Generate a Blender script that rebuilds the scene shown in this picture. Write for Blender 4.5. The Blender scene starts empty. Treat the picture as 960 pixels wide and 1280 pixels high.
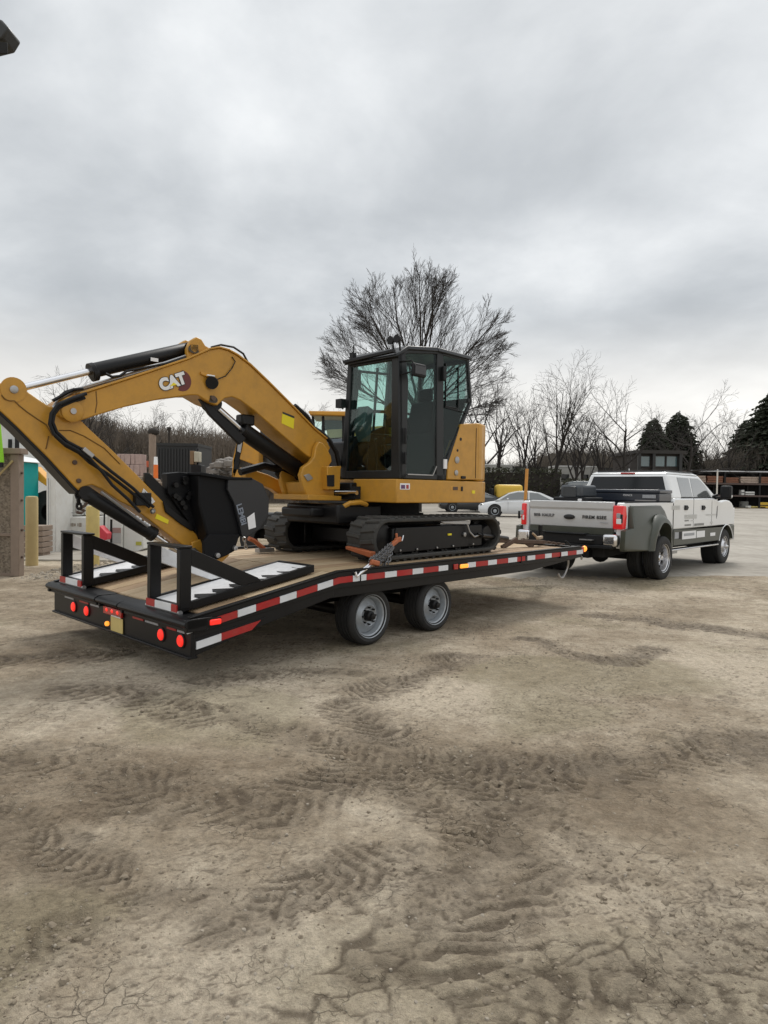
import bpy, bmesh, math, random
import numpy as np
from mathutils import Vector, Matrix
random.seed(7); np.random.seed(7)
sc = bpy.context.scene
COL = sc.collection
rad = math.radians

# ------------------------------------------------------------------ camera
CAMH = 1.68; FPX = 849.0
PITCH = math.atan(27 / FPX); ROLL = rad(.85)
_F = Vector((0, math.cos(PITCH), -math.sin(PITCH)))
_R0 = Vector((1, 0, 0)); _U0 = Vector((0, math.sin(PITCH), math.cos(PITCH)))
_R = math.cos(ROLL) * _R0 + math.sin(ROLL) * _U0
_U = math.cos(ROLL) * _U0 - math.sin(ROLL) * _R0
CAMP = Vector((0, 0, CAMH))
cam = bpy.data.cameras.new('camera'); camo = bpy.data.objects.new('camera', cam); COL.objects.link(camo)
cam.sensor_fit = 'HORIZONTAL'; cam.sensor_width = 36; cam.lens = FPX / 960 * 36
cam.clip_start = .05; cam.clip_end = 3000
camo.matrix_world = Matrix(((_R.x, _U.x, -_F.x, 0), (_R.y, _U.y, -_F.y, 0), (_R.z, _U.z, -_F.z, CAMH), (0, 0, 0, 1)))
sc.camera = camo

# ------------------------------------------------------------------ render / exposure
sc.view_settings.view_transform = 'Standard'; sc.view_settings.look = 'None'
sc.view_settings.exposure = 0.30; sc.view_settings.gamma = 1
sc.render.engine = 'CYCLES'
sc.cycles.max_bounces = 8; sc.cycles.transparent_max_bounces = 24
try: sc.cycles.use_denoising = True
except Exception: pass

# ------------------------------------------------------------------ world: overcast sky
SUN_AZ, SUN_EL = rad(20), rad(50)      # azimuth from +Y towards +X
w = bpy.data.worlds.new('World'); sc.world = w; w.use_nodes = True
nt = w.node_tree; nt.nodes.clear()
def nd(tree, typ, **k):
    n = tree.nodes.new(typ)
    for a, b in k.items(): setattr(n, a, b)
    return n
def mth(tree, op, a, b=None, c=None, clamp=False):
    n = tree.nodes.new('ShaderNodeMath'); n.operation = op; n.use_clamp = clamp
    for i, v in enumerate((a, b, c)):
        if v is None: continue
        if isinstance(v, (int, float)): n.inputs[i].default_value = v
        else: tree.links.new(v, n.inputs[i])
    return n.outputs[0]
def ramp(tree, fac, stops, interp='LINEAR'):
    n = tree.nodes.new('ShaderNodeValToRGB'); cr = n.color_ramp; cr.interpolation = interp
    while len(cr.elements) > len(stops): cr.elements.remove(cr.elements[-1])
    while len(cr.elements) < len(stops): cr.elements.new(.5)
    for e, (p, c) in zip(cr.elements, stops):
        e.position = p; e.color = (c[0], c[1], c[2], 1) if len(c) == 3 else c
    tree.links.new(fac, n.inputs[0]); return n.outputs[0]
def noise(tree, vec, scale, detail=4, rough=.5, dist=0.0):
    n = tree.nodes.new('ShaderNodeTexNoise'); n.inputs['Scale'].default_value = scale
    n.inputs['Detail'].default_value = detail; n.inputs['Roughness'].default_value = rough; n.inputs['Distortion'].default_value = dist
    if vec is not None: tree.links.new(vec, n.inputs['Vector'])
    return n.outputs['Fac']
def mixc(tree, fac, a, b, mode='MIX'):
    n = tree.nodes.new('ShaderNodeMix'); n.data_type = 'RGBA'; n.blend_type = mode; n.clamp_factor = True
    for i, v in ((0, fac), (6, a), (7, b)):
        if isinstance(v, (int, float)): n.inputs[i].default_value = v
        elif isinstance(v, tuple): n.inputs[i].default_value = (v[0], v[1], v[2], 1)
        else: tree.links.new(v, n.inputs[i])
    return n.outputs[2]
tc = nd(nt, 'ShaderNodeTexCoord')
sep = nd(nt, 'ShaderNodeSeparateXYZ'); nt.links.new(tc.outputs['Generated'], sep.inputs[0])
zc = mth(nt, 'MAXIMUM', sep.outputs[2], 0.0)
zz = mth(nt, 'ADD', zc, .27)
cmb = nd(nt, 'ShaderNodeCombineXYZ')
nt.links.new(mth(nt, 'DIVIDE', sep.outputs[0], zz), cmb.inputs[0])
nt.links.new(mth(nt, 'DIVIDE', sep.outputs[1], zz), cmb.inputs[1])
cmb.inputs[2].default_value = 3.7
n1 = noise(nt, cmb.outputs[0], .95, 7, .52, .25)
cmb2 = nd(nt, 'ShaderNodeVectorMath', operation='ADD'); nt.links.new(cmb.outputs[0], cmb2.inputs[0]); cmb2.inputs[1].default_value = (11.3, 4.2, 0)
n2 = noise(nt, cmb2.outputs[0], 2.7, 7, .56, .2)
cl = mth(nt, 'ADD', mth(nt, 'MULTIPLY', n1, .68), mth(nt, 'MULTIPLY', n2, .32))
# thin and thick places in the cloud deck, where the photograph has them
def sky_patch(base, px, py, size, amt):
    d = (_F + _R * ((px - 480) / FPX) - _U * ((py - 640) / FPX)).normalized()
    v = nd(nt, 'ShaderNodeVectorMath', operation='DISTANCE'); nt.links.new(tc.outputs['Generated'], v.inputs[0]); v.inputs[1].default_value = d
    t = mth(nt, 'DIVIDE', v.outputs['Value'], size)
    g = mth(nt, 'POWER', 2.718, mth(nt, 'MULTIPLY', mth(nt, 'MULTIPLY', t, t), -1.0))
    return mth(nt, 'ADD', base, mth(nt, 'MULTIPLY', g, amt))
for a in ((430, 120, .10, .04), (120, 300, .22, -.08), (300, 260, .2, -.05), (830, 320, .2, -.10), (700, 330, .06, .07), (930, 210, .1, .09),
          (620, 290, .16, -.05), (150, 110, .30, -.05), (500, 220, .25, -.03), (760, 345, .10, .08), (640, 340, .07, .06), (500, 20, .3, .03), (200, 345, .08, .03), (940, 395, .08, -.04), (330, 400, .12, .05)):
    cl = sky_patch(cl, *a)
ccol = ramp(nt, cl, [(.30, (.27, .286, .300)), (.42, (.345, .362, .376)), (.51, (.425, .440, .451)), (.60, (.525, .538, .545)), (.72, (.64, .645, .64))], 'B_SPLINE')
# pale warm band low over the horizon
hz = ramp(nt, zc, [(0.0, (1, 1, 1)), (.10, (.75, .75, .75)), (.26, (0, 0, 0))], 'EASE')
ccol = mixc(nt, mth(nt, 'MULTIPLY', hz, .62), ccol, (.80, .755, .69))
ccol = mixc(nt, 1.0, ccol, ramp(nt, zc, [(0, (.66, .66, .66)), (.55, (.70, .70, .70)), (1, (1, 1, 1))]), 'MULTIPLY')
gn = nd(nt, 'ShaderNodeVectorMath', operation='SCALE'); nt.links.new(ccol, gn.inputs[0]); gn.inputs['Scale'].default_value = 20.5
ccol = gn.outputs[0]
sky = nd(nt, 'ShaderNodeTexSky', sky_type='NISHITA', sun_disc=False, sun_elevation=SUN_EL, sun_rotation=SUN_AZ)
allc = mixc(nt, .96, sky.outputs[0], ccol)
bg = nd(nt, 'ShaderNodeBackground'); bg.inputs[1].default_value = .1
nt.links.new(allc, bg.inputs[0])
wo = nd(nt, 'ShaderNodeOutputWorld'); nt.links.new(bg.outputs[0], wo.inputs[0])

sl = bpy.data.lights.new('sun', 'SUN'); sl.energy = 1.5; sl.angle = rad(16); sl.color = (1, .96, .9)
so = bpy.data.objects.new('sun', sl); COL.objects.link(so)
sd = Vector((math.sin(SUN_AZ) * math.cos(SUN_EL), math.cos(SUN_AZ) * math.cos(SUN_EL), math.sin(SUN_EL)))
so.rotation_euler = sd.to_track_quat('Z', 'Y').to_euler()
so.location = (0, 0, 30)

# ------------------------------------------------------------------ frames
# The trailer, the excavator and the truck stand in line. (t, w, h): metres along that line, metres left of the trailer's near side, height.
TH = rad(44)
UD = Vector((math.sin(TH), math.cos(TH), 0)); ND = Vector((-math.cos(TH), math.sin(TH), 0)); DN = 5.08
def LW(t, w, h=0.0): return ND * (DN + w) + UD * t + Vector((0, 0, h))
def _ray(px, py): return _F + _R * ((px - 480) / FPX) - _U * ((py - 640) / FPX)
def PW(px, py, w):                      # measured point on the upright plane w = const of the line frame
    r = _ray(px, py); k = (DN + w - CAMP.dot(ND)) / r.dot(ND); q = CAMP + r * k
    return Vector((q.dot(UD), w, q.z))
def PT(px, py, t):
    r = _ray(px, py); k = (t - CAMP.dot(UD)) / r.dot(UD); q = CAMP + r * k
    return Vector((t, q.dot(ND) - DN, q.z))
def PY(px, py, Y):                      # measured point at world depth Y
    r = _ray(px, py); return CAMP + r * (Y / r.y)
def sstep(a, b, x):
    t = min(1, max(0, (x - a) / (b - a))); return t * t * (3 - 2 * t)
def gz(x, y): return .30 * sstep(18, 38, y) + .27 * sstep(45, 75, y)

# ------------------------------------------------------------------ materials
MATS = {}
def bs(m): return m.node_tree.nodes['Principled BSDF']
def pm(name, col, rough=.5, metal=0.0, var=.12, scale=6, bump=0.0, bscale=60, dirt=0.0, dcol=(.23, .18, .125), dscale=3.5, coat=0.0, spec=.5, emis=None, estr=0):
    if name in MATS: return MATS[name]
    m = bpy.data.materials.new(name); m.use_nodes = True; t = m.node_tree; b = bs(m)
    co = nd(t, 'ShaderNodeTexCoord').outputs['Object']
    n = noise(t, co, scale, 5, .6)
    k = mth(t, 'MULTIPLY_ADD', n, 2 * var, 1 - var)
    cc = nd(t, 'ShaderNodeCombineColor'); [t.links.new(k, cc.inputs[i]) for i in range(3)]
    c = mixc(t, 1.0, tuple(col), cc.outputs[0], 'MULTIPLY')
    if dirt > 0:
        dn = noise(t, co, dscale, 7, .72)
        f = ramp(t, dn, [(.44, (0, 0, 0)), (.72, (1, 1, 1))])
        f = mth(t, 'MULTIPLY', f, dirt)
        c = mixc(t, f, c, tuple(dcol))
        r = mth(t, 'MULTIPLY_ADD', f, .5, rough, clamp=True); t.links.new(r, b.inputs['Roughness'])
    else: b.inputs['Roughness'].default_value = rough
    t.links.new(c, b.inputs['Base Color']); b.inputs['Metallic'].default_value = metal
    b.inputs['Specular IOR Level'].default_value = spec
    b.inputs['Coat Weight'].default_value = coat; b.inputs['Coat Roughness'].default_value = .08
    if bump > 0:
        bn = nd(t, 'ShaderNodeBump'); bn.inputs['Strength'].default_value = bump; bn.inputs['Distance'].default_value = .01
        t.links.new(noise(t, co, bscale, 4, .6), bn.inputs['Height']); t.links.new(bn.outputs[0], b.inputs['Normal'])
    if emis: b.inputs['Emission Color'].default_value = (*emis, 1); b.inputs['Emission Strength'].default_value = estr
    MATS[name] = m; return m
def glass(name, tint, ref=1.0, rough=.02):
    m = bpy.data.materials.new(name); m.use_nodes = True; t = m.node_tree; t.nodes.remove(bs(m))
    tr = nd(t, 'ShaderNodeBsdfTransparent'); tr.inputs[0].default_value = (*tint, 1)
    gl = nd(t, 'ShaderNodeBsdfGlossy'); gl.inputs['Roughness'].default_value = rough; gl.inputs[0].default_value = (.9, .95, .95, 1)
    fr = nd(t, 'ShaderNodeFresnel'); gm = nd(t, 'ShaderNodeNewGeometry'); t.links.new(mth(t, 'MULTIPLY_ADD', gm.outputs['Backfacing'], 1 / 1.5 - 1.5, 1.5), fr.inputs[0])
    f = mth(t, 'MULTIPLY', fr.outputs[0], ref, clamp=True)
    mx = nd(t, 'ShaderNodeMixShader'); t.links.new(f, mx.inputs[0]); t.links.new(tr.outputs[0], mx.inputs[1]); t.links.new(gl.outputs[0], mx.inputs[2])
    t.links.new(mx.outputs[0], t.nodes['Material Output'].inputs[0]); MATS[name] = m; return m

YEL = pm('machine_yellow_paint', (.53, .268, .032), .36, var=.09, scale=2.5, dirt=.30, dcol=(.20, .125, .05), dscale=7, coat=.12, spec=.4)
YEL2 = pm('old_yellow_paint', (.60, .29, .03), .5, var=.12, scale=3, dirt=.35)
BLKM = pm('black_steel_paint', (.0050, .0050, .0058), .42, var=.25, scale=5, dirt=.05, dcol=(.07, .06, .05), spec=.3)
BLKP = pm('black_plastic', (.010, .0105, .012), .55, var=.2, bump=.1, spec=.3)
CABB = pm('cab_charcoal_paint', (.0125, .014, .015), .40, var=.12, dirt=.08, dcol=(.05, .048, .044), spec=.35)
BUCK = pm('bucket_black_paint', (.0035, .0038, .005), .55, var=.3, scale=4, dirt=.05, dcol=(.03, .027, .024), spec=.22)
RUBT = pm('track_rubber', (.040, .039, .036), .75, var=.25, scale=9, bump=.4, bscale=45, dirt=.45, dcol=(.10, .09, .075), dscale=6)
TYRE = pm('tyre_rubber', (.019, .019, .0195), .75, var=.2, bump=.25, bscale=90, dirt=.35, dcol=(.06, .054, .046), dscale=5)
RIMG = pm('grey_rim_paint', (.40, .43, .46), .4, metal=.35, var=.12, scale=12, dirt=.35, dcol=(.2, .18, .15), dscale=9)
RIMC = pm('polished_rim', (.72, .72, .74), .25, metal=.85, var=.1, dirt=.2)
CHRO = pm('chromed_steel', (.75, .75, .77), .18, metal=1.0, var=.06, dirt=.15)
STEEL = pm('bare_steel', (.42, .42, .42), .38, metal=.9, var=.2, scale=14, dirt=.3, dcol=(.17, .13, .1))
RUST = pm('rusty_steel', (.095, .062, .046), .8, var=.35, scale=18, bump=.4, dirt=.4, dcol=(.19, .14, .105))
GALV = pm('whitened_ramp_plate', (.80, .80, .81), .55, metal=.1, var=.10, scale=9, bump=.5, bscale=70, dirt=.3, dcol=(.42, .40, .38), dscale=8)
REDT = pm('red_reflective_tape', (.40, .012, .014), .35, var=.12, scale=20, dirt=.18)
WHTT = pm('white_reflective_tape', (.72, .74, .77), .35, var=.06, scale=20, dirt=.18)
REDL = pm('lit_red_lens', (.8, .02, .015), .3, var=.02, emis=(1, .035, .02), estr=.55)
REDD = pm('unlit_red_lens', (.42, .02, .015), .25, var=.05, coat=.4)
REDB = pm('truck_red_lens', (.72, .015, .02), .2, var=.05, coat=.5, emis=(1, .02, .02), estr=.08)
AMBL = pm('lit_amber_lens', (.9, .3, .03), .3, var=.02, emis=(1, .33, .04), estr=1.0)
ORNG = pm('orange_strap', (.42, .12, .045), .6, var=.15, scale=20)
WPNT = pm('white_truck_paint', (.82, .83, .835), .2, var=.03, scale=1.5, dirt=.07, dcol=(.45, .42, .38), coat=.6)
OLIV = pm('grey_green_truck_paint', (.055, .060, .045), .42, var=.06, scale=3, dirt=.12, dcol=(.16, .14, .11), coat=.1)
NAVY = pm('dark_blue_toolbox_paint', (.022, .028, .042), .35, var=.1, coat=.3)
GREYP = pm('grey_poly_tank', (.05, .058, .066), .4, var=.12, coat=.2)
DGLS = pm('tinted_privacy_glass', (.010, .012, .014), .08, var=.02, spec=.3, coat=.15)
SGLS = pm('side_glass', (.14, .15, .15), .05, var=.05, spec=1, coat=1)
LGHT = pm('white_lens', (.85, .85, .85), .15, var=.02, coat=.5)
DARK = pm('matt_black_underbody', (.012, .012, .012), .9, var=.2)  # one even matt black for undersides, wells and seams
DECKG = [pm('deck_board_%s' % nm, c, .72, var=.16, scale=4, bump=.35, bscale=55, dirt=.28, dcol=(.26, .185, .115), dscale=2.2)
         for nm, c in (('tan', (.40, .285, .165)), ('pale', (.48, .36, .225)), ('brown', (.32, .215, .125)))]
TEXTW = pm('white_print', (.8, .8, .8), .4, var=.02)
TEXTK = pm('black_print', (.015, .015, .018), .4, var=.02)
MAROON = pm('dark_red_print', (.13, .02, .018), .4, var=.03)
YSTK = pm('yellow_sticker', (.80, .66, .01), .4, var=.03)
WSTK = pm('white_sticker', (.82, .82, .83), .45, var=.06, scale=30)
GSTK = pm('grey_sticker', (.35, .36, .38), .5, var=.5, scale=60)
TEAL = pm('teal_plastic', (.0, .30, .29), .45, var=.08)
WOODY = pm('pale_post_timber', (.50, .39, .19), .75, var=.14, scale=5, bump=.3)
WOODG = pm('weathered_timber', (.26, .20, .155), .8, var=.2, scale=6, bump=.4)
YPOST = pm('yellow_bollard_paint', (.60, .47, .17), .5, var=.12, dirt=.2)
WTANK = pm('white_tank_paint', (.66, .66, .63), .5, var=.08, scale=3, dirt=.3, dcol=(.45, .40, .33), dscale=4)
LIME = pm('lime_fabric', (.26, .62, .02), .6, var=.05)
BARK = pm('tree_bark', (.030, .025, .021), .9, var=.35, scale=3)
TWIG = pm('twig_bark', (.030, .025, .022), .9, var=.3, scale=1)
NEED = pm('evergreen_needles', (.030, .038, .020), .85, var=.5, scale=.8)
HEDG = pm('hedge_leaves', (.040, .042, .022), .85, var=.6, scale=.9)
GLC = glass('cab_glass', (.80, .92, .895), .8)
GLD = glass('smoked_glass', (.56, .64, .63), .42)

# wood streaks along the deck
for m in DECKG:
    t = m.node_tree; b = bs(m); src = b.inputs['Base Color'].links[0].from_socket
    co = nd(t, 'ShaderNodeTexCoord').outputs['Object']
    mp = nd(t, 'ShaderNodeMapping'); mp.inputs['Scale'].default_value = (.5, 22, 22); t.links.new(co, mp.inputs[0])
    g = noise(t, mp.outputs[0], 1.6, 6, .65)
    oi = nd(t, 'ShaderNodeObjectInfo').outputs['Random']
    k = mth(t, 'ADD', mth(t, 'MULTIPLY_ADD', g, .5, .70), mth(t, 'MULTIPLY', oi, .14))
    cc = nd(t, 'ShaderNodeCombineColor'); [t.links.new(k, cc.inputs[i]) for i in range(3)]
    t.links.new(mixc(t, 1.0, src, cc.outputs[0], 'MULTIPLY'), b.inputs['Base Color'])

# OSB / particle board
def osb_mat():
    m = bpy.data.materials.new('strand_board'); m.use_nodes = True; t = m.node_tree; b = bs(m)
    co = nd(t, 'ShaderNodeTexCoord').outputs['Object']
    v = nd(t, 'ShaderNodeTexVoronoi'); v.inputs['Scale'].default_value = 34; t.links.new(co, v.inputs['Vector'])
    s = nd(t, 'ShaderNodeSeparateColor'); t.links.new(v.outputs['Color'], s.inputs[0])
    c = ramp(t, s.outputs[0], [(0, (.13, .10, .07)), (.5, (.24, .19, .135)), (1, (.33, .27, .20))])
    c2 = mixc(t, mth(t, 'MULTIPLY', noise(t, co, 2.2, 5), .5), c, (.16, .14, .12))
    t.links.new(c2, b.inputs['Base Color']); b.inputs['Roughness'].default_value = .85
    bn = nd(t, 'ShaderNodeBump'); bn.inputs['Strength'].default_value = .4; bn.inputs['Distance'].default_value = .01
    t.links.new(s.outputs[1], bn.inputs['Height']); t.links.new(bn.outputs[0], b.inputs['Normal'])
    return m
OSB = osb_mat()

# ------------------------------------------------------------------ mesh builder
class MB:
    def __init__(s): s.v = []; s.f = []
    def add(s, vs, fs):
        n = len(s.v); s.v += [tuple(p) for p in vs]; s.f += [tuple(i + n for i in f) for f in fs]; return s
    def box(s, x0, x1, y0, y1, z0, z1):
        return s.add([(x, y, z) for z in (z0, z1) for y in (y0, y1) for x in (x0, x1)],
                     [(0, 2, 3, 1), (4, 5, 7, 6), (0, 1, 5, 4), (2, 6, 7, 3), (0, 4, 6, 2), (1, 3, 7, 5)])
    def hexa(s, a, b):                  # two quads (lists of four points), joined
        return s.add(list(a) + list(b), [(3, 2, 1, 0), (4, 5, 6, 7), (0, 1, 5, 4), (1, 2, 6, 5), (2, 3, 7, 6), (3, 0, 4, 7)])
    def beam(s, p0, p1, a, b, up=(0, 0, 1)):
        p0 = Vector(p0); p1 = Vector(p1); d = (p1 - p0).normalized(); u = Vector(up)
        if abs(d.dot(u)) > .98: u = Vector((1, 0, 0))
        x = d.cross(u).normalized() * (a / 2); y = x.normalized().cross(d).normalized() * (b / 2)
        q = [-x - y, x - y, x + y, -x + y]
        return s.hexa([p0 + k for k in q], [p1 + k for k in q])
    def prism(s, pts, vec):
        pts = [Vector(p) for p in pts]; vec = Vector(vec); n = len(pts)
        nr = Vector((0, 0, 0))
        for i in range(n): nr += pts[i].cross(pts[(i + 1) % n])
        if nr.dot(vec) > 0: pts.reverse()
        return s.add(pts + [p + vec for p in pts], [tuple(range(n)), tuple(range(2 * n - 1, n - 1, -1))] +
                     [(i, i + n, (i + 1) % n + n, (i + 1) % n) for i in range(n)])
    def tube(s, path, r, n=8, cap=True):
        path = [Vector(p) for p in path]; m = len(path)
        rs = r if isinstance(r, (list, tuple)) else [r] * m
        d0 = (path[1] - path[0]).normalized()
        u = d0.cross(Vector((0, 0, 1)));
        if u.length < .05: u = d0.cross(Vector((1, 0, 0)))
        u.normalize(); base = len(s.v); pd = d0
        for i, p in enumerate(path):
            d = ((path[min(i + 1, m - 1)] - path[max(i - 1, 0)])).normalized()
            u = (u - d * u.dot(d))
            if u.length < 1e-4: u = d.orthogonal()
            u.normalize(); v = d.cross(u)
            for k in range(n):
                a = 2 * math.pi * k / n; s.v.append(tuple(p + (u * math.cos(a) + v * math.sin(a)) * rs[i]))
        for i in range(m - 1):
            for k in range(n):
                a, b = base + i * n + k, base + i * n + (k + 1) % n
                s.f.append((a, b, b + n, a + n))
        if cap:
            s.f.append(tuple(base + k for k in range(n - 1, -1, -1))); s.f.append(tuple(base + (m - 1) * n + k for k in range(n)))
        return s
    def cyl(s, p0, p1, r, n=16): return s.tube([p0, p1], r, n)
    def lathe(s, c, ax, prof, n=28):    # prof: (distance along axis, radius) outline
        c = Vector(c); ax = Vector(ax).normalized(); u = ax.orthogonal().normalized(); v = ax.cross(u); base = len(s.v)
        for (d, r) in prof:
            for k in range(n):
                a = 2 * math.pi * k / n; s.v.append(tuple(c + ax * d + (u * math.cos(a) + v * math.sin(a)) * max(r, .0005)))
        for i in range(len(prof) - 1):
            for k in range(n):
                a, b = base + i * n + k, base + i * n + (k + 1) % n
                s.f.append((a, b, b + n, a + n))
        return s
    def sphere(s, c, r, n=8, sc_=(1, 1, 1)):
        c = Vector(c); base = len(s.v); m = n // 2 + 1
        for i in range(m + 1):
            a = math.pi * i / m
            for k in range(n):
                b = 2 * math.pi * k / n
                s.v.append((c.x + r * sc_[0] * math.sin(a) * math.cos(b), c.y + r * sc_[1] * math.sin(a) * math.sin(b), c.z + r * sc_[2] * math.cos(a)))
        for i in range(m):
            for k in range(n):
                a, b = base + i * n + k, base + i * n + (k + 1) % n
                s.f.append((a, a + n, b + n, b))
        return s
    def build(s, name, mt, parent=None, bevel=0.0, smooth=32, org=None, seg=2, recalc=True):
        me = bpy.data.meshes.new(name)
        o3 = org if org is not None else (Vector(parent['org']) if parent is not None and 'org' in parent else Vector((0, 0, 0)))
        vs = [(a - o3[0], b - o3[1], c - o3[2]) for a, b, c in s.v]
        me.from_pydata(vs, [], s.f); me.validate(); 
        if recalc:
            bm = bmesh.new(); bm.from_mesh(me); bmesh.ops.recalc_face_normals(bm, faces=bm.faces); bm.to_mesh(me); bm.free()
        me.materials.append(mt)
        if smooth:
            me.shade_smooth(); me.set_sharp_from_angle(angle=rad(smooth))
        o = bpy.data.objects.new(name, me); COL.objects.link(o)
        if parent is not None: o.parent = parent; 
        o['org'] = [float(o3[0]), float(o3[1]), float(o3[2])]
        if bevel:
            b = o.modifiers.new('bevel', 'BEVEL'); b.width = bevel; b.segments = seg; b.limit_method = 'ANGLE'; b.angle_limit = rad(40); b.harden_normals = False
        return o
def tag(o, label, cat, group=None, kind=None):
    if label: o['label'] = label
    if cat: o['category'] = cat
    if group: o['group'] = group
    if kind: o['kind'] = kind
    return o
YAWL = rad(46)
def thing(name, label, cat, org, line=False, yaw=0.0, group=None, loc=None):
    """an Empty at the thing's base. line=True: org and its meshes are in the (t, w, h) frame of the trailer line."""
    e = bpy.data.objects.new(name, None); COL.objects.link(e); e.empty_display_size = .3
    org = Vector(org)
    if line: e.location = LW(*org); e.rotation_euler = (0, 0, YAWL)
    else: e.location = loc if loc is not None else org; e.rotation_euler = (0, 0, yaw)
    e['org'] = [org.x, org.y, org.z]
    return tag(e, label, cat, group)
def copy_child(o, parent, dx=(0, 0, 0)):
    c = o.copy(); COL.objects.link(c); c.parent = parent; c.location = Vector(o.location) + Vector(dx)
    for ch in list(o.children): copy_child(ch, c)
    return c
def copy_thing(o, label, loc, yaw=0, scale=1.0):
    c = o.copy(); COL.objects.link(c); c.location = loc; c.rotation_euler = (0, 0, yaw)
    c.scale = scale if isinstance(scale, (tuple, list)) else (scale,) * 3
    c['label'] = label
    for ch in list(o.children): copy_child(ch, c)
    return c
def text(name, s, size, mt, parent, p, xd, yd, depth=.002, align='CENTER', shear=0.0, space=1.0, bold=0.0):
    """flat lettering at p (frame of parent), xd along the line of text, yd up"""
    cu = bpy.data.curves.new(name, 'FONT'); cu.body = s; cu.size = size; cu.extrude = depth; cu.align_x = align; cu.align_y = 'CENTER'
    cu.shear = shear; cu.space_character = space; cu.offset = bold
    to = bpy.data.objects.new(name, cu); COL.objects.link(to)
    dg = bpy.context.evaluated_depsgraph_get(); me = bpy.data.meshes.new_from_object(to.evaluated_get(dg))
    bpy.data.objects.remove(to)
    me.name = name; me.materials.clear(); me.materials.append(mt)
    o = bpy.data.objects.new(name, me); COL.objects.link(o); o.parent = parent
    xd = Vector(xd).normalized(); yd = Vector(yd); yd = (yd - xd * yd.dot(xd)).normalized(); zd = xd.cross(yd)
    og = Vector(parent['org']); q = Vector(p) - og
    o.matrix_local = Matrix(((xd.x, yd.x, zd.x, q.x), (xd.y, yd.y, zd.y, q.y), (xd.z, yd.z, zd.z, q.z), (0, 0, 0, 1)))
    o['org'] = list(og)
    return o

# ================================================================== GROUND
def _lat(ix, iy, seed):
    h = (ix.astype(np.int64) * 374761393 + iy.astype(np.int64) * 668265263 + seed * 974634777) & 0xFFFFFFFF
    h = ((h ^ (h >> 13)) * 1274126177) & 0xFFFFFFFF
    h = h ^ (h >> 16)
    return (h & 0xFFFF) / 65535.0
def vnoise(x, y, seed=0):
    ix = np.floor(x); iy = np.floor(y); fx = x - ix; fy = y - iy
    fx = fx * fx * fx * (fx * (fx * 6 - 15) + 10); fy = fy * fy * fy * (fy * (fy * 6 - 15) + 10)
    a = _lat(ix, iy, seed); b = _lat(ix + 1, iy, seed); c = _lat(ix, iy + 1, seed); d = _lat(ix + 1, iy + 1, seed)
    return (a * (1 - fx) + b * fx) * (1 - fy) + (c * (1 - fx) + d * fx) * fy
def fbm(x, y, sc_, octv=4, seed=0, rough=.5):
    s = 0; a = 1; n = 0; ca, sa = math.cos(.6), math.sin(.6)
    x = x * sc_; y = y * sc_
    for i in range(octv):
        s = s + a * vnoise(x, y, seed + i * 7); n += a; a *= rough
        x, y = (x * ca - y * sa) * 2.03 + 5.1, (x * sa + y * ca) * 2.03 + 1.7
    return s / n
def npstep(a, b, x):
    t = np.clip((x - a) / (b - a), 0, 1); return t * t * (3 - 2 * t)
def gpt(px, py):
    r = _ray(px, py); k = -CAMH / r.z; q = CAMP + r * k; return (q.x, q.y)
def polydist(X, Y, pts):
    """distance to a polyline, signed side and arclength"""
    best = np.full(X.shape, 1e9); S = np.zeros(X.shape); D = np.zeros(X.shape); acc = 0
    for (x0, y0), (x1, y1) in zip(pts[:-1], pts[1:]):
        dx, dy = x1 - x0, y1 - y0; L = math.hypot(dx, dy)
        t = np.clip(((X - x0) * dx + (Y - y0) * dy) / (L * L), 0, 1)
        ex = X - (x0 + t * dx); ey = Y - (y0 + t * dy); d = np.hypot(ex, ey)
        sg = np.sign(dx * ey - dy * ex); m = d < best
        best = np.where(m, d, best); D = np.where(m, d * sg, D); S = np.where(m, acc + t * L, S); acc += L
    return best, S, D
def axis(lo, hi, fine, step, growth, far):
    c = list(np.arange(lo, hi, step))
    s = step; x = hi
    while x < far[1]:
        c.append(x); g = growth if x < fine[1] else .07; s = s * (1 + g); x += s
    c.append(far[1]); s = step; x = lo - step
    while x > far[0]:
        c.append(x); g = growth if x > fine[0] else .07; s = s * (1 + g); x -= s
    c.append(far[0]); return np.array(sorted(c))
gx = axis(-1.7, 2.1, (-9, 10), .013, .0095, (-700, 700))
gy = axis(1.8, 4.6, (1.2, 17), .011, .0072, (-60, 900))
GX, GY = np.meshgrid(gx, gy)
X, Y = GX.ravel(), GY.ravel()
near = npstep(40, 14, Y) * npstep(40, 14, np.abs(X))
# warped coordinates so that nothing runs straight
WX = X + .35 * (fbm(X, Y, .9, 3, 90) - .5) + .05 * (fbm(X, Y, 6, 2, 91) - .5)
WY = Y + .35 * (fbm(X, Y, .9, 3, 95) - .5) + .05 * (fbm(X, Y, 6, 2, 96) - .5)
H = .045 * (fbm(X, Y, .35, 3, 1) - .5) + .020 * (fbm(X, Y, 1.3, 4, 2) - .5)
H += .012 * (fbm(X, Y, 7, 4, 3, .6) - .5)
mud = np.zeros_like(X)
DET = np.zeros_like(X)
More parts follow.
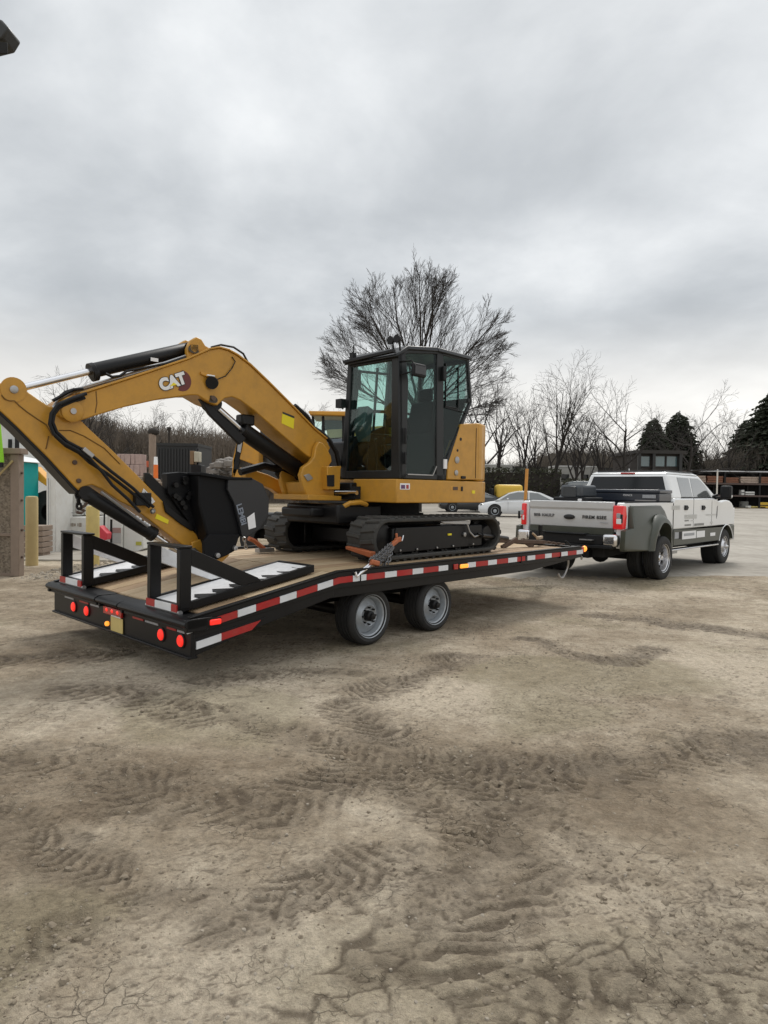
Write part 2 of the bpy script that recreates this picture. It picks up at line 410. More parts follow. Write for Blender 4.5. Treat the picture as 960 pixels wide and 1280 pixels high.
# churned tracks: (photo points on the ground, half width, lug pitch, relief, darkness)
TRK = [
 ([(580, 825), (500, 850), (430, 880), (470, 935), (560, 965), (640, 1010), (625, 1085), (560, 1160)], .30, .105, .017, 1.0),
 ([(960, 925), (860, 945), (760, 965), (660, 975), (590, 950)], .30, .12, .016, .95),
 ([(-40, 945), (90, 955), (200, 990), (330, 1005), (440, 975), (560, 950), (690, 985)], .30, .13, .015, .8),
 ([(-30, 1010), (110, 1075), (240, 1110), (330, 1150), (400, 1105), (520, 1085)], .20, .09, .013, .75),
 ([(-30, 826), (60, 822), (150, 815)], .32, .16, .02, 1.0),
 ([(100, 868), (160, 872), (230, 892), (290, 893)], .25, .14, .016, .9),
 ([(672, 800), (710, 818), (770, 826), (835, 812)], .16, .12, .02, 1.15),
 ([(740, 768), (800, 775), (880, 785), (1000, 800)], .26, .14, .02, 1.1),
 ([(600, 1285), (680, 1225), (780, 1215), (900, 1240), (1000, 1190)], .22, .17, .012, .55),
 ([(1000, 1195), (880, 1175), (760, 1100), (700, 1040)], .18, .11, .012, .5),
 ([(130, 1160), (60, 1200), (-30, 1240)], .16, .1, .012, .6),
 ([(250, 850), (330, 842), (420, 838)], .25, .15, .012, .7),
 ([(330, 905), (400, 930), (520, 985), (600, 1050)], .2, .1, .014, .7),
]
for k, (pp, hw, pitch, amp, dk) in enumerate(TRK):
    pts = [gpt(*q) for q in pp]
    d, S, D = polydist(WX, WY, pts)
    sel = d < hw * 1.9 + .25; Xf, Yf, df, Sf, Df = X, Y, d, S, D; X, Y, d, S, D = X[sel], Y[sel], d[sel], S[sel], D[sel]
    m = npstep(hw * 1.35, hw * .25, d + .42 * (fbm(X, Y, 2.2, 4, 30 + k, .6) - .5))
    pitch = pitch * .82; ph = 2 * math.pi * (S + np.abs(D) * .75 + .05 * fbm(X, Y, 5, 2, 50 + k)) / pitch
    lug = np.clip(np.sin(ph + 2.6 * (fbm(X, Y, 7, 2, 55 + k) - .5)) * 3.5, -1, 1) * npstep(.26, .42, fbm(X, Y, 8, 3, 57 + k, .6))
    gate = npstep(.34, .52, fbm(X, Y, 3.1, 3, 70 + k))
    dd_ = m * gate * amp * lug * .42 + m * amp * 1.05 * (fbm(X, Y, 14, 4, 20 + k, .68) - .5); H[sel] += dd_ - m * .006; DET[sel] += dd_
    rim = np.exp(-((d - hw * 1.15) / (.25 * hw)) ** 2); H[sel] += rim * .008 * fbm(X, Y, 4, 2, 25 + k)
    mud[sel] = np.maximum(mud[sel], m * dk * np.clip(-.25 + 2.0 * fbm(X, Y, 3.6, 5, 40 + k, .65), 0, 1)); X, Y = Xf, Yf
# flattened damp plates with cracks between them, front right
pl, _, _ = polydist(WX, WY, [gpt(480, 1190), gpt(600, 1205), gpt(760, 1225), gpt(960, 1230)])
plm = .8 * npstep(.40, .08, pl + .3 * (fbm(X, Y, 2.5, 3, 79) - .5))
def voro(x, y, seed):
    ix = np.floor(x); iy = np.floor(y); f1 = np.full(x.shape, 9.); f2 = np.full(x.shape, 9.)
    for a in (-1, 0, 1):
        for b in (-1, 0, 1):
            cx = ix + a; cy = iy + b
            px_ = cx + _lat(cx, cy, seed); py_ = cy + _lat(cx, cy, seed + 5)
            d = np.hypot(px_ - x, py_ - y); f2 = np.minimum(f2, np.maximum(f1, d)); f1 = np.minimum(f1, d)
    return f1, f2
nearm = (Y > 1) & (Y < 16) & (np.abs(X) < 12)
f1 = np.ones_like(X); f2 = np.ones_like(X) * 2
VX = WX + .06 * (fbm(X, Y, 9, 3, 97) - .5); VY = WY + .06 * (fbm(X, Y, 9, 3, 98) - .5)
a, b = voro((VX[nearm] + .3 * VY[nearm]) * 5.2, VY[nearm] * 8.5, 5); f1[nearm] = a; f2[nearm] = b
crk = np.clip(1.3 - (f2 - f1) / .085, 0, 1) * npstep(.16, .32, fbm(X, Y, 3.5, 2, 99))
H += plm * (.005 * (1 - np.clip(f1, 0, 1)) - .006 * crk); DET -= plm * .0065 * crk
a, b = voro(WX[nearm] * 11, WY[nearm] * 14, 15); g1 = np.ones_like(X); g2 = np.ones_like(X) * 2; g1[nearm] = a; g2[nearm] = b
crk2 = np.clip(1 - (g2 - g1) / .10, 0, 1) * npstep(.52, .66, fbm(X, Y, 1.4, 3, 77)) * (1 - plm)
H -= .004 * crk2
rdg = 1 - np.abs(2 * fbm(WX, WY, 5.5, 4, 140, .6) - 1) * 2.2
rdg2 = fbm(WX * .55, WY * 1.5, 9, 4, 150, .62) - .5
rough = npstep(.36, .62, fbm(X, Y, .9, 3, 160))
for (sc1, nst, hh_, sd) in ((3.2, 7, .0042, 170), (6.5, 7, .0026, 180)):     # thin crusts broken into low ledges
    nn = fbm(WX * .8, WY * 1.25, sc1, 4, sd, .58) * nst; fr = nn - np.floor(nn); stp = npstep(.0, .16, fr)
    gt_ = (1 - .9 * plm) * near * npstep(.44, .60, fbm(X, Y, 1.1, 3, sd + 3)) * (.5 + .5 * np.clip(mud * 2, 0, 1))
    H += gt_ * hh_ * (stp - fr) * 1.6; DET += gt_ * -.017 * np.exp(-((fr - .03) / .05) ** 2) * npstep(.3, .55, fbm(X, Y, 9, 3, sd + 7))  # DET also gets a dark line at each ledge foot, painted as shade
dd_ = near * (.25 + .75 * rough) * (.0035 * (rdg - .5) + .008 * rdg2) * (1 - .85 * plm); H += dd_; DET += dd_
fine = fbm(X, Y, 26, 3, 8, .6) - .5
H += near * fine * .006 * (.5 + mud)
# hard flattened ground below the concrete at the right and under the vehicles
lineT = X * UD.x + Y * UD.y; lineW = X * ND.x + Y * ND.y - DN
conc = npstep(13.5, 14.2, Y + .7 * (fbm(X, Y, .7, 3, 60) - .5) - .12 * np.clip(X - 4, 0, 20)) * npstep(1.4, 2.2, X + .3 * (Y - 14))
H *= (1 - .85 * conc) * (.15 + .85 * near)
GB = .30 * npstep(18, 38, Y) + .27 * npstep(45, 75, Y)
for tw in ((5.19, .2), (6.29, .2), (5.19, 2.8), (6.29, 2.8)):
    p = LW(*tw); r = np.hypot(X - p.x, Y - p.y); H = H * npstep(.15, .6, r) - .004 * np.exp(-(r / .25) ** 2)
H -= conc * .02
green = npstep(.50, .68, fbm(X, Y, .8, 4, 120)) * .8 + plm * .7
tone = fbm(X, Y, .55, 5, 130, .6)
me = bpy.data.meshes.new('ground')
ny, nx = GX.shape
co = np.empty((nx * ny, 3)); co[:, 0] = X; co[:, 1] = Y; co[:, 2] = H + GB
idx = np.arange(nx * ny).reshape(ny, nx)
q = np.stack([idx[:-1, :-1], idx[:-1, 1:], idx[1:, 1:], idx[1:, :-1]], -1).reshape(-1, 4)
me.vertices.add(nx * ny); me.vertices.foreach_set('co', co.ravel())
me.loops.add(q.size); me.loops.foreach_set('vertex_index', q.ravel().astype(np.int32))
me.polygons.add(len(q)); me.polygons.foreach_set('loop_start', np.arange(0, q.size, 4, dtype=np.int32)); me.polygons.foreach_set('loop_total', np.full(len(q), 4, dtype=np.int32))
me.update(calc_edges=True); me.shade_smooth()
at = me.color_attributes.new('soil', 'FLOAT_COLOR', 'POINT')
cav = np.clip(plm * crk + .6 * crk2 + np.clip((-DET - .0010) / .006, 0, 1) * .85 * (1 - .9 * conc), 0, 1)  # cracks, plus low spots shaded in colour to carry the relief
dry = np.clip((DET - .001) / .008, 0, 1)
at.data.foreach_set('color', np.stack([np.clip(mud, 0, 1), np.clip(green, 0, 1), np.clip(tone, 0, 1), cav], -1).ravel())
def soil_mat():
    m = bpy.data.materials.new('packed_dirt'); m.use_nodes = True; t = m.node_tree; b = bs(m)
    co = nd(t, 'ShaderNodeTexCoord').outputs['Object']
    va = nd(t, 'ShaderNodeAttribute', attribute_name='soil'); s = nd(t, 'ShaderNodeSeparateColor'); t.links.new(va.outputs['Color'], s.inputs[0])
    mud_, grn, ton = s.outputs[0], s.outputs[1], s.outputs[2]
    n_s = noise(t, co, 4.5, 8, .68); n_f = noise(t, co, 45, 6, .7); n_g = noise(t, co, 240, 3, .7)
    base = ramp(t, mth(t, 'ADD', mth(t, 'MULTIPLY', ton, .6), mth(t, 'MULTIPLY', n_s, .4)),
                [(.34, (.225, .175, .120)), (.44, (.315, .255, .182)), (.52, (.395, .328, .243)), (.62, (.50, .425, .325))])
    base = mixc(t, mth(t, 'MULTIPLY', grn, .55), base, (.235, .205, .125))
    mf = mth(t, 'MULTIPLY_ADD', mth(t, 'SUBTRACT', n_s, .5), .9, mud_, clamp=True)
    mf = mth(t, 'MULTIPLY', mf, ramp(t, mud_, [(0.02, (0, 0, 0)), (.3, (1, 1, 1))]))
    base = mixc(t, mth(t, 'MULTIPLY', mf, .78), base, (.135, .103, .068))
    # lighter dry specks, dark specks
    n_m = noise(t, co, 13, 6, .72); k = mth(t, 'MULTIPLY', mth(t, 'MULTIPLY_ADD', n_f, 1.0, .50), mth(t, 'MULTIPLY_ADD', n_m, 1.1, .45))
    k = mth(t, 'MULTIPLY', k, mth(t, 'MULTIPLY_ADD', n_g, .9, .55))
    cc = nd(t, 'ShaderNodeCombineColor'); [t.links.new(k, cc.inputs[i]) for i in range(3)]
    base = mixc(t, 1.0, base, cc.outputs[0], 'MULTIPLY')
    vo = nd(t, 'ShaderNodeTexVoronoi'); vo.inputs['Scale'].default_value = 38; t.links.new(co, vo.inputs['Vector'])
    sp = ramp(t, vo.outputs['Distance'], [(.0, (1, 1, 1)), (.13, (1, 1, 1)), (.2, (0, 0, 0))])
    vs = nd(t, 'ShaderNodeSeparateColor'); t.links.new(vo.outputs['Color'], vs.inputs[0])
    sel = ramp(t, vs.outputs[0], [(.80, (0, 0, 0)), (.82, (1, 1, 1))], 'CONSTANT')
    base = mixc(t, mth(t, 'MULTIPLY', mth(t, 'MULTIPLY', sp, sel), .5), base, (.44, .40, .33))
    wv = nd(t, 'ShaderNodeVectorMath', operation='ADD'); nz = nd(t, 'ShaderNodeTexNoise'); nz.inputs['Scale'].default_value = 7; nz.inputs['Detail'].default_value = 4; t.links.new(co, nz.inputs['Vector'])
    sc0 = nd(t, 'ShaderNodeVectorMath', operation='SCALE'); t.links.new(nz.outputs['Color'], sc0.inputs[0]); sc0.inputs['Scale'].default_value = .22; t.links.new(co, wv.inputs[0]); t.links.new(sc0.outputs[0], wv.inputs[1])
    ve = nd(t, 'ShaderNodeTexVoronoi', feature='DISTANCE_TO_EDGE'); ve.inputs['Scale'].default_value = 9; t.links.new(wv.outputs[0], ve.inputs['Vector'])
    ck = ramp(t, ve.outputs['Distance'], [(0, (1, 1, 1)), (.035, (0, 0, 0))])
    ck = mth(t, 'MULTIPLY', ck, ramp(t, noise(t, co, 1.7, 4, .6), [(.50, (0, 0, 0)), (.62, (1, 1, 1))]))
    base = mixc(t, mth(t, 'MULTIPLY', ck, .30), base, (.075, .055, .034))
    base = mixc(t, mth(t, 'MULTIPLY', va.outputs['Alpha'], .72), base, (.065, .046, .030))  # cracks and the painted shade of low spots darken the soil
    t.links.new(base, b.inputs['Base Color'])
    t.links.new(mth(t, 'MULTIPLY_ADD', mf, -.22, .92), b.inputs['Roughness']); b.inputs['Specular IOR Level'].default_value = .25
    hh = mth(t, 'ADD', mth(t, 'MULTIPLY', n_f, .9), mth(t, 'MULTIPLY', n_g, .25))
    hh = mth(t, 'ADD', hh, mth(t, 'MULTIPLY', mth(t, 'MULTIPLY', sp, sel), .25)); hh = mth(t, 'SUBTRACT', hh, mth(t, 'MULTIPLY', ck, .5)); hh = mth(t, 'ADD', hh, mth(t, 'MULTIPLY', noise(t, co, 14, 5, .65), 1.3))
    bn = nd(t, 'ShaderNodeBump'); bn.inputs['Strength'].default_value = 1.0; bn.inputs['Distance'].default_value = .020
    t.links.new(hh, bn.inputs['Height']); t.links.new(bn.outputs[0], b.inputs['Normal'])
    return m
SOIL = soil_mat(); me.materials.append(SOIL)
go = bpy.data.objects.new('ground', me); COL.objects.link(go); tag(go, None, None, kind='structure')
go['label'] = 'tan packed dirt yard churned by tyre and track marks'
def ghit(x, y):
    i = min(max(int(np.searchsorted(gx, x)), 1), nx - 1); j = min(max(int(np.searchsorted(gy, y)), 1), ny - 1)
    fx = (x - gx[i - 1]) / (gx[i] - gx[i - 1]); fy = (y - gy[j - 1]) / (gy[j] - gy[j - 1]); Z = co[:, 2]
    g = lambda a, b: Z[b * nx + a]
    return float((g(i - 1, j - 1) * (1 - fx) + g(i, j - 1) * fx) * (1 - fy) + (g(i - 1, j) * (1 - fx) + g(i, j) * fx) * fy)

# concrete apron: large slabs with open joints, the near edge broken and half buried in dirt
def conc_mat():
    m = bpy.data.materials.new('dusty_concrete'); m.use_nodes = True; t = m.node_tree; b = bs(m)
    co = nd(t, 'ShaderNodeTexCoord').outputs['Object']
    a = noise(t, co, .35, 6, .6); c = noise(t, co, 3.5, 7, .65); d = noise(t, co, 60, 3, .6)
    col = ramp(t, mth(t, 'ADD', mth(t, 'MULTIPLY', a, .6), mth(t, 'MULTIPLY', c, .4)), [(.32, (.20, .175, .14)), (.5, (.31, .28, .235)), (.68, (.42, .385, .33))])
    k = mth(t, 'MULTIPLY_ADD', d, .3, .86); cc = nd(t, 'ShaderNodeCombineColor'); [t.links.new(k, cc.inputs[i]) for i in range(3)]
    t.links.new(mixc(t, 1.0, col, cc.outputs[0], 'MULTIPLY'), b.inputs['Base Color']); b.inputs['Roughness'].default_value = .8
    bn = nd(t, 'ShaderNodeBump'); bn.inputs['Strength'].default_value = .3; bn.inputs['Distance'].default_value = .01
    t.links.new(c, bn.inputs['Height']); t.links.new(bn.outputs[0], b.inputs['Normal']); return m
CONC = conc_mat()
apr = bpy.data.objects.new('concrete_apron', None); COL.objects.link(apr); apr['kind'] = 'structure'; apr['label'] = 'pale dusty concrete paving at the far right of the yard'
apr['org'] = [0, 0, 0]
rx = random.Random(5)
def edgeY(x): return 13.25 + .12 * max(0, x - 4) + .35 * math.sin(x * 1.3) + .16 * math.sin(x * 3.7 + 1)
for i in range(0, 12):
    for j in range(0, 12):
        x0 = 1.6 + i * 5; x1 = x0 + 4.985; y0 = 12.6 + j * 5; y1 = y0 + 4.985
        if y0 > 60: continue
        b = MB(); N = 20 if j == 0 else 5
        for a in range(N + 1):
            x = x0 + (x1 - x0) * a / N
            ya = y0
            if j == 0: ya = max(y0, edgeY(x))
            if i == 0: x = max(x, 1.6 + 1.2 * sstep(12, 20, ya) * 0 + .25 * math.sin(ya * 2)) if a == 0 else x
            for bb in range(9):
                y = ya + (y1 - ya) * bb / 8
                b.v.append((x, y, gz(x, y) + (-.012 if (j == 0 and bb == 0) else .006)))
        nv = len(b.v)
        b.v += [(p[0], p[1], p[2] - .10) for p in b.v]
        for a in range(N):
            for bb in range(8):
                k = a * 9 + bb; b.f.append((k, k + 9, k + 10, k + 1)); b.f.append((nv + k + 1, nv + k + 10, nv + k + 9, nv + k))
            b.f.append((a * 9, nv + a * 9, nv + a * 9 + 9, a * 9 + 9)); b.f.append((a * 9 + 8, a * 9 + 17, nv + a * 9 + 17, nv + a * 9 + 8))
        b.f.append(tuple([0, 1, nv + 1, nv]))
        for bb in range(8):
            b.f.append((bb, bb + 1, nv + bb + 1, nv + bb)); k = N * 9 + bb; b.f.append((k, nv + k, nv + k + 1, k + 1))
        b.build('concrete_slab', CONC, apr, smooth=20)

# pebbles and clods lying on the dirt
def pebbles(name, n, mt, rng, zone, smin, smax):
    b = MB()
    for _ in range(n):
        x, y = zone(rng); r = smin * (smax / smin) ** (rng.random() ** 3)
        z = ghit(x, y); a0 = rng.random() * 6.28; ring = []
        hz_ = r * (.4 + .4 * rng.random())
        base = len(b.v)
        for k in range(5):
            a = a0 + k * 1.257; q = r * (.75 + .5 * rng.random()); b.v.append((x + math.cos(a) * q, y + math.sin(a) * q, z - r * .1))
        for k in range(5):
            a = a0 + .5 + k * 1.257; q = r * (.45 + .4 * rng.random()); b.v.append((x + math.cos(a) * q, y + math.sin(a) * q, z + hz_ * (.7 + .4 * rng.random())))
        for k in range(5):
            k2 = (k + 1) % 5; b.f.append((base + k, base + k2, base + 5 + k)); b.f.append((base + k2, base + 5 + k2, base + 5 + k))
        b.f.append(tuple(base + 5 + k for k in range(5)))
    o = b.build(name, mt, None, smooth=50, recalc=False); return o
PEB = pm('pale_gravel', (.30, .26, .205), .85, var=.45, scale=30)
CLD = pm('dirt_clods', (.22, .18, .13), .95, var=.4, scale=20, bump=.5)
def znear(r):
    y = 1.9 + 7.5 * r.random() ** 1.6; return ((r.random() - .5) * 1.35 * y, y)
o = pebbles('gravel', 2000, PEB, random.Random(3), znear, .0022, .011); tag(o, 'small pale pebbles scattered over the dirt', None, kind='stuff')
def zmud(r):
    pp, hw = TRK[r.randrange(len(TRK))][:2]; i = r.randrange(len(pp) - 1); t = r.random()
    a = gpt(*pp[i]); c = gpt(*pp[i + 1]); return (a[0] + (c[0] - a[0]) * t + r.gauss(0, hw * .7), max(1.9, a[1] + (c[1] - a[1]) * t + r.gauss(0, hw * .7)))
o = pebbles('dirt_clods', 3400, CLD, random.Random(4), zmud, .004, .019); tag(o, 'loose brown dirt clods along the churned tracks', None, kind='stuff')
def zleft(r): return (-6.6 + r.random() * 2.6, 12.0 + r.random() * 3.4)
o = pebbles('gravel_patch', 2200, PEB, random.Random(8), zleft, .01, .05); tag(o, 'grey gravel strewn round the timber bollard', None, kind='stuff')

# ================================================================== FLATBED TRAILER
TR = thing('flatbed_trailer', 'black tandem axle equipment trailer with timber deck, beavertail and red and white tape', 'trailer', (2.97, 1.5, 0), line=True)
TW = 3.0; DH = .84; KT = 4.62
def tail_h(t): return .575 + (t - 2.97) * (DH - .575) / (KT - 2.97) if t < KT else DH
b = MB()
for s0, s1 in ((0, .055), (TW - .055, TW)):
    b.prism([(2.97, s0, .58), (KT, s0, DH + .005), (9.62, s0, DH + .012), (9.62, s0, DH - .15), (KT, s0, DH - .16), (2.97, s0, .435)], (0, s1 - s0, 0))
b.build('side_rail', BLKM, TR, bevel=.006)
b = MB()   # top angle lip of the rail
for s0, s1 in ((-.012, .05), (TW - .05, TW + .012)):
    b.prism([(2.95, s0, .583), (KT, s0, DH + .008), (9.63, s0, DH + .015), (9.63, s0, DH + .028), (KT, s0, DH + .021), (2.95, s0, .596)], (0, s1 - s0, 0))
b.build('rub_rail', BLKM, TR, bevel=.003)
b = MB()   # main beams and lower tail frame
for s0 in (.42, TW - .50):
    b.prism([(3.0, s0, .42), (KT, s0, DH - .06), (9.6, s0, DH - .06), (9.6, s0, .72), (8.3, s0, .585), (KT, s0, .585), (3.9, s0, .46), (3.0, s0, .28)], (0, .08, 0))
for s0 in (.004, TW - .064):
    b.prism([(2.985, s0, .44), (4.55, s0, .69), (4.55, s0, .60), (3.55, s0, .40), (2.985, s0, .255)], (0, .06, 0))
    b.prism([(4.5, s0 + .03, .69), (9.6, s0 + .03, .69), (9.6, s0 + .03, .68), (8.3, s0 + .03, .585), (4.5, s0 + .03, .585)], (0, .03, 0))
for t in np.arange(3.5, 9.6, .5):
    h = tail_h(t) - .06; b.box(t - .03, t + .03, .06, TW - .06, h - .09, h - .001)
b.build('main_frame', BLKM, TR, bevel=.004)
# deck boards
rb = random.Random(2); nb = 14; pitch = (TW - .13) / nb
flat = None
for i in range(nb):
    w0 = .065 + i * pitch
    for (t0, t1) in ((KT + .01, 7.2), (7.206, 9.56)):
        dz = rb.uniform(-.003, .002)
        b = MB(); b.box(t0, t1, w0 + .007, w0 + pitch - .007, DH - .045, DH - .006 + dz); b.build('plank', rb.choice(DECKG), TR, bevel=.004, seg=1)
    for (t0, t1) in ((3.12, 3.62 + (i % 2) * .35), (3.626 + (i % 2) * .35, KT)):
        dz = rb.uniform(-.003, .002); h0, h1 = tail_h(t0) - .008 + dz, tail_h(t1) - .008 + dz
        b = MB(); b.prism([(t0, w0 + .004, h0), (t1, w0 + .004, h1), (t1, w0 + .004, h1 - .04), (t0, w0 + .004, h0 - .04)], (0, pitch - .008, 0)); b.build('plank', rb.choice(DECKG), TR, bevel=.004, seg=1)
# reflective tape along the near side
def tapeseg(t0, t1, mt, dh=-.075, hh=.031, rail=None):
    f = rail or tail_h
    b = MB(); pts = [t0] + ([KT] if t0 < KT < t1 else []) + [t1]
    up = [(t, -.0145, f(t) + dh + hh + (t - KT) * .0025 * (t > KT)) for t in pts]; dn = [(t, -.0145, f(t) + dh - hh + (t - KT) * .0025 * (t > KT)) for t in reversed(pts)]
    b.prism(up + dn, (0, .0125, 0)); b.build('reflective_strip', mt, TR)
def tx(px, py=720): return PW(px, py, 0).x
seq = [(233, 247, 'w'), (263, 296, 'r'), (296, 319, 'w'), (319, 349, 'r'), (349, 370, 'w'), (370, 396, 'r'), (396, 415.5, 'w'), (415.5, 440, 'r'), (440, 457, 'w'), (457, 480, 'r'),
       (480, 495, 'w'), (495, 514.5, 'r'), (514.5, 528, 'w'), (528, 547, 'r'), (547, 559, 'w'), (582, 593.5, 'w'), (593.5, 608.7, 'r'), (608.7, 619.7, 'w'), (619.7, 633.8, 'r'),
       (633.8, 645, 'w'), (645, 655, 'r'), (658, 667.5, 'w'), (667.5, 679.7, 'r'), (679.7, 688, 'w'), (688, 700, 'r'), (700, 708, 'w'), (708, 719, 'r'), (719, 727, 'w')]
for a, c, k in seq:
    tapeseg(tx(a, 770 if a < 320 else 720) + .002, tx(c, 770 if c < 320 else 720) - .002, REDT if k == 'r' else WHTT)
low = lambda t: .345 + (t - 2.97) * .155
tapeseg(3.0, 3.24, WHTT, 0, .032, low)
b = MB(); b.prism([(3.24, -.008, low(3.24) + .032), (3.66, -.008, low(3.66) + .03), (3.56, -.008, low(3.56) - .032), (3.24, -.008, low(3.24) - .032)], (0, .012, 0)); b.build('reflective_strip', REDT, TR)
b = MB(); b.prism([(2.96, -.004, .32), (2.96, -.004, .40), (3.72, -.004, .50), (3.6, -.004, .42), (3.4, -.004, .37)], (0, .02, 0)); b.build('tail_side_plate', BLKM, TR, bevel=.003)
# side marker lamps
def lamp(name, mt, t, h, w=-.03, r=.028, L=.06):
    b = MB(); b.box(t - L - .012, t + L + .012, w + .012, w + .03, h - r - .012, h + r + .012); o = b.build(name, BLKP, TR, bevel=.004)
    b = MB(); b.box(t - L, t + L, w - .012, w + .014, h - r, h + r); b.build('lens', mt, o, bevel=.01)
lamp('marker_lamp', AMBL, 6.66, DH - .072, L=.075, r=.024)
b = MB(); b.box(6.48, 6.56, -.018, .002, DH - .105, DH - .04); b.build('marker_lamp_housing', REDD, TR, bevel=.005)
lamp('marker_lamp', REDL, 3.17, tail_h(3.17) - .075, L=.055, r=.024)
b = MB(); b.sphere((9.80, .02, .815), .048, 10, (1.2, .8, 1)); b.build('front_marker_lamp', AMBL, TR)
b = MB(); b.box(9.64, 9.76, 0, .08, .76, .85); b.build('front_marker_housing', REDD, TR, bevel=.01)
# rear bumper
b = MB()
b.box(2.955, 2.99, 0, TW, .25, .51)
b.box(2.93, 3.02, 0, TW, .236, .258)
for s0, s1 in ((0, 1.16), (1.20, 1.24), (1.70, 1.74), (1.78, TW)): b.box(2.915, 2.96, s0, s1, .47, .50)
b.build('rear_bumper', BLKM, TR, bevel=.006)
b = MB()   # rounded top roll of the tail
def roll(s0, s1, z0, z1):
    n = 7; P0 = [];
    for k in range(n):
        a = math.pi * (.5 + k / (n - 1) * 1.0); P0.append((2.95 + .075 * math.cos(a), s0, (z0 + z1) / 2 + (z1 - z0) / 2 * math.sin(a)))
    P0 += [(3.14, s0, z0 + .02), (3.14, s0, z1)]
    b.prism(P0, (0, s1 - s0, 0))
roll(-.03, 1.22, .495, .58); roll(1.24, 1.72, .50, .575); roll(1.74, TW + .06, .495, .58)
b.build('tail_roll', BLKM, TR, bevel=.004)
for s0 in (-.03, TW - .0): b = MB(); b.box(2.90, 3.1, s0, s0 + .06, .47, .575); b.build('bumper_end', BLKM, TR, bevel=.008)
for (wx, hh) in ((.15, .372), (.49, .372), (2.08, .37), (2.42, .37)):
    b = MB(); b.lathe((2.953, wx, hh), (-1, 0, 0), [(0, .064), (.008, .064), (.012, .052), (.004, .05)], 24); o = b.build('tail_light', BLKP, TR)
    b = MB(); b.lathe((2.95, wx, hh), (-1, 0, 0), [(0, .05), (.014, .05), (.022, .04), (.026, .0)], 24); b.build('lens', REDL, o)
for (s0, s1, mt) in ((.10, .22, WHTT), (.24, .40, REDT), (.56, .80, WHTT), (.84, 1.05, REDT), (1.80, 2.0, WHTT), (2.06, 2.28, REDT), (2.44, 2.68, WHTT)):
    b = MB(); b.box(2.949, 2.956, s0, s1, .440, .466); b.build('reflector', GSTK if mt is WHTT else REDT, TR)
for k in range(3):
    b = MB(); b.sphere((2.935, 1.32 + k * .12, .455), .03, 8, (.6, 1.2, .8)); b.build('centre_lamp', REDL, TR)
b = MB(); b.box(2.925, 2.95, 1.24, 1.64, .41, .485); b.build('lamp_bar', REDD, TR, bevel=.006)
b = MB(); b.box(2.94, 2.948, 1.24, 1.50, .245, .40); b.build('licence_plate', YPOST, TR, bevel=.003)
b = MB(); b.box(2.925, 2.94, 1.26, 1.46, .405, .43); b.build('plate_lamp', LGHT, TR, bevel=.003)
b = MB(); b.sphere((2.94, 1.58, .31), .026, 8); b.build('amber_indicator', AMBL, TR)
# folded ramps with their stand legs up
def ramp_unit(w0, w1, lab):
    wc = (w0 + w1) / 2
    b = MB()
    z0 = lambda t: tail_h(t) + .012
    L = 4.50
    for s0 in (w0, w1 - .045):
        b.prism([(2.98, s0, z0(2.98)), (L, s0, z0(L)), (L, s0, z0(L) + .075), (2.98, s0, z0(2.98) + .072)], (0, .045, 0))
    b.box(2.975, 3.03, w0 + .045, w1 - .045, z0(3), z0(3) + .07); b.box(L - .06, L, w0 + .045, w1 - .045, z0(L), z0(L) + .075)
    R = b.build('ramp', BLKM, TR, bevel=.004); R['label'] = lab
    b = MB()   # whitened tread plate
    b.prism([(3.03, w0 + .05, z0(3.03) + .058), (L - .06, w0 + .05, z0(L) + .062), (L - .06, w0 + .05, z0(L) + .05), (3.03, w0 + .05, z0(3.03) + .046)], (0, w1 - w0 - .1, 0))
    b.build('tread_plate', GALV, R)
    for k in range(7):      # pointed grip cleats along the near edge
        t = 3.22 + k * .185
        if t > L - .16: break
        z = z0(t) + .060
        b = MB(); b.prism([(t, w0 + .046, z), (t + .17, w0 + .046, z + .022), (t + .05, w0 + .24, z + .003), (t + .0, w0 + .15, z + .001)], (0, 0, .012)); b.build('grip_cleat', BLKM, R)
    for s0, s1 in ((w0 - .006, w0 + .055), (w1 - .055, w1 + .006)):
        b = MB(); b.box(2.985, 3.095, s0, s1, z0(3) + .03, 1.145)
        b.build('ramp_leg', BLKM, R, bevel=.005)
    b = MB(); b.box(2.98, 3.105, w0 - .008, w1 + .008, 1.148, 1.172); b.build('leg_top_bar', BLKM, R, bevel=.006)
    for s0, mt, dn in ((w0 - .004, BLKM, 0), (w1 - .06, GALV, .02)):  # far brace coloured white to put the sky light on it into the colour
        b = MB(); b.prism([(3.095, s0, 1.146 - dn), (3.095, s0, 1.0 - dn), (3.62, s0, .775), (3.84, s0, .80), (3.80, s0, .835 - dn)], (0, .064, 0)); b.build('brace', mt, R, bevel=.004)
    z = z0(3) + .034
    for s0, s1, mt in ((w0 + .02, w0 + .11, REDT), (w0 + .115, w1 - .18, WHTT), (w1 - .175, w1 - .015, REDT)):
        b = MB(); b.box(2.965, 2.978, s0, s1, z - .03, z + .034); b.build('reflective_strip', mt, R)
    b = MB(); b.cyl((2.99, w0 - .01, z0(3) - .0), (2.99, w1 + .01, z0(3) - .0), .022, 10); b.build('hinge_pin', STEEL, R)
ramp_unit(.245, .83, 'near folded ramp with white plate and toothed cleats')
ramp_unit(2.265, 2.88, 'far folded ramp with white plate')
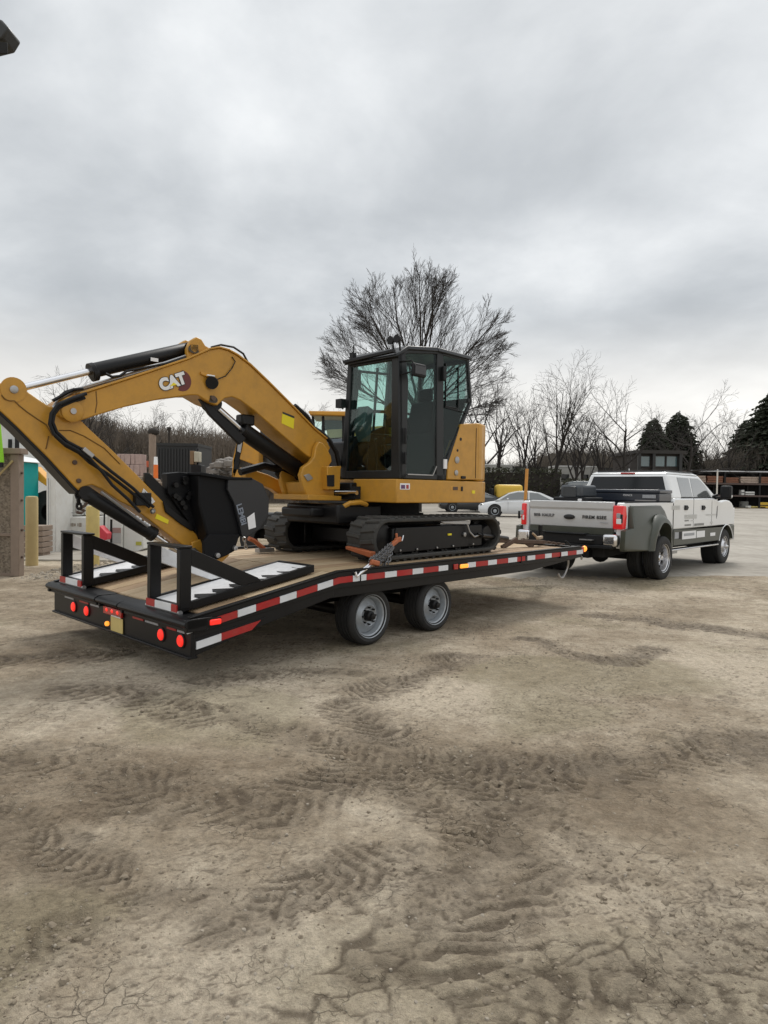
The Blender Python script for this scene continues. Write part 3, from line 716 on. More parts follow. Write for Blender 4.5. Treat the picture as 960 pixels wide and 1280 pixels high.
# wheels
def wheel(parent, t, w, h, r, rr, wd, side=-1, rim=RIMG, tread=True, hubm=BLKM, name='wheel', dish=.06, bolts=8, holes=0):
    """side -1: outer face looks towards small w"""
    e = MB(); s = side
    pr = [(-wd * .5, rr * .98), (-wd * .52, rr * 1.08), (-wd * .56, (r + rr) / 2), (-wd * .50, r * .955), (-wd * .42, r * .992)]
    ng = 4
    for k in range(ng):
        x = -wd * .38 + wd * .76 * (k + .5) / ng; q = wd * .03
        pr += [(x - q * 2.4, r), (x - q, r), (x - q, r * .975), (x + q, r * .975), (x + q, r)]
    pr += [(wd * .42, r * .992), (wd * .50, r * .955), (wd * .56, (r + rr) / 2), (wd * .52, rr * 1.08), (wd * .5, rr * .98), (wd * .35, rr * .9), (-wd * .35, rr * .9), (-wd * .5, rr * .98)]
    e.lathe((t, w, h), (0, -s, 0), pr, 40); tyre = None
    ty = e.build('tyre', TYRE, parent, smooth=40)
    m = MB()
    m.lathe((t, w, h), (0, s, 0), [(wd * .50, rr * 1.0), (wd * .53, rr * 1.04), (wd * .50, rr * 1.03), (wd * .44, rr * .94), (wd * .40, rr * .90), (wd * .1, rr * .86), (-wd * .1 + dish, rr * .84), (dish * .9 + .01, rr * .62), (dish * 1.2 + .025, rr * .50), (dish * 1.1, rr * .32), (dish * 1.1, .001)], 40)
    ri = m.build('rim', rim, ty, smooth=30)
    m = MB(); m.lathe((t, w, h), (0, s, 0), [(dish * 1.1, rr * .26), (dish * 1.1 + .06, rr * .24), (dish * 1.1 + .075, rr * .16), (dish * 1.1 + .10, rr * .14), (dish * 1.1 + .105, .001)], 20)
    for k in range(bolts):
        a = 2 * math.pi * k / bolts; c = Vector((t + math.cos(a) * rr * .40, w, h + math.sin(a) * rr * .40))
        m.cyl(c + Vector((0, s * dish, 0)), c + Vector((0, s * (dish * 1.2 + .04), 0)), rr * .045, 6)
    m.build('hub', hubm, ri if False else ty, smooth=30)
    if holes:
        m = MB()
        for k in range(holes):
            a = 2 * math.pi * (k + .5) / holes; c = Vector((t + math.cos(a) * rr * .70, w, h + math.sin(a) * rr * .70))
            m.lathe(c + Vector((0, s * (dish * .62 + .0), 0)), (0, s, 0), [(0, rr * .10), (.022, rr * .10), (.022, .001)], 12)
        m.build('vent_hole', DARK, ty, smooth=30)
    ty.name = name; return ty
for t in (5.19, 6.29):
    wheel(TR, t, .23, .312, .315, .228, .25, -1)
    wheel(TR, t, 2.77, .312, .315, .228, .25, 1)
b = MB()
for t in (5.19, 6.29):
    b.cyl((t, .2, .312), (t, 2.8, .312), .06, 12); b.box(t - .45, t + .45, .56, .62, .43, .47); b.box(t - .45, t + .45, 2.38, 2.44, .43, .47)
    b.box(t - .06, t + .06, .54, .64, .33, .46)
for t in (4.72, 5.74, 6.76): b.box(t - .03, t + .03, .55, .63, .40, .60); b.box(t - .03, t + .03, 2.37, 2.45, .40, .60)
b.build('axle_and_springs', BLKM, TR, bevel=.004)
# front: tongue, jack, coupler, loop of hose
b = MB()
b.box(9.6, 9.68, 0, TW, .69, .86)
b.beam((9.6, .75, .66), (11.25, 1.42, .60), .09, .15); b.beam((9.6, 2.25, .66), (11.25, 1.58, .60), .09, .15); b.beam((11.15, 1.5, .60), (11.8, 1.5, .60), .12, .13)
b.beam((10.3, 1.05, .70), (10.3, 1.95, .70), .1, .05)
b.build('tongue', BLKM, TR, bevel=.006)
b = MB(); b.cyl((10.75, 1.38, .45), (10.75, 1.38, 1.10), .04, 12); b.cyl((10.75, 1.38, .38), (10.75, 1.38, .46), .03, 12); b.box(10.69, 10.81, 1.32, 1.44, .37, .385); b.cyl((10.75, 1.38, 1.0), (10.62, 1.2, 1.0), .012, 6)
b.build('jack', BLKM, TR, bevel=.003)
b = MB()
pts = [(9.35 + .03 * math.sin(k), .10 + .0 * k, .60 + 0 * k) for k in range(1)]
arc = [(9.30 + .18 * math.cos(a), .12 - .02 * math.sin(2 * a), .56 + .17 * math.sin(a)) for a in np.linspace(-2.6, .9, 12)]
b.tube(arc, .017, 8); b.build('stored_chain_loop', STEEL, TR)
b = MB(); b.tube([(9.68, .06, .76), (9.80, .10, .72), (9.95, .14, .66), (10.02, .18, .63)], .018, 6); b.build('safety_hook', STEEL, TR)
b = MB(); b.tube([(9.52, .10, .86), (9.47, .12, .92), (9.42, .14, .95)], .011, 6); b.build('lever', BLKM, TR)
b = MB()   # front stake pocket dividers
for t in (9.0, 7.95, 4.9): b.box(t, t + .012, -.02, 0, DH - .12, DH - .03)
b.build('stake_pocket', BLKM, TR)

# ================================================================== EXCAVATOR
EX = thing('excavator', 'yellow compact excavator with black cab riding on the trailer deck, boom folded back', 'excavator', (6.77, 1.42, DH), line=True)
DK = DH - .004
def track(w0, w1, front=False):
    T0, T1, HT = 5.47, 8.06, 1.375; r = (HT - DK) / 2
    def loop(off, n=10):
        pts = []; rr = r + off; zc = DK + r
        # slightly larger sprocket at the rear, idler at the front
        for k in range(n + 1):
            a = math.pi / 2 + math.pi * k / n; pts.append((T0 + r + rr * math.cos(a), zc + rr * math.sin(a)))
        for k in range(n + 1):
            a = -math.pi / 2 + math.pi * k / n; pts.append((T1 - r + rr * .97 * math.cos(a), zc + rr * .97 * math.sin(a) - (.0 if k else 0)))
        return pts
    o = loop(-.022); i = loop(-.07); n = len(o)
    b = MB()
    for wv in (w0, w1):
        b.v += [(x, wv, z) for x, z in o] + [(x, wv, z) for x, z in i]
    for k in range(n):
        k2 = (k + 1) % n
        b.f += [(k, k2, n + k2, n + k), (2 * n + k, 3 * n + k, 3 * n + k2, 2 * n + k2), (k, 2 * n + k, 2 * n + k2, k2), (n + k, n + k2, 3 * n + k2, 3 * n + k)]
    tk = b.build('track', RUBT, EX, smooth=40, bevel=.012)
    # tread lugs: one mesh, many copies
    per = []; L = 0; full = loop(-.022, 24); m = len(full)
    cum = [0]
    for k in range(m):
        a = full[k]; c = full[(k + 1) % m]; cum.append(cum[-1] + math.hypot(a[0] - c[0], a[1] - c[1]))
    tot = cum[-1]; N = 42; wd = w1 - w0
    lm = None
    for q in range(N):
        for half in (0, 1):
            s = tot * (q + .5 * half) / N; k = max(j for j in range(m) if cum[j] <= s); f = (s - cum[k]) / (cum[k + 1] - cum[k]); a = full[k]; c = full[(k + 1) % m]
            x = a[0] + (c[0] - a[0]) * f; z = a[1] + (c[1] - a[1]) * f; dx, dz = c[0] - a[0], c[1] - a[1]; l = math.hypot(dx, dz); dx /= l; dz /= l
            if lm is None:
                mm = MB(); h = .022
                mm.hexa([(-.030, 0, 0), (.030, .0, 0), (.052, wd * .50, 0), (-.002, wd * .50, 0)], [(-.020, .006, h), (.018, .006, h), (.042, wd * .48, h), (.006, wd * .48, h)])
                ob = mm.build('tread_lug', RUBT, tk, org=(0, 0, 0), smooth=20); lm = ob.data
            else:
                ob = bpy.data.objects.new('tread_lug', lm); COL.objects.link(ob); ob.parent = tk
            og = Vector(EX['org'])
            wv = w0 if half == 0 else w1
            sy = 1 if half == 0 else -1
            # local x along travel, z outward
            ox, oz = -dz, dx   # candidate outward
            cx, cz = (T0 + T1) / 2, DK + r
            if (x - cx) * ox + (z - cz) * oz < 0 or abs(x - cx) < (T1 - T0) / 2 - r and ((z > cz) != (oz > 0)): ox, oz = -ox, -oz
            ob.matrix_local = Matrix(((dx, 0, ox, x - og.x), (0, sy, 0, wv - og.y), (dz, 0, oz, z - og.z), (0, 0, 0, 1)))
    # track frame between the runs
    b = MB(); c0, c1 = w0 + .05, w1 - .05
    outer = w0 if w0 < 1.4 else w1; so_ = 1 if w0 < 1.4 else -1
    b.box(5.86, 7.66, c0, c1, DK + .10, DK + .40)
    tf = b.build('track_frame', BLKM, EX, bevel=.02)
    b = MB(); b.prism([(5.86, outer + so_ * .035, DK + .10), (7.30, outer + so_ * .035, DK + .11), (7.34, outer + so_ * .035, DK + .40), (5.9, outer + so_ * .035, DK + .40)], (0, so_ * .02, 0)); b.build('frame_cover', BLKM, tf, bevel=.008)
    b = MB()
    for k in range(6): b.lathe((6.0 + k * .29, (w0 + w1) / 2, DK + .115), (0, 1, 0), [(-.15, .03), (-.15, .065), (-.05, .065), (-.05, .05), (.05, .05), (.05, .065), (.15, .065), (.15, .03)], 14)
    b.build('track_roller', BLKM, tf)
    b = MB(); b.lathe((T0 + r, (w0 + w1) / 2, DK + r), (0, 1, 0), [(-.12, .001), (-.12, .12), (-.10, .19), (-.03, .205), (.03, .205), (.10, .19), (.12, .12), (.12, .001)], 24); b.build('idler', BLKM, tf)
    b = MB()
    b.lathe((T1 - r, (w0 + w1) / 2, DK + r), (0, 1, 0), [(-.16, .001), (-.16, .10), (-.10, .14), (-.05, .15), (-.04, .20), (.04, .20), (.05, .15), (.14, .12), (.14, .001)], 24)
    for k in range(14):
        a = 2 * math.pi * k / 14; c = Vector((T1 - r + .205 * math.cos(a), (w0 + w1) / 2, DK + r + .205 * math.sin(a))); b.beam(c - Vector((0, .03, 0)), c + Vector((0, .03, 0)), .04, .03, up=(math.cos(a), 0, math.sin(a)))
    b.build('sprocket', BLKM, tf)
    if w0 < 1.4:
        for (px, py) in ((500, 688), (521, 686.5), (546, 684.5), (566, 682.5), (591, 680)):
            p = PW(px, py, w0 + .03); b = MB(); b.lathe(p, (0, -1, 0), [(0, .014), (.012, .013), (.014, .001)], 8); b.build('bolt', STEEL, tf)
        p = PW(562, 668, w0 + .03); b = MB(); b.box(p.x - .035, p.x + .035, p.y - .006, p.y + .01, p.z - .012, p.z + .012); b.build('plate', YSTK, tf)
        p = PW(580, 668, w0 + .03); b = MB(); b.lathe(p, (0, -1, 0), [(0, .03), (.02, .028), (.024, .001)], 14); b.build('grease_cap', STEEL, tf)
        a = PW(552, 652, w0); c = PW(590, 651, w0)
        b = MB(); b.prism([(a.x, w0 + .02, a.z), (c.x, w0 + .02, c.z), (c.x - .02, w0 + .02, c.z - .05), (a.x + .1, w0 + .02, a.z - .03)], (0, .12, 0)); b.build('track_guide', STEEL, tf, bevel=.004)
        b = MB(); q = [PW(584, 655, w0), PW(587, 665, w0 - .01), PW(593, 671, w0 - .02), PW(601, 668, w0 - .02)]; b.tube(q, .012, 6); b.build('tie_hook', STEEL, tf)
track(.38, .83); track(2.02, 2.47)
b = MB()
b.prism([(5.95, .83, DK + .16), (7.55, .83, DK + .16), (7.55, .83, DK + .36), (5.95, .83, DK + .36)], (0, 1.19, 0))
b.box(6.15, 7.4, .95, 1.9, DK + .3, DK + .50)
b.build('undercarriage', BLKM, EX, bevel=.02)
b = MB(); b.lathe((6.77, 1.42, DK + .48), (0, 0, 1), [(0, .001), (0, .52), (.06, .52), (.06, .46), (.21, .46), (.21, .001)], 36); b.build('slew_ring', DARK, EX)
b = MB(); b.box(5.45, 6.2, .95, 1.95, 1.26, 1.50); b.box(5.25, 5.5, 1.2, 1.8, 1.34, 1.46); b.build('swing_frame', BLKM, EX, bevel=.03)
b = MB(); b.tube([(5.55, 1.0, 1.46), (5.62, .92, 1.52), (5.75, .88, 1.53), (5.88, .9, 1.50)], .03, 8); b.build('yellow_hose_guard', YEL, EX)
# house floor band
HB = 1.533
def P(px, py, w=.40): return PW(px, py, w)
t_f = 5.90; t_r = P(602, 600).x
b = MB()
ring = [(t_f, .42), (t_f, 1.17), (6.08, 1.17), (6.08, 2.36), (7.60, 2.42)]
for k in range(9):
    a = math.pi / 2 - math.pi * k / 8; ring.append((7.62 + .42 * math.cos(a) * 1.0, 1.41 + 1.0 * math.sin(a)))
ring += [(t_r, .40), (t_f + .04, .40)]
b.prism([(x, y, HB) for x, y in ring], (0, 0, .285)); b.build('house_floor', YEL, EX, bevel=.012)
# engine hood, near side cover
b = MB()
cov = [P(559, 599.5), P(561, 577), P(577, 530), P(598, 529), P(598, 600)]
b.prism([(p.x, .402, p.z) for p in cov], (0, .12, 0)); sc_ = b.build('side_cover', YEL, EX, bevel=.012)
hz0, hz1 = HB + .285, P(600, 529).z
b = MB(); ring = [(7.0, 2.40)]
for k in range(11):
    a = math.pi / 2 - math.pi * k / 10; ring.append((7.60 + .43 * math.cos(a), 1.41 + .995 * math.sin(a)))
ring += [(t_r - .0, .41), (7.48, .41), (7.48, .53), (7.40, .54), (7.40, 1.43), (7.0, 1.45)]
b.prism([(x, y, hz0 + .002) for x, y in ring], (0, 0, hz1 - hz0)); b.build('counterweight', YEL, EX, bevel=.03)
for (px, py, r, mt) in ((576, 549, .022, BLKM), (572, 563, .018, BLKM)):
    p = P(px, py); b = MB(); b.lathe((p.x, .404, p.z), (0, -1, 0), [(0, r), (.006, r), (.006, .001)], 10); b.build('cover_hole', mt, sc_)
for (px, py, r) in ((571, 575, .045), (570, 591, .036)):
    p = P(px, py); b = MB(); b.lathe((p.x, .403, p.z), (0, -1, 0), [(0, r), (.012, r), (.016, r * .7), (.016, .001)], 16); b.build('lock', STEEL, sc_)
p = P(579, 597); b = MB(); b.box(p.x - .05, p.x + .04, .385, .405, p.z - .015, p.z + .02); b.build('latch', BLKM, sc_, bevel=.004)
a, c = P(595.5, 535), P(596.5, 598); b = MB(); b.box(a.x - .004, a.x + .004, .398, .404, c.z, a.z); b.build('cover_seam', DARK, sc_)
p = P(556, 580); b = MB(); b.box(p.x - .03, p.x + .03, .385, .41, p.z - .06, p.z + .06); b.build('sticker', WSTK, EX)
# raised pieces on the band
for (x0, x1, y0, y1, mt, nm) in ((500, 512, 604, 612, WSTK, 'sticker'), (590, 593.5, 613, 617, YSTK, 'sticker')):
    a, c = P(x0, y0), P(x1, y1); b = MB(); b.box(a.x, c.x, .396, .402, c.z, a.z); b.build(nm, mt, EX)
a, c = P(501, 606), P(506, 611); b = MB(); b.box(a.x, c.x, .394, .3965, c.z, a.z); b.build('warning_symbol', pm('dull_purple_print', (.12, .05, .14), .5), EX)
a, c = P(507.5, 606), P(510.5, 611); b = MB(); b.box(a.x, c.x, .394, .3965, c.z, a.z); b.build('warning_symbol', REDT, EX)
a, c = P(563, 608), P(575.5, 613); b = MB(); b.box(a.x, c.x, .398, .403, c.z, a.z); o = b.build('tie_down_recess', YEL2, EX, bevel=.02); b = MB(); b.box(a.x + .05, c.x - .06, .394, .40, (a.z + c.z) / 2 - .022, (a.z + c.z) / 2 + .022); b.build('slot', RUST, o, bevel=.01)
o.scale = (1, 1, 1)
a = P(577, 611); b = MB(); b.box(a.x - .015, a.x + .02, .39, .402, a.z - .03, a.z + .03); b.build('hose_stub', BLKM, EX, bevel=.004)
# right-hand body behind the cab
b = MB(); b.box(6.10, 7.02, 1.50, 2.36, HB + .285, 2.32); b.build('right_hood', BLKM, EX, bevel=.04)

# ---- cab
CB = HB + .290
def roofh(t): return float(np.interp(t, [5.85, 5.93, 6.06, 6.6, 7.31], [3.27, 3.315, 3.40, 3.475, 3.47]))
t6 = 5.93; tB0, tB1 = 6.615, 6.755
tR = 7.30
sideout = [(t6, CB), (t6 - .02, 3.31), (6.06, 3.40), (6.6, 3.47), (tR, 3.47), (P(592, 503).x, P(592, 503).z), (P(559, 583).x, P(559, 583).z), (P(558, 598).x, CB)]
WN0, WN1 = .40, .43      # near wall bottom / top
WF0, WF1 = 1.42, 1.30    # far wall bottom / top
def wn(h): return WN0 + (WN1 - WN0) * (h - CB) / (3.4 - CB)
def wf(h): return WF0 + (WF1 - WF0) * (h - CB) / (3.4 - CB)
b = MB()
def strip(pts, side='n', th=.05):
    f = wn if side == 'n' else wf; s = 1 if side == 'n' else -1
    A = [(t, f(h), h) for t, h in pts]; B = [(t, f(h) + s * th, h) for t, h in pts]; n = len(pts)
    b.add(A + B, [tuple(range(n)), tuple(range(2 * n - 1, n - 1, -1))] + [(i, (i + 1) % n, (i + 1) % n + n, i + n) for i in range(n)])
for sd in ('n', 'f'):
    strip([(t6, CB), (t6 - .02, 3.30), (t6 + .10, 3.37), (t6 + .16, 3.0), (t6 + .12, CB)], sd)                  # A pillar
    strip([(tB0, CB), (tB0 + .01, 3.42), (tB1, 3.44), (tB1 + .01, CB)], sd, .06)                               # B pillar
    strip([(t6 - .02, 3.25), (t6 - .02, 3.31), (6.06, 3.40), (6.6, 3.47), (tR, 3.47), (tR, 3.41), (6.62, 3.40), (6.10, 3.33)], sd)   # roof rail
    q = [(p[0], p[1]) for p in sideout]
    strip([(q[4][0] - .045, 3.41), (q[4][0], 3.41), q[5], (q[5][0] - .045, q[5][1] + .0)], sd)
    strip([(q[5][0] - .05, q[5][1]), q[5], q[6], (q[6][0] - .06, q[6][1] + .02)], sd)
    strip([(q[6][0] - .05, q[6][1] + .02), q[6], q[7], (q[7][0] - .05, CB)], sd)
    strip([(t6 + .02, CB), (q[7][0], CB), (q[7][0], CB + .07), (t6 + .02, CB + .07)], sd)
# front and rear cross pieces
def cross(t, h0, h1, th=.05, s=1): b.hexa([(t, wn(h0), h0), (t + s * th, wn(h0), h0), (t + s * th, wf(h0), h0), (t, wf(h0), h0)], [(t, wn(h1), h1), (t + s * th, wn(h1), h1), (t + s * th, wf(h1), h1), (t, wf(h1), h1)])
cross(t6 - .003, CB, CB + .10); cross(t6 - .02, 3.23, 3.315); cross(tR, 3.38, 3.465, .05, -1); cross(tR + .02, 2.86, 2.92, .05, -1)
# front posts
for f, s in ((wn, 1), (wf, -1)):
    w0_, w1_ = (.14, .11) if s == 1 else (.09, .07)
    b.hexa([(t6 - .004, f(CB) - .0, CB), (t6 - .004, f(CB) + s * w0_, CB), (t6 + .06, f(CB) + s * w0_, CB), (t6 + .06, f(CB), CB)],
           [(t6 - .022, f(3.3), 3.30), (t6 - .022, f(3.3) + s * w1_, 3.30), (t6 + .05, f(3.3) + s * w1_, 3.30), (t6 + .05, f(3.3), 3.30)])
CABF = b.build('cab_frame', CABB, EX, bevel=.01)
b = MB()
rp = [(5.86, 3.285), (6.06, 3.415), (6.6, 3.485), (7.33, 3.485), (7.33, 3.44), (6.6, 3.44), (6.08, 3.365), (5.86, 3.25)]
b.hexa([(5.86, .40, 3.25), (6.07, .40, 3.37), (6.07, 1.33, 3.37), (5.86, 1.33, 3.25)], [(5.86, .41, 3.285), (6.06, .41, 3.415), (6.06, 1.32, 3.415), (5.86, 1.32, 3.285)])
b.hexa([(6.06, .40, 3.365), (6.62, .40, 3.43), (6.62, 1.33, 3.43), (6.06, 1.33, 3.365)], [(6.06, .42, 3.415), (6.62, .42, 3.487), (6.62, 1.31, 3.487), (6.06, 1.31, 3.415)])
b.hexa([(6.62, .40, 3.43), (7.33, .40, 3.43), (7.33, 1.33, 3.43), (6.62, 1.33, 3.43)], [(6.62, .42, 3.487), (7.32, .43, 3.482), (7.32, 1.30, 3.482), (6.62, 1.31, 3.487)])
b.build('cab_roof', CABB, EX, bevel=.012)
# glass
def pane(nm, pts, mt, th=.008, off=.012):
    b = MB(); n = Vector(pts[1]) - Vector(pts[0]); m_ = Vector(pts[-1]) - Vector(pts[0]); k = n.cross(m_).normalized() * th
    b.prism(pts, k); return b.build(nm, mt, EX, smooth=0)
def npt(t, h, o=.02): return (t, wn(h) + o, h)
def fpt(t, h, o=.02): return (t, wf(h) - o, h)
pane('windscreen', [(t6 + .012, wn(CB + .1) + .13, CB + .1), (t6 + .012, wf(CB + .1) - .085, CB + .1), (t6 - .0, wf(3.23) - .065, 3.235), (t6 - .0, wn(3.23) + .10, 3.235)], GLC)
pane('door_glass', [npt(t6 + .11, CB + .06), npt(tB0 + .01, CB + .06), npt(tB0 + .02, 3.42), npt(t6 + .13, 3.36)], GLD)
q = sideout
pane('quarter_glass', [npt(tB1, CB + .07), npt(q[7][0] - .04, CB + .07), npt(q[6][0] - .04, q[6][1]), npt(q[5][0] - .04, q[5][1]), npt(q[4][0] - .03, 3.42), npt(tB1, 3.42)], GLD)
pane('right_side_glass', [fpt(t6 + .08, 2.34), fpt(tR - .03, 2.75), fpt(tR - .03, 3.42), fpt(t6 + .10, 3.34)], GLC)
pane('rear_glass', [(tR - .02, wn(2.9) + .06, 2.9), (tR - .02, wf(2.9) - .06, 2.9), (tR - .02, wf(3.4) - .06, 3.40), (tR - .02, wn(3.4) + .06, 3.40)], GLC)
b = MB()   # frames of right side windows seen through the windscreen
b.beam(fpt(t6 + .06, 3.20, .03), fpt(tB0, 3.24, .03), .03, .03); b.beam(fpt(t6 + .06, 2.70, .03), fpt(tB0, 2.74, .03), .03, .04); b.beam(fpt(6.42, 2.32, .03), fpt(6.42, 3.3, .03), .025, .025)
b.build('right_window_rail', CABB, CABF)
b = MB()   # framed rear quarter window
a0 = [(6.80, 2.77), (7.06, 2.76), (7.06, 3.30), (6.80, 3.31)]
for (p0, p1) in ((a0[0], a0[1]), (a0[1], a0[2]), (a0[3], a0[0])): b.beam(npt(p0[0], p0[1], .006), npt(p1[0], p1[1], .006), .012, .02, up=(0, 1, 0))
b.beam(npt(6.78, 2.755, .006), npt(7.27, 2.72, .006), .014, .022, up=(0, 1, 0))
b.build('quarter_window_frame', BLKM, CABF)
# closed lower panels and rear wall
b = MB()
b.prism([fpt(t6 + .05, CB, .01), fpt(6.8, CB, .01), fpt(7.25, 2.72, .01), fpt(7.25, 2.75, .01), fpt(t6 + .05, 2.34, .01)], (0, -.03, 0))
b.prism([(6.76, .46, CB), (6.78, .46, CB), (7.27, .46, 2.88), (7.25, .46, 2.88)], (0, .90, 0))
b.box(t6 + .06, 6.8, .46, 1.38, CB, CB + .04)
b.prism([npt(t6 + .14, CB + .05, .045), npt(tB0, CB + .05, .045), npt(tB0, 2.42, .045), npt(t6 + .14, 2.36, .045)], (0, .01, 0))
b.prism([npt(tB1 + .02, CB + .05, .045), npt(q[7][0] - .05, CB + .05, .045), npt(q[6][0] - .03, q[6][1], .045), npt(6.86, 2.22, .045), npt(tB1 + .02, 2.22, .045)], (0, .01, 0))
b.build('cab_lower_panel', CABB, EX)
# interior
b = MB()
b.box(6.35, 6.82, .68, 1.14, 2.12, 2.28); b.prism([(6.74, .70, 2.24), (6.90, .70, 2.24), (7.02, .70, 2.85), (6.92, .70, 2.88)], (0, .42, 0)); b.box(6.42, 6.80, .72, 1.10, CB + .04, 2.12)
b.box(6.94, 7.02, .80, 1.02, 2.88, 3.05)
b.build('seat', BLKP, EX, bevel=.03)
b = MB(); b.box(6.15, 6.75, 1.16, 1.36, CB + .04, 2.42); b.box(6.25, 6.65, .50, .64, 2.1, 2.36); b.cyl((6.22, 1.22, 2.42), (6.18, 1.22, 2.62), .02, 8); b.cyl((6.28, .57, 2.36), (6.24, .57, 2.56), .02, 8)
b.build('console', BLKP, EX, bevel=.02)
b = MB(); b.cyl((6.12, .80, CB), (6.08, .80, 2.3), .012, 6); b.cyl((6.12, .95, CB), (6.08, .95, 2.3), .012, 6); b.sphere((6.08, .8, 2.31), .025, 6); b.sphere((6.08, .95, 2.31), .025, 6); b.build('travel_lever', BLKP, EX)
b = MB(); b.prism([(6.12, 1.12, 2.30), (6.15, 1.12, 2.30), (6.22, 1.14, 2.72), (6.12, 1.14, 2.76), (6.02, 1.12, 2.5)], (0, .20, 0)); b.build('monitor', pm('grey_screen_plastic', (.10, .12, .12), .4), EX, bevel=.01)
p = PT(448, 475, 6.0); b = MB(); b.beam((6.02, p.y, p.z + .10), (6.02, p.y, p.z - .12), .02, .03); b.beam((5.96, p.y + .1, p.z), (6.02, p.y + .02, p.z + .05), .02, .02); b.build('inside_mirror', BLKM, EX)
# door handle, hinges, door edge line
b = MB(); a = P(506, 538); b.beam((a.x, .385, a.z + .03), (a.x, .385, a.z - .16), .02, .03); b.beam((a.x + .0, .385, a.z - .26), (a.x, .385, a.z - .40), .02, .03); b.build('door_handle', BLKP, EX, bevel=.006)
b = MB(); b.beam((t6 + .135, .392, CB + .055), (tB0 - .08, .392, CB + .055), .008, .012); b.beam((tB0 - .08, .392, CB + .055), (tB0 - .01, .392, CB + .17), .008, .012); b.build('door_edge', STEEL, EX)
b = MB(); a = P(554.5, 466); b.box(a.x - .03, a.x + .03, .372, .42, a.z - .10, a.z + .08); b.build('hinge_cover', BLKP, EX, bevel=.01)
# outside mirror
a = PW(515, 453, .28); c = PW(531, 473, .28)
b = MB(); b.box(a.x, c.x, .25, .30, c.z, a.z); m_ = b.build('mirror', BLKP, EX, bevel=.02)
b = MB(); b.box(a.x + .02, c.x - .02, .242, .249, c.z + .03, a.z - .03); b.build('mirror_glass', pm('mirror_back_gloss', (.03, .03, .032), .25), m_)
b = MB(); b.tube([(5.95, .42, a.z + .02), (6.0, .30, a.z + .025), (a.x + .03, .28, a.z - .01)], .012, 6); b.tube([(5.95, .42, c.z + .02), (a.x, .30, c.z + .05)], .010, 6); b.build('mirror_arm', BLKM, m_)
# roof furniture
b = MB(); b.beam((5.84, 1.30, 3.29), (5.84, .43, 3.32), .05, .04); b.build('roof_light_bar', BLKM, EX, bevel=.006)
for (px, py) in ((499, 424), (491, 426)):
    p = PT(px, py, 5.95); b = MB(); b.lathe((5.95, p.y, p.z), (-1, 0, 0), [(0, .001), (0, .035), (.03, .05), (.05, .05), (.05, .001)], 14); b.cyl((5.95, p.y, p.z - .02), (5.98, p.y, 3.30), .012, 6); b.build('work_light', BLKP, EX)
p = PT(442, 440, 5.9); b = MB(); b.box(5.86, 5.92, p.y - .03, p.y + .03, 3.33, 3.40); b.cyl((5.9, p.y, 3.3), (5.9, p.y, 3.5), .008, 5); b.build('aerial', BLKM, EX)
p = PT(427, 505, 5.85); b = MB(); b.box(5.80, 5.88, p.y - .05, p.y + .06, p.z - .05, p.z + .06); b.tube([(5.92, 1.40, p.z - .05), (5.85, p.y, p.z)], .012, 6); b.build('camera_bracket', BLKM, EX)

# ---- swing post, boom, stick
WB0, WB1 = 1.38, 1.70
def BP(px, py, w=WB0): return PW(px, py, w)
def prp(nm, pix, w0, w1, mt, par=EX, bevel=.008, base=None):
    pts = [BP(x, y, base if base is not None else w0) for x, y in pix]
    pts = [(p.x, w0, p.z) for p in pts]
    b = MB(); b.prism(pts, (0, w1 - w0, 0)); return b.build(nm, mt, par, bevel=bevel)
lobe = [(399, 552), (404, 554), (409, 561), (414, 570), (415, 577), (411, 583), (409, 592), (411, 600), (418, 612), (418, 624), (384, 621), (379, 607), (376, 594), (379, 584), (388, 578), (393, 571), (395, 559)]
prp('swing_post', lobe, 1.30, 1.37, YEL, bevel=.012)
o = prp('swing_post_far_plate', [(x, y) for x, y in lobe], 1.71, 1.78, YEL, bevel=.012, base=1.30)
prp('swing_post_body', [(382, 603), (411, 598), (418, 612), (417, 624), (386, 622)], 1.372, 1.708, YEL, bevel=.01, base=1.30)
prp('bracket_box', [(409, 583), (427, 582.5), (426, 587), (425, 612), (410, 612)], 1.20, 1.50, YEL, bevel=.008, base=1.20)
prp('bracket_slot', [(409, 594), (418, 593.5), (418, 608), (409.5, 608)], 1.190, 1.199, DARK, bevel=0, base=1.19)
prp('bracket_foot', [(383, 618), (425, 620), (425, 626), (383, 625)], 1.22, 1.9, YEL, bevel=.008, base=1.25)
prp('swing_pin', [(379, 594), (386, 592), (391, 598), (384, 602)], 1.285, 1.30, STEEL, bevel=.006, base=1.3)
b = MB(); b.box(5.80, 6.06, 1.10, 1.60, HB + .03, HB + .24); b.build('swing_pivot', BLKM, EX, bevel=.02)
a, c = PT(420, 616, 5.78), PT(446, 616, 5.78); b = MB(); b.cyl((5.78, a.y, a.z), (5.78, c.y, c.z), .028, 12); b.build('swing_cylinder_rod', CHRO, EX)
a, c = PT(425, 622, 5.83), PT(446, 608, 5.83); b = MB(); b.box(5.80, 5.897, c.y, a.y, a.z - .01, c.z); b.build('swing_cylinder_recess', DARK, EX)

boom = [(74, 520), (72, 512), (76, 502), (85, 496), (107, 491), (125, 485), (175, 469), (235, 449), (262, 437), (274, 435), (285, 438), (296, 444), (312, 456), (335, 478), (362, 505), (392, 536), (408, 549), (413, 560),
        (405, 577), (396, 578), (382, 568), (352, 543), (318, 513), (300, 500), (290, 496), (281, 498), (272, 507), (262, 503), (247, 494), (238, 494), (200, 499), (155, 509), (118, 520), (100, 526), (86, 526)]
BM = prp('boom', boom, WB0, WB1, YEL, bevel=.012)
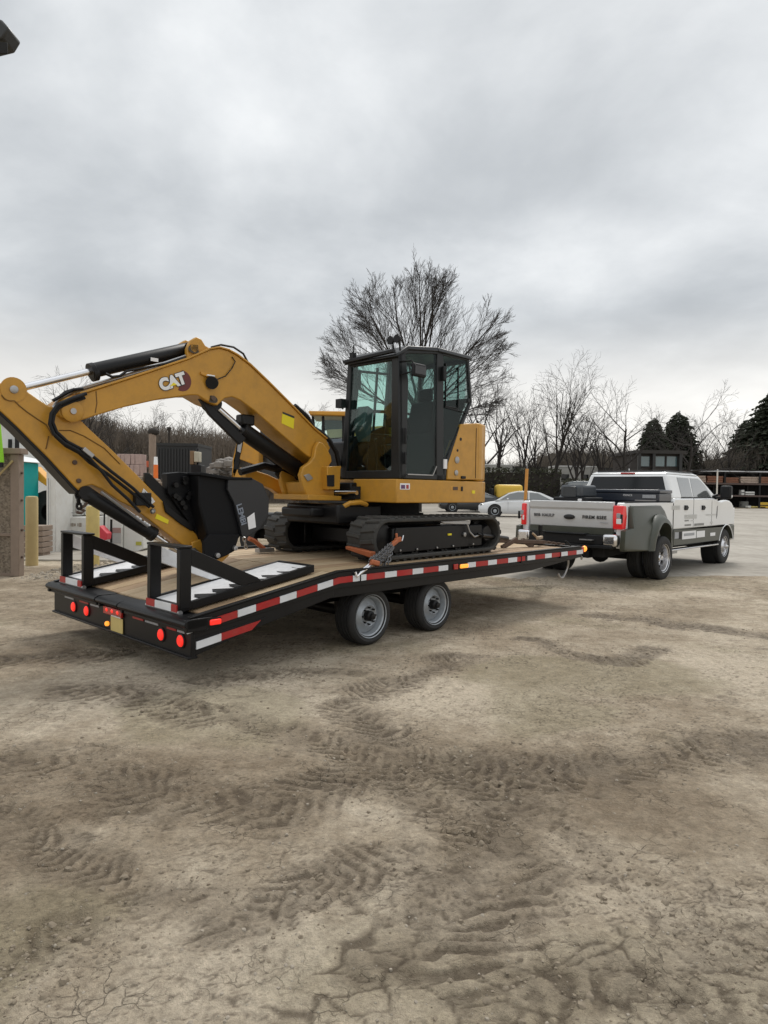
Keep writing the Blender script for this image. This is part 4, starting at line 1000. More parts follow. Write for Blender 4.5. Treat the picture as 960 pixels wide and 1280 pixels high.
# top and bottom flange plates standing a little proud, as welded box booms have
def flange(pix, nm='boom_flange', w0=WB0 - .018, w1=WB1 + .018, th=.018, base=WB0, side=1):
    pts = [BP(x, y, base) for x, y in pix]; b = MB(); up = []; dn = []
    for i, p in enumerate(pts):
        d = (pts[min(i + 1, len(pts) - 1)] - pts[max(i - 1, 0)]); n = Vector((-d.z, 0, d.x)).normalized() * th * side
        up.append((p.x + n.x, w0, p.z + n.z)); dn.append((p.x, w0, p.z))
    b.prism(up + dn[::-1], (0, w1 - w0, 0)); return b.build(nm, YEL, BM, bevel=.003)
flange([(100, 493), (125, 485), (175, 469), (235, 449), (262, 437), (274, 435), (285, 438), (296, 444), (312, 456), (335, 478), (362, 505), (392, 536), (408, 549)])
for pix in ([(120, 489), (121, 504), (119, 516)],):
    b = MB(); b.tube([BP(x, y, WB0 - .001) for x, y in pix], .005, 5); b.build('weld_seam', pm('dark_weld', (.16, .08, .012), .6), BM)
GRS = pm('dark_grease', (.045, .030, .012), .35, var=.4, scale=20)
for (px, py, r) in ((91, 514, .055), (243, 435, .06), (266, 498, .05)):
    p = BP(px, py, WB0); ring = [(p.x + r * (1 + .25 * math.sin(3 * a + px)) * math.cos(a), 0, p.z - .01 + r * (1 + .25 * math.sin(2 * a + py)) * math.sin(a)) for a in np.linspace(0, 2 * math.pi, 16)[:-1]]
    yy_ = WB0 - (.0215 if px == 91 else .004 if px == 266 else -.0); b = MB(); b.prism([(x, yy_, z) for x, _, z in ring], (0, .0015, 0)); b.build('grease_stain', GRS, BM)
# lug for the stick cylinder
prp('cylinder_lug', [(235, 455), (234, 436), (238, 426), (246, 421), (252, 424), (257, 432), (268, 438), (264, 446)], 1.40, 1.46, YEL, BM, bevel=.01, base=1.40)
prp('cylinder_lug', [(235, 455), (234, 436), (238, 426), (246, 421), (252, 424), (257, 432), (268, 438), (264, 446)], 1.62, 1.68, YEL, BM, bevel=.01, base=1.40)
p = BP(243, 435, 1.38); b = MB(); b.cyl((p.x, 1.38, p.z), (p.x, 1.70, p.z), .045, 16); b.build('pin', YEL, BM)
p = BP(91, 514, 1.36)
b = MB(); b.lathe((p.x, 1.375, p.z), (0, -1, 0), [(0, .10), (.012, .10), (.02, .085), (.02, .03), (.03, .028), (.03, .001)], 24); b.build('boom_end_boss', YEL, BM)
b = MB(); b.cyl((p.x, 1.34, p.z), (p.x, 1.74, p.z), .028, 12); b.build('boom_end_pin', STEEL, BM)
p = BP(266, 498); b = MB(); b.lathe((p.x, WB0 - .002, p.z), (0, -1, 0), [(0, .03), (.02, .028), (.02, .001)], 12); b.build('grease_point', RUST, BM)
# work light on the boom side
a = BP(267, 477, 1.34); b = MB(); b.lathe((a.x, 1.36, a.z), (-.5, -.6, -.3), [(-.03, .001), (-.03, .045), (.03, .068), (.06, .068), (.06, .001)], 18); wl = b.build('boom_light', BLKP, BM)
a = BP(266, 470, 1.34); b = MB(); b.beam((a.x - .07, 1.35, a.z + .0), (a.x + .02, 1.35, a.z), .05, .016); b.build('light_bracket', LGHT, wl, bevel=.004)
b = MB(); b.beam((a.x - .13, 1.365, a.z + .02), (a.x - .02, 1.36, a.z - .01), .02, .03); b.build('light_guard', YEL2, wl, bevel=.004)
b = MB(); q = [BP(272, 474, 1.365), BP(282, 470, 1.366), BP(290, 460, 1.366), BP(294, 452, 1.366), BP(290, 446, 1.37)]; b.tube(q, .006, 5); b.build('light_wire', BLKM, wl)
# warning sticker
def stick(pix, w, mt, nm='sticker', par=BM, th=.003):
    pts = [BP(x, y, w) for x, y in pix]; b = MB(); b.prism([(p.x, w, p.z) for p in pts], (0, th, 0)); return b.build(nm, mt, par)
stick([(353, 516), (368, 522), (367, 536), (352, 529)], WB0 - .004, YSTK)
stick([(353.3, 514.5), (368, 520.5), (368, 523), (353.3, 517)], WB0 - .006, TEXTK)
# emblem
cpt = BP(228, 476, WB0 - .004)
b = MB(); ring = []
for k in range(22):
    a = -math.pi * .62 + k / 21 * math.pi * 1.12; ring.append((cpt.x - .005 + .108 * math.cos(a), WB0 - .0035, cpt.z + .0 + .108 * math.sin(a)))
b.prism(ring, (0, .003, 0)); b.build('emblem_disc', MAROON, BM)
xd = (BP(228, 470) - BP(203, 478)).normalized()
for k, (mt, dx, dz, bd, dw) in enumerate(((TEXTK, 0, 0, .030, .0075), (TEXTW, 0, 0, .012, .0105))):
    c = BP(216, 477.5, WB0 - dw); text('cat_lettering', 'CAT', .155, mt, BM, (c.x + dx, WB0 - dw, c.z + dz), xd, Vector((-xd.z * 0 - .22, 0, 1)), .001, shear=0, space=.98, bold=.006 + bd * .35)
stick([(212, 483), (221.5, 481.0), (217, 478)], WB0 - .0125, YSTK, 'emblem_triangle')

# stick (dipper arm)
WS0, WS1 = 1.43, 1.65
arm = [(-22, 492), (-12, 482), (0, 479), (14, 477), (22, 480), (34, 489), (48, 499), (62, 508), (75, 508), (90, 512), (100, 524), (112, 536), (140, 562), (170, 592), (205, 628), (238, 660), (255, 676), (268, 690), (264, 702), (252, 694), (240, 685), (232, 684), (200, 660), (167, 635),
       (150, 627), (127, 611), (115, 606), (107, 608), (100, 615), (92, 607), (60, 572), (20, 532), (-8, 506)]
AR = prp('stick', arm, WS0, WS1, YEL, bevel=.012, base=WS0)
for (px, py, r) in ((17, 487, .035), (107, 613, .03), (93, 578, .022), (98, 601, .022)):
    p = BP(px, py, WS0); b = MB(); b.lathe((p.x, WS0 - .002, p.z), (0, -1, 0), [(0, r), (.015, r), (.02, r * .7), (.02, .001)], 14); b.build('stick_pin', STEEL if px == 17 else RUST, AR)
p = BP(17, 487, WS0); b = MB(); b.lathe((p.x, WS0 + .004, p.z), (0, -1, 0), [(0, .11), (.010, .108), (.012, .001)], 24); b.build('stick_boss', YEL, AR)
pts = [(2, 494), (6, 499), (12, 501), (18, 501), (24, 507), (34, 515), (47, 524), (58, 531), (66, 545)]
b = MB(); b.tube([BP(x, y, WS0 - .004) for x, y in pts], .006, 5); b.build('weld_seam', pm('dark_weld', (.16, .08, .012), .6), AR)
pts = [(74, 538), (88, 538), (105, 545), (130, 560), (150, 580)]
b = MB(); b.tube([BP(x, y, WS0 - .004) for x, y in pts], .005, 5); b.build('weld_seam', MATS['dark_weld'], AR)
pts = [(61, 545), (58, 560), (57, 561)]
b = MB(); b.tube([BP(x, y, WS0 - .004) for x, y in pts], .006, 5); b.build('weld_seam', MATS['dark_weld'], AR)
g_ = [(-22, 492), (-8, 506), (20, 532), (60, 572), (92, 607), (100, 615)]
prp('stick_underside_strip', g_ + [(x - 2.2, y + 3) for x, y in g_[::-1]], WS0 + .004, WS1 - .004, BLKM, AR, bevel=.004, base=WS0)  # thin black strip along the underside of the stick
# bucket cylinder
def cyl2(nm, p0, p1, p2, rb_, rr_, wc, par=EX, n=18, base=None, m1=BLKM, m2=CHRO):
    bs_ = base if base is not None else wc
    P0, P1, P2 = [PW(q[0], q[1], bs_) for q in (p0, p1, p2)]
    for q in (P0, P1, P2): q.y = wc
    d = (P1 - P0).normalized()
    b = MB(); b.tube([P0, P0 + d * .03, P1 - d * .05, P1 - d * .045, P1], [rb_ * .75, rb_, rb_, rb_ * 1.08, rb_ * 1.08], n)
    o = b.build(nm, m1, par, smooth=40)
    b = MB(); b.tube([P1, P2], rr_, 14); b.build('rod', m2, o)
    for q, r in ((P0, rb_ * .95), (P2, rb_ * .8)):
        b = MB(); b.lathe(q - Vector((0, rb_ * .9, 0)), (0, 1, 0), [(0, .001), (0, r), (rb_ * 1.8, r), (rb_ * 1.8, .001)], 16); b.build('cylinder_eye', m1, o)
    return o
o = cyl2('bucket_cylinder', (108, 616), (196, 669), (238, 697), .070, .030, 1.46, base=1.40)
b = MB(); pts = [(126, 615), (160, 640), (185, 658)]; b.tube([BP(x, y, 1.36) for x, y in pts], .014, 6); b.build('cylinder_pipe', STEEL, o)
c0, c1 = BP(158, 637, 1.355), BP(188, 657, 1.355)
b = MB()
for f0, f1, th_ in ((.0, .34, .012), (.40, .50, .022), (.53, .62, .022), (.72, .80, .016), (.82, .90, .016), (.92, 1.0, .016)): b.beam(c0.lerp(c1, f0), c0.lerp(c1, f1), .004, th_)
b.build('worn_white_print', TEXTW, o)
o = cyl2('stick_cylinder', (240, 435), (117, 463), (18, 487), .072, .032, 1.53, base=1.44)
b = MB(); pts = [(236, 447), (205, 455), (158, 464), (150, 470), (140, 471), (132, 467)]; b.tube([BP(x, y, 1.42) for x, y in pts], .014, 6); b.build('cylinder_pipe', BLKM, o)
b = MB(); b.lathe(BP(117, 463, 1.53) + Vector((.03, 0, -.02)), (-.95, 0, -.25), [(0, .075), (.05, .08), (.06, .04)], 18); b.build('cylinder_head', BLKP, o)
p = BP(193, 450, 1.45); b = MB(); b.box(p.x - .04, p.x + .04, 1.445, 1.452, p.z - .015, p.z + .02); b.build('sticker', WSTK, o)
cyl2('boom_cylinder', (384, 592), (304, 536), (268, 504), .100, .045, 1.54, base=1.48)
b = MB(); b.prism([BP(247, 494, 1.44), BP(262, 505, 1.44), BP(308, 548, 1.44), BP(300, 556, 1.44), BP(262, 518, 1.44)], (0, .05, 0)); b.build('cylinder_guard', BLKM, EX, bevel=.006)
b = MB(); q = [BP(305, 518, 1.5), BP(311, 530, 1.5)]; b.box(q[0].x - .05, q[1].x + .06, 1.46, 1.60, q[1].z - .02, q[0].z); b.build('hose_guard', BLKM, EX, bevel=.02)
# black links and lines between boom foot and house
b = MB()
for pts, r in (([(316, 556), (340, 574), (368, 596)], .03), ([(300, 590), (330, 582), (352, 588), (376, 600)], .045), ([(330, 560), (352, 585), (380, 606)], .02), ([(345, 590), (352, 600), (372, 606)], .03)):
    b.tube([BP(x, y, 1.75) for x, y in pts], r, 8)
b.build('hydraulic_line', BLKM, EX)
b = MB(); pts = [(392, 536), (402, 542), (412, 552), (420, 566), (424, 584)]
for k in range(4): b.tube([BP(x, y - 1, 1.42 + k * .07) for x, y in [(368, 508), (384, 522)] + pts], .030, 7)
b.build('boom_hose_bundle', BLKM, EX)
b = MB()
for k, (dy, r) in enumerate(((0, .012), (2.0, .012), (3.5, .010))):
    pts = [(66, 512), (74, 500), (92, 490), (118, 482), (150, 473), (190, 461), (232, 447)]
    b.tube([BP(x, y + dy - 2.5, 1.44 + k * .05) for x, y in pts], r, 6)
b.build('boom_top_pipe', STEEL, EX)
for k in range(2):
    b = MB(); pts = [(66 + k * 3, 501), (82, 492 - k * 2), (92, 487), (104, 486)]
    b.tube([BP(x, y, 1.40 + k * .08) for x, y in pts], .015, 7); b.build('hose', BLKM, EX)
b = MB(); pts = [(264, 436), (276, 435), (292, 438), (304, 444), (311, 457)]; b.tube([BP(x, y - 2 - (2 if 270 < x < 300 else 0), 1.6) for x, y in pts], .012, 6)
b.build('hose', BLKM, EX)
b = MB()
for dx, dy, wv, tail in ((0, 0, 1.33, [(112, 573), (128, 590), (140, 606), (160, 624), (175, 640)]), (4, -2, 1.345, [(118, 572), (140, 590), (166, 610), (192, 634)]), (2, 3, 1.36, [(112, 578), (134, 592), (160, 612), (187, 634)])):
    pts = [(104, 494), (88, 499), (72, 506), (64, 517), (62, 530), (67, 542), (80, 554), (97, 563)]
    b.tube([BP(x + dx, y + dy, wv) for x, y in pts] + [BP(x, y, wv) for x, y in tail], .016, 8)
b.build('stick_hose', BLKP, EX)
p = BP(107, 565, 1.33); b = MB(); b.beam(p + Vector((-.03, 0, .03)), p + Vector((.06, 0, -.04)), .04, .07, up=(0, 1, 0)); b.build('hose_clamp', STEEL, EX, bevel=.004)
b = MB(); pts = [(178, 618), (200, 628), (188, 634)]; p = BP(178, 622, 1.37); b.box(p.x - .08, p.x + .09, 1.35, 1.42, p.z - .08, p.z + .05); b.build('hose_manifold', BLKP, EX, bevel=.01)
stick([(179.5, 610.5), (188, 619), (194, 627), (190, 630), (182, 622), (176, 619)], WS0 - .006, TEXTW, 'sticker', AR)
stick([(181, 614), (187, 620), (190, 626), (183, 620)], WS0 - .008, TEXTK, 'sticker', AR)
stick([(196, 642), (211, 650), (210, 655), (194, 648)], WS0 - .006, YSTK, 'sticker', AR)
p = BP(191, 639, 1.38); b = MB(); b.sphere(p, .03, 8); b.build('hose_fitting', STEEL, AR)
# bucket linkage
prp('bucket_link', [(204, 626), (213, 634), (236, 652), (246, 660), (240, 664), (226, 655), (207, 640)], 1.40, 1.425, BLKM, EX, base=1.40)
prp('bucket_link', [(228, 690), (243, 684), (262, 702), (256, 707), (240, 699)], 1.36, 1.72, pm('dull_grey_link', (.16, .15, .14), .5, metal=.6, var=.2), EX, bevel=.02, base=1.38)
prp('stick_end_plate', [(240, 678), (257, 672), (258, 698), (241, 687)], 1.38, 1.42, YEL, EX, bevel=.008, base=1.38)
prp('bucket_link', [(181, 591), (187, 591), (216, 621), (237, 650), (230, 656), (206, 633), (181, 603)], 1.45, 1.49, BLKM, EX, bevel=.006, base=1.45)
# bucket
bk = [(206, 587), (225, 587), (250, 589), (286, 597), (314, 598), (328, 606), (336, 624), (335, 643), (325, 658), (309, 670), (300, 674), (293, 688), (285, 693), (270, 700), (257, 700), (252, 678), (233, 652), (206, 614)]
bkd = prp('bucket', [(252, 592), (286, 597), (312, 598), (326, 606), (334, 624), (333, 643), (323, 658), (306, 668), (292, 688), (280, 697), (270, 694), (262, 668), (252, 630)], 1.21, 1.94, BUCK, EX, bevel=.02, base=1.16)
prp('bucket_cheek', [(286, 597), (314, 597), (329, 605), (337, 624), (336, 644), (326, 660), (309, 671), (303, 671), (300, 655), (293, 628), (285, 612)], 1.165, 1.205, pm('bucket_cheek_paint', (.018, .019, .022), .42, var=.2, scale=4), bkd, bevel=.006, base=1.16)
prp('bucket_ear', [(209, 592), (226, 590), (252, 594), (262, 640), (266, 684), (256, 682), (236, 652), (210, 616)], 1.40, 1.52, BUCK, bkd, bevel=.006, base=1.40)
prp('side_cutter', [(262, 668), (300, 668), (293, 689), (284, 694), (268, 701), (256, 700), (255, 676)], 1.16, 1.21, BUCK, bkd, bevel=.006, base=1.16)
prp('bucket_edge_rib', [(250, 590), (286, 596), (315, 597), (315, 600), (286, 600), (250, 594)], 1.15, 1.96, BUCK, bkd, bevel=.006, base=1.16)
for k in range(4):
    ws = 1.20 + k * .22
    prp('bucket_tooth', [(262, 697), (285, 691), (287, 694), (273, 707), (266, 709)], ws, ws + .07, YEL2, bkd, bevel=.006, base=1.20)
for (px, py) in ((293, 685), (271, 694)):
    p = BP(px, py, 1.16); b = MB(); b.lathe(p, (0, -1, 0), [(0, .028), (.03, .026), (.032, .001)], 10); b.build('bucket_bolt', STEEL, bkd)
b = MB(); rr = random.Random(3)
for k in range(12):
    px = rr.uniform(210, 240); py = rr.uniform(596, 640)
    if py > 596 + (px - 206) * 1.6 + 20: continue
    p = BP(px, py, 1.40); b = MB(); b.lathe(p, (0, -1, 0), [(0, .03), (.05, .028), (.05, .001)], 8); b.build('link_pin', BLKM, bkd)
stick([(247, 646), (255, 638), (260, 646), (254, 652)], 1.39, WSTK, 'sticker', bkd)
stick([(309, 647), (318, 640.5), (320, 659), (311, 662)], 1.158, WSTK, 'sticker', bkd)
# worn maker's name running down the cheek
chars = [(297, 624), (299.5, 630), (301.5, 636), (303.5, 644), (305, 652)]
o0 = BP(296, 622, 1.155); o1 = BP(307, 664, 1.155); xd = (o1 - o0).normalized(); GL = pm('worn_grey_print', (.22, .25, .30), .5, var=.5, scale=25)
text('maker_lettering', 'LEMBI', .10, GL, bkd, ((o0 + o1) / 2).to_tuple(), xd, (1, 0, .25), .001, space=.92, bold=.002)
# blade arms and blade
prp('blade_arm', [(306, 584), (335, 593), (360, 605), (378, 607), (390, 618), (388, 625), (372, 626), (356, 623), (340, 611), (308, 600)], 1.98, 2.10, YEL, EX, bevel=.012, base=1.98)

# ---- tie-downs (things of their own)
def chain(b, p0, p1, link=.055, r=.008):
    p0 = Vector(p0); p1 = Vector(p1); L = (p1 - p0).length; n = max(2, int(L / (link * .72))); d = (p1 - p0).normalized(); u = d.orthogonal().normalized(); v = d.cross(u)
    for i in range(n):
        c = p0 + (p1 - p0) * ((i + .5) / n); a = u if i % 2 else v; ring = []
        for k in range(9):
            t = 2 * math.pi * k / 8; ring.append(c + d * math.cos(t) * link * .5 + a * math.sin(t) * link * .3)
        b.tube(ring, r, 5, cap=False)
CH = thing('tie_down_chain', 'bunched grey tie-down chain with orange hooks lashing the near track to the deck edge', 'chain', (5.25, .1, DH), line=True, group='tie-downs')
pA, pB, pC, pD = PW(449, 718, -.02), PW(466, 704, .06), PW(487, 683, .30), PW(496, 676, .34)
b = MB(); rr = random.Random(5)
for k in range(7):
    o1 = Vector((rr.uniform(-.05, .05), rr.uniform(-.03, .03), rr.uniform(-.05, .05))); o2 = Vector((rr.uniform(-.04, .04), rr.uniform(-.03, .03), rr.uniform(-.04, .04)))
    chain(b, pB + o1, pC + o2, .06, .0085)
chain(b, pC + Vector((.05, 0, 0)), PW(485, 706, .2), .06, .008); chain(b, pC + Vector((.02, -.02, 0)), PW(478, 712, .12), .06, .008)
b.build('chain', pm('dull_chain_steel', (.17, .17, .175), .45, metal=.8, var=.3, scale=25), CH)
b = MB(); b.tube([pB, pB + (pA - pB) * .5 + Vector((.03, 0, .01)), pA, pA + Vector((-.04, -.01, -.02)), pA + Vector((-.06, .0, .03))], .014, 7); b.tube([pB + Vector((-.04, 0, 0)), pB + (pA - pB) * .5 + Vector((-.045, 0, 0)), pA], .013, 7); b.build('deck_hook', CHRO, CH)
b = MB(); b.beam(pB + Vector((-.05, -.02, .02)), pB + Vector((.07, -.02, -.01)), .05, .06); b.build('binder_collar', ORNG, CH, bevel=.015)
b = MB(); b.beam(pC, pD, .05, .05); b.beam(pD - Vector((.03, .0, 0)), pD + Vector((.07, 0, .02)), .035, .06); b.beam(pD, pD + Vector((-.01, 0, .09)), .03, .03); b.build('binder_hook', ORNG, CH, bevel=.012)
b = MB(); b.tube([pD + Vector((.05, 0, .0)), pD + Vector((.09, 0, .0)), pD + Vector((.11, 0, .06))], .012, 6); b.build('track_hook', CHRO, CH)
SB = thing('orange_strap', 'flat orange strap laid across the front of the near track', 'strap', (5.45, .6, .95), line=True, group='tie-downs')
a0, a1 = PT(437, 684, 5.50), PT(468, 693, 5.50)
b = MB(); b.hexa([(5.435, a1.y, a1.z - .035), (5.435, a0.y, a0.z - .02), (5.52, a0.y, a0.z - .02), (5.52, a1.y, a1.z - .035)], [(5.425, a1.y, a1.z + .03), (5.43, a0.y, a0.z + .015), (5.52, a0.y, a0.z + .02), (5.52, a1.y, a1.z + .03)]); b.build('webbing', ORNG, SB, bevel=.006)
SB = thing('orange_tie_down', 'small orange tie-down strap by the front of the far track', 'strap', (5.3, 2.3, .95), line=True, group='tie-downs')
q = [PW(311, 673, 2.2), PW(318, 676, 2.2), PW(326, 683, 2.2), PW(330, 686, 2.2)]
b = MB(); b.tube(q, .03, 6); b.build('webbing', ORNG, SB)
b = MB(); chain(b, PW(305, 672, 2.2), PW(308, 686, 2.2), .06, .01); p = PW(331, 687, 2.2); b.box(p.x - .12, p.x + .12, 2.15, 2.25, p.z - .03, p.z + .02); b.build('ratchet', STEEL, SB)
# rear chain and rusty shackle block at the back of the near track
RB = thing('rusty_chain_binder', 'rusty brown chain binder lying on the deck behind the near track', 'chain binder', (8.6, .9, DH), line=True, group='tie-downs')
p = PH = None
base = LW(0, 0, 0)
def PD(px, py, h=DH):
    r = _ray(px, py); k = (h - CAMH) / r.z; q = CAMP + r * k; return Vector((q.dot(UD), q.dot(ND) - DN, h))
c = PD(648, 684)
b = MB(); b.beam(c + Vector((-.50, .22, .11)), c + Vector((.45, -.18, .07)), .065, .055); b.beam(c + Vector((-.3, .1, .0)), c + Vector((-.05, .0, .13)), .06, .06); b.beam(c + Vector((.25, -.1, .0)), c + Vector((.1, .0, .11)), .05, .07)
b.beam(c + Vector((-.6, .4, .1)), c + Vector((-.3, .15, .18)), .06, .07)
chain(b, c + Vector((-.75, .3, .03)), c + Vector((-.35, .14, .12)), .07, .011); chain(b, c + Vector((.4, -.16, .08)), c + Vector((.85, -.3, .02)), .07, .011)
b.build('binder_body', RUST, RB, bevel=.02)
b = MB(); b.beam(c + Vector((.35, -.12, .13)), c + Vector((.75, .05, .12)), .05, .05); b.beam(c + Vector((.4, -.0, .2)), c + Vector((.62, .05, .12)), .03, .03); b.build('binder_handle', pm('bare_wood_block', (.40, .30, .20), .7, var=.2), RB, bevel=.01)
b = MB(); p0 = PW(602, 669, .34); p1 = PW(634, 673, .6); b.tube([p0, p1], .032, 8); b.tube([PW(597, 667, .36), p0], .02, 6); b.build('tension_bar', BLKM, RB)

# ================================================================== PICKUP TRUCK (in line with the trailer)
TK = thing('pickup_truck', 'white and grey-green dual rear wheel crew cab pickup truck hitched to the trailer', 'pickup truck', (15.2, 1.47, 0), line=True)
S0, S1 = .45, 2.61; SC = (S0 + S1) / 2
RWX, RWH, RWR = 13.40, .43, .43
FWX, FWH, FWR = 17.85, .43, .43
def arc(cx, cz, r, a0, a1, n=12, rz=None):
    rz = rz or r
    return [(cx + r * math.cos(a0 + (a1 - a0) * k / n), cz + rz * math.sin(a0 + (a1 - a0) * k / n)) for k in range(n + 1)]
def sidepoly(pts, w0, w1, nm, mt, par=TK, bevel=.01, seg=2):
    b = MB(); b.prism([(x, w0, z) for x, z in pts], (0, w1 - w0, 0)); return b.build(nm, mt, par, bevel=bevel, seg=seg)
archF = arc(FWX, FWH, .525, 0, math.pi, 14); archR = arc(RWX, RWH, .60, 0, math.pi, 14)
STR = .945
# bed sides with open bed
for w0, w1 in ((S0, S0 + .14), (S1 - .14, S1)):
    sidepoly([(12.10, .66), (12.10, 1.49), (12.14, 1.515), (14.46, 1.525), (14.46, .66)] + [(RWX + .5, .66)] + [(x, z) for x, z in arc(RWX, RWH, .52, 0, math.pi, 14, .70) if z > .66] + [(RWX - .5, .66)], w0, w1, 'bed_side', WPNT, bevel=.018, seg=3)
b = MB(); b.box(12.2, 14.46, S0 + .14, S1 - .14, .92, .96); b.box(14.38, 14.45, S0 + .14, S1 - .14, .96, 1.50)
b.build('bed_floor', BLKP, TK)
b = MB()
for w0 in (S0 - .004, S1 - .10): b.box(12.16, 14.44, w0, w0 + .104, 1.519, 1.532)
b.build('bed_rail_cap', BLKP, TK, bevel=.004)
# tailgate
b = MB(); b.prism([(12.09, S0 + .19, 1.03), (12.06, S0 + .19, 1.30), (12.075, S0 + .19, 1.36), (12.05, S0 + .19, 1.40), (12.05, S0 + .19, 1.52), (12.15, S0 + .19, 1.53), (12.15, S0 + .19, 1.03)], (0, S1 - S0 - .38, 0)); TG = b.build('tailgate', pm('shaded_white_tailgate_paint', (.56, .565, .57), .3, var=.04, dirt=.1, dcol=(.35, .32, .28), coat=.4), TK, bevel=.010, seg=3)  # tailgate white greyed, its shading put into the paint colour
b = MB(); b.prism([(12.075, S0 + .19, .90), (12.07, S0 + .19, 1.028), (12.15, S0 + .19, 1.028), (12.15, S0 + .19, .90)], (0, S1 - S0 - .38, 0)); b.build('lower_tailgate_panel', OLIV, TG, bevel=.006)
b = MB(); b.lathe((12.062, SC, 1.22), (-1, 0, 0), [(-.01, .115), (.016, .115), (.022, .10), (.022, .001)], 28); em = b.build('oval_badge', TEXTK, TG)
for v in em.data.vertices:
    z = 1.22 - 0; v.co.z = (v.co.z + em['org'][2] - z) * .42 + z - em['org'][2]
MIDG0 = pm('stamped_grey', (.08, .08, .085), .5)
text('stamped_lettering', 'BEB HAULP', .082, MIDG0, TG, (12.058, SC + .56, 1.235), (0, -1, 0), (0, 0, 1), .003, space=1.15, bold=.002)
text('stamped_lettering', 'FIREM BSEE', .088, TEXTK, TG, (12.058, SC - .52, 1.225), (0, -1, 0), (0, 0, 1), .003, space=1.15, bold=.002)
b = MB(); b.box(12.058, 12.062, SC - .80, SC - .64, 1.125, 1.14); b.build('small_badge', GSTK, TG)
# tail lamps
for w0, w1, s in ((S0 - .008, S0 + .185, -1), (S1 - .09, S1 + .008, 1)):
    b = MB(); b.prism([(12.05, w0, 1.02), (12.04, w0, 1.2), (12.06, w0, 1.46), (12.20, w0, 1.46), (12.24, w0, 1.25), (12.20, w0, 1.02)], (0, w1 - w0, 0)); tl = b.build('tail_lamp', REDB, TK, bevel=.02, seg=3)
    b = MB(); b.box(12.034, 12.06, w0 + .02, w0 + (.12 if s < 0 else .06), 1.12, 1.22); b.build('reversing_lens', LGHT, tl, bevel=.01)
    b = MB(); b.box(12.036, 12.06, w0 + .04, w0 + .12, 1.225, 1.32); b.build('lamp_insert', GSTK, tl, bevel=.01)
    b = MB(); b.box(12.038, 12.062, w0 + .0 if s < 0 else w0 + .12, w0 + .045 if s < 0 else w0 + .17, 1.14, 1.30); b.build('lamp_divider', BLKP, tl, bevel=.008)
# bumper and underside
for w0, w1 in ((S0 + .02, S0 + .30), (S1 - .30, S1 - .02)): b = MB(); b.box(11.86, 12.06, w0, w1, .70, .93); b.build('bumper_corner', CHRO, TK, bevel=.05, seg=3)
b = MB(); b.box(11.88, 12.06, S0 + .302, S1 - .302, .72, .90); b.box(11.84, 12.0, S0 + .1, S1 - .1, .66, .72); b.box(11.82, 12.0, SC - .45, SC + .45, .90, .925); b.build('bumper', BLKP, TK, bevel=.02)
b = MB(); b.box(11.80, 11.88, SC - .62, SC - .36, .80, .82); b.build('step_strip', STEEL, TK)
b = MB(); b.box(11.65, 12.4, SC - .05, SC + .05, .50, .60); b.sphere((11.75, SC, .66), .035, 10); b.box(11.9, 12.2, SC - .5, SC + .5, .46, .60); b.build('tow_hitch', BLKM, TK, bevel=.006)
b = MB(); b.box(12.1, 18.3, S0 + .35, S0 + .45, .50, .68); b.box(12.1, 18.3, S1 - .45, S1 - .35, .50, .68); b.box(12.1, 18.4, S0 + .3, S1 - .3, .68, .90)
b.cyl((RWX, S0, RWH), (RWX, S1, RWH), .08, 12); b.sphere((RWX, SC, RWH), .19, 12); b.cyl((FWX, S0 + .1, FWH), (FWX, S1 - .1, FWH), .06, 10); b.tube([(12.2, S0 + .5, .5), (12.8, S0 + .5, .5), (13.0, S0 + .55, .62)], .05, 8)
b.build('chassis', DARK, TK)
b = MB(); b.lathe((12.75, SC, .46), (0, 0, 1), [(0, .2), (0, .40), (.05, .43), (.17, .43), (.22, .40), (.22, .2)], 28); b.build('spare_tyre', TYRE, TK)
b = MB(); b.box(12.05, 12.35, S0 + .35, S1 - .35, .48, .70); b.build('rear_crossmember', DARK, TK)
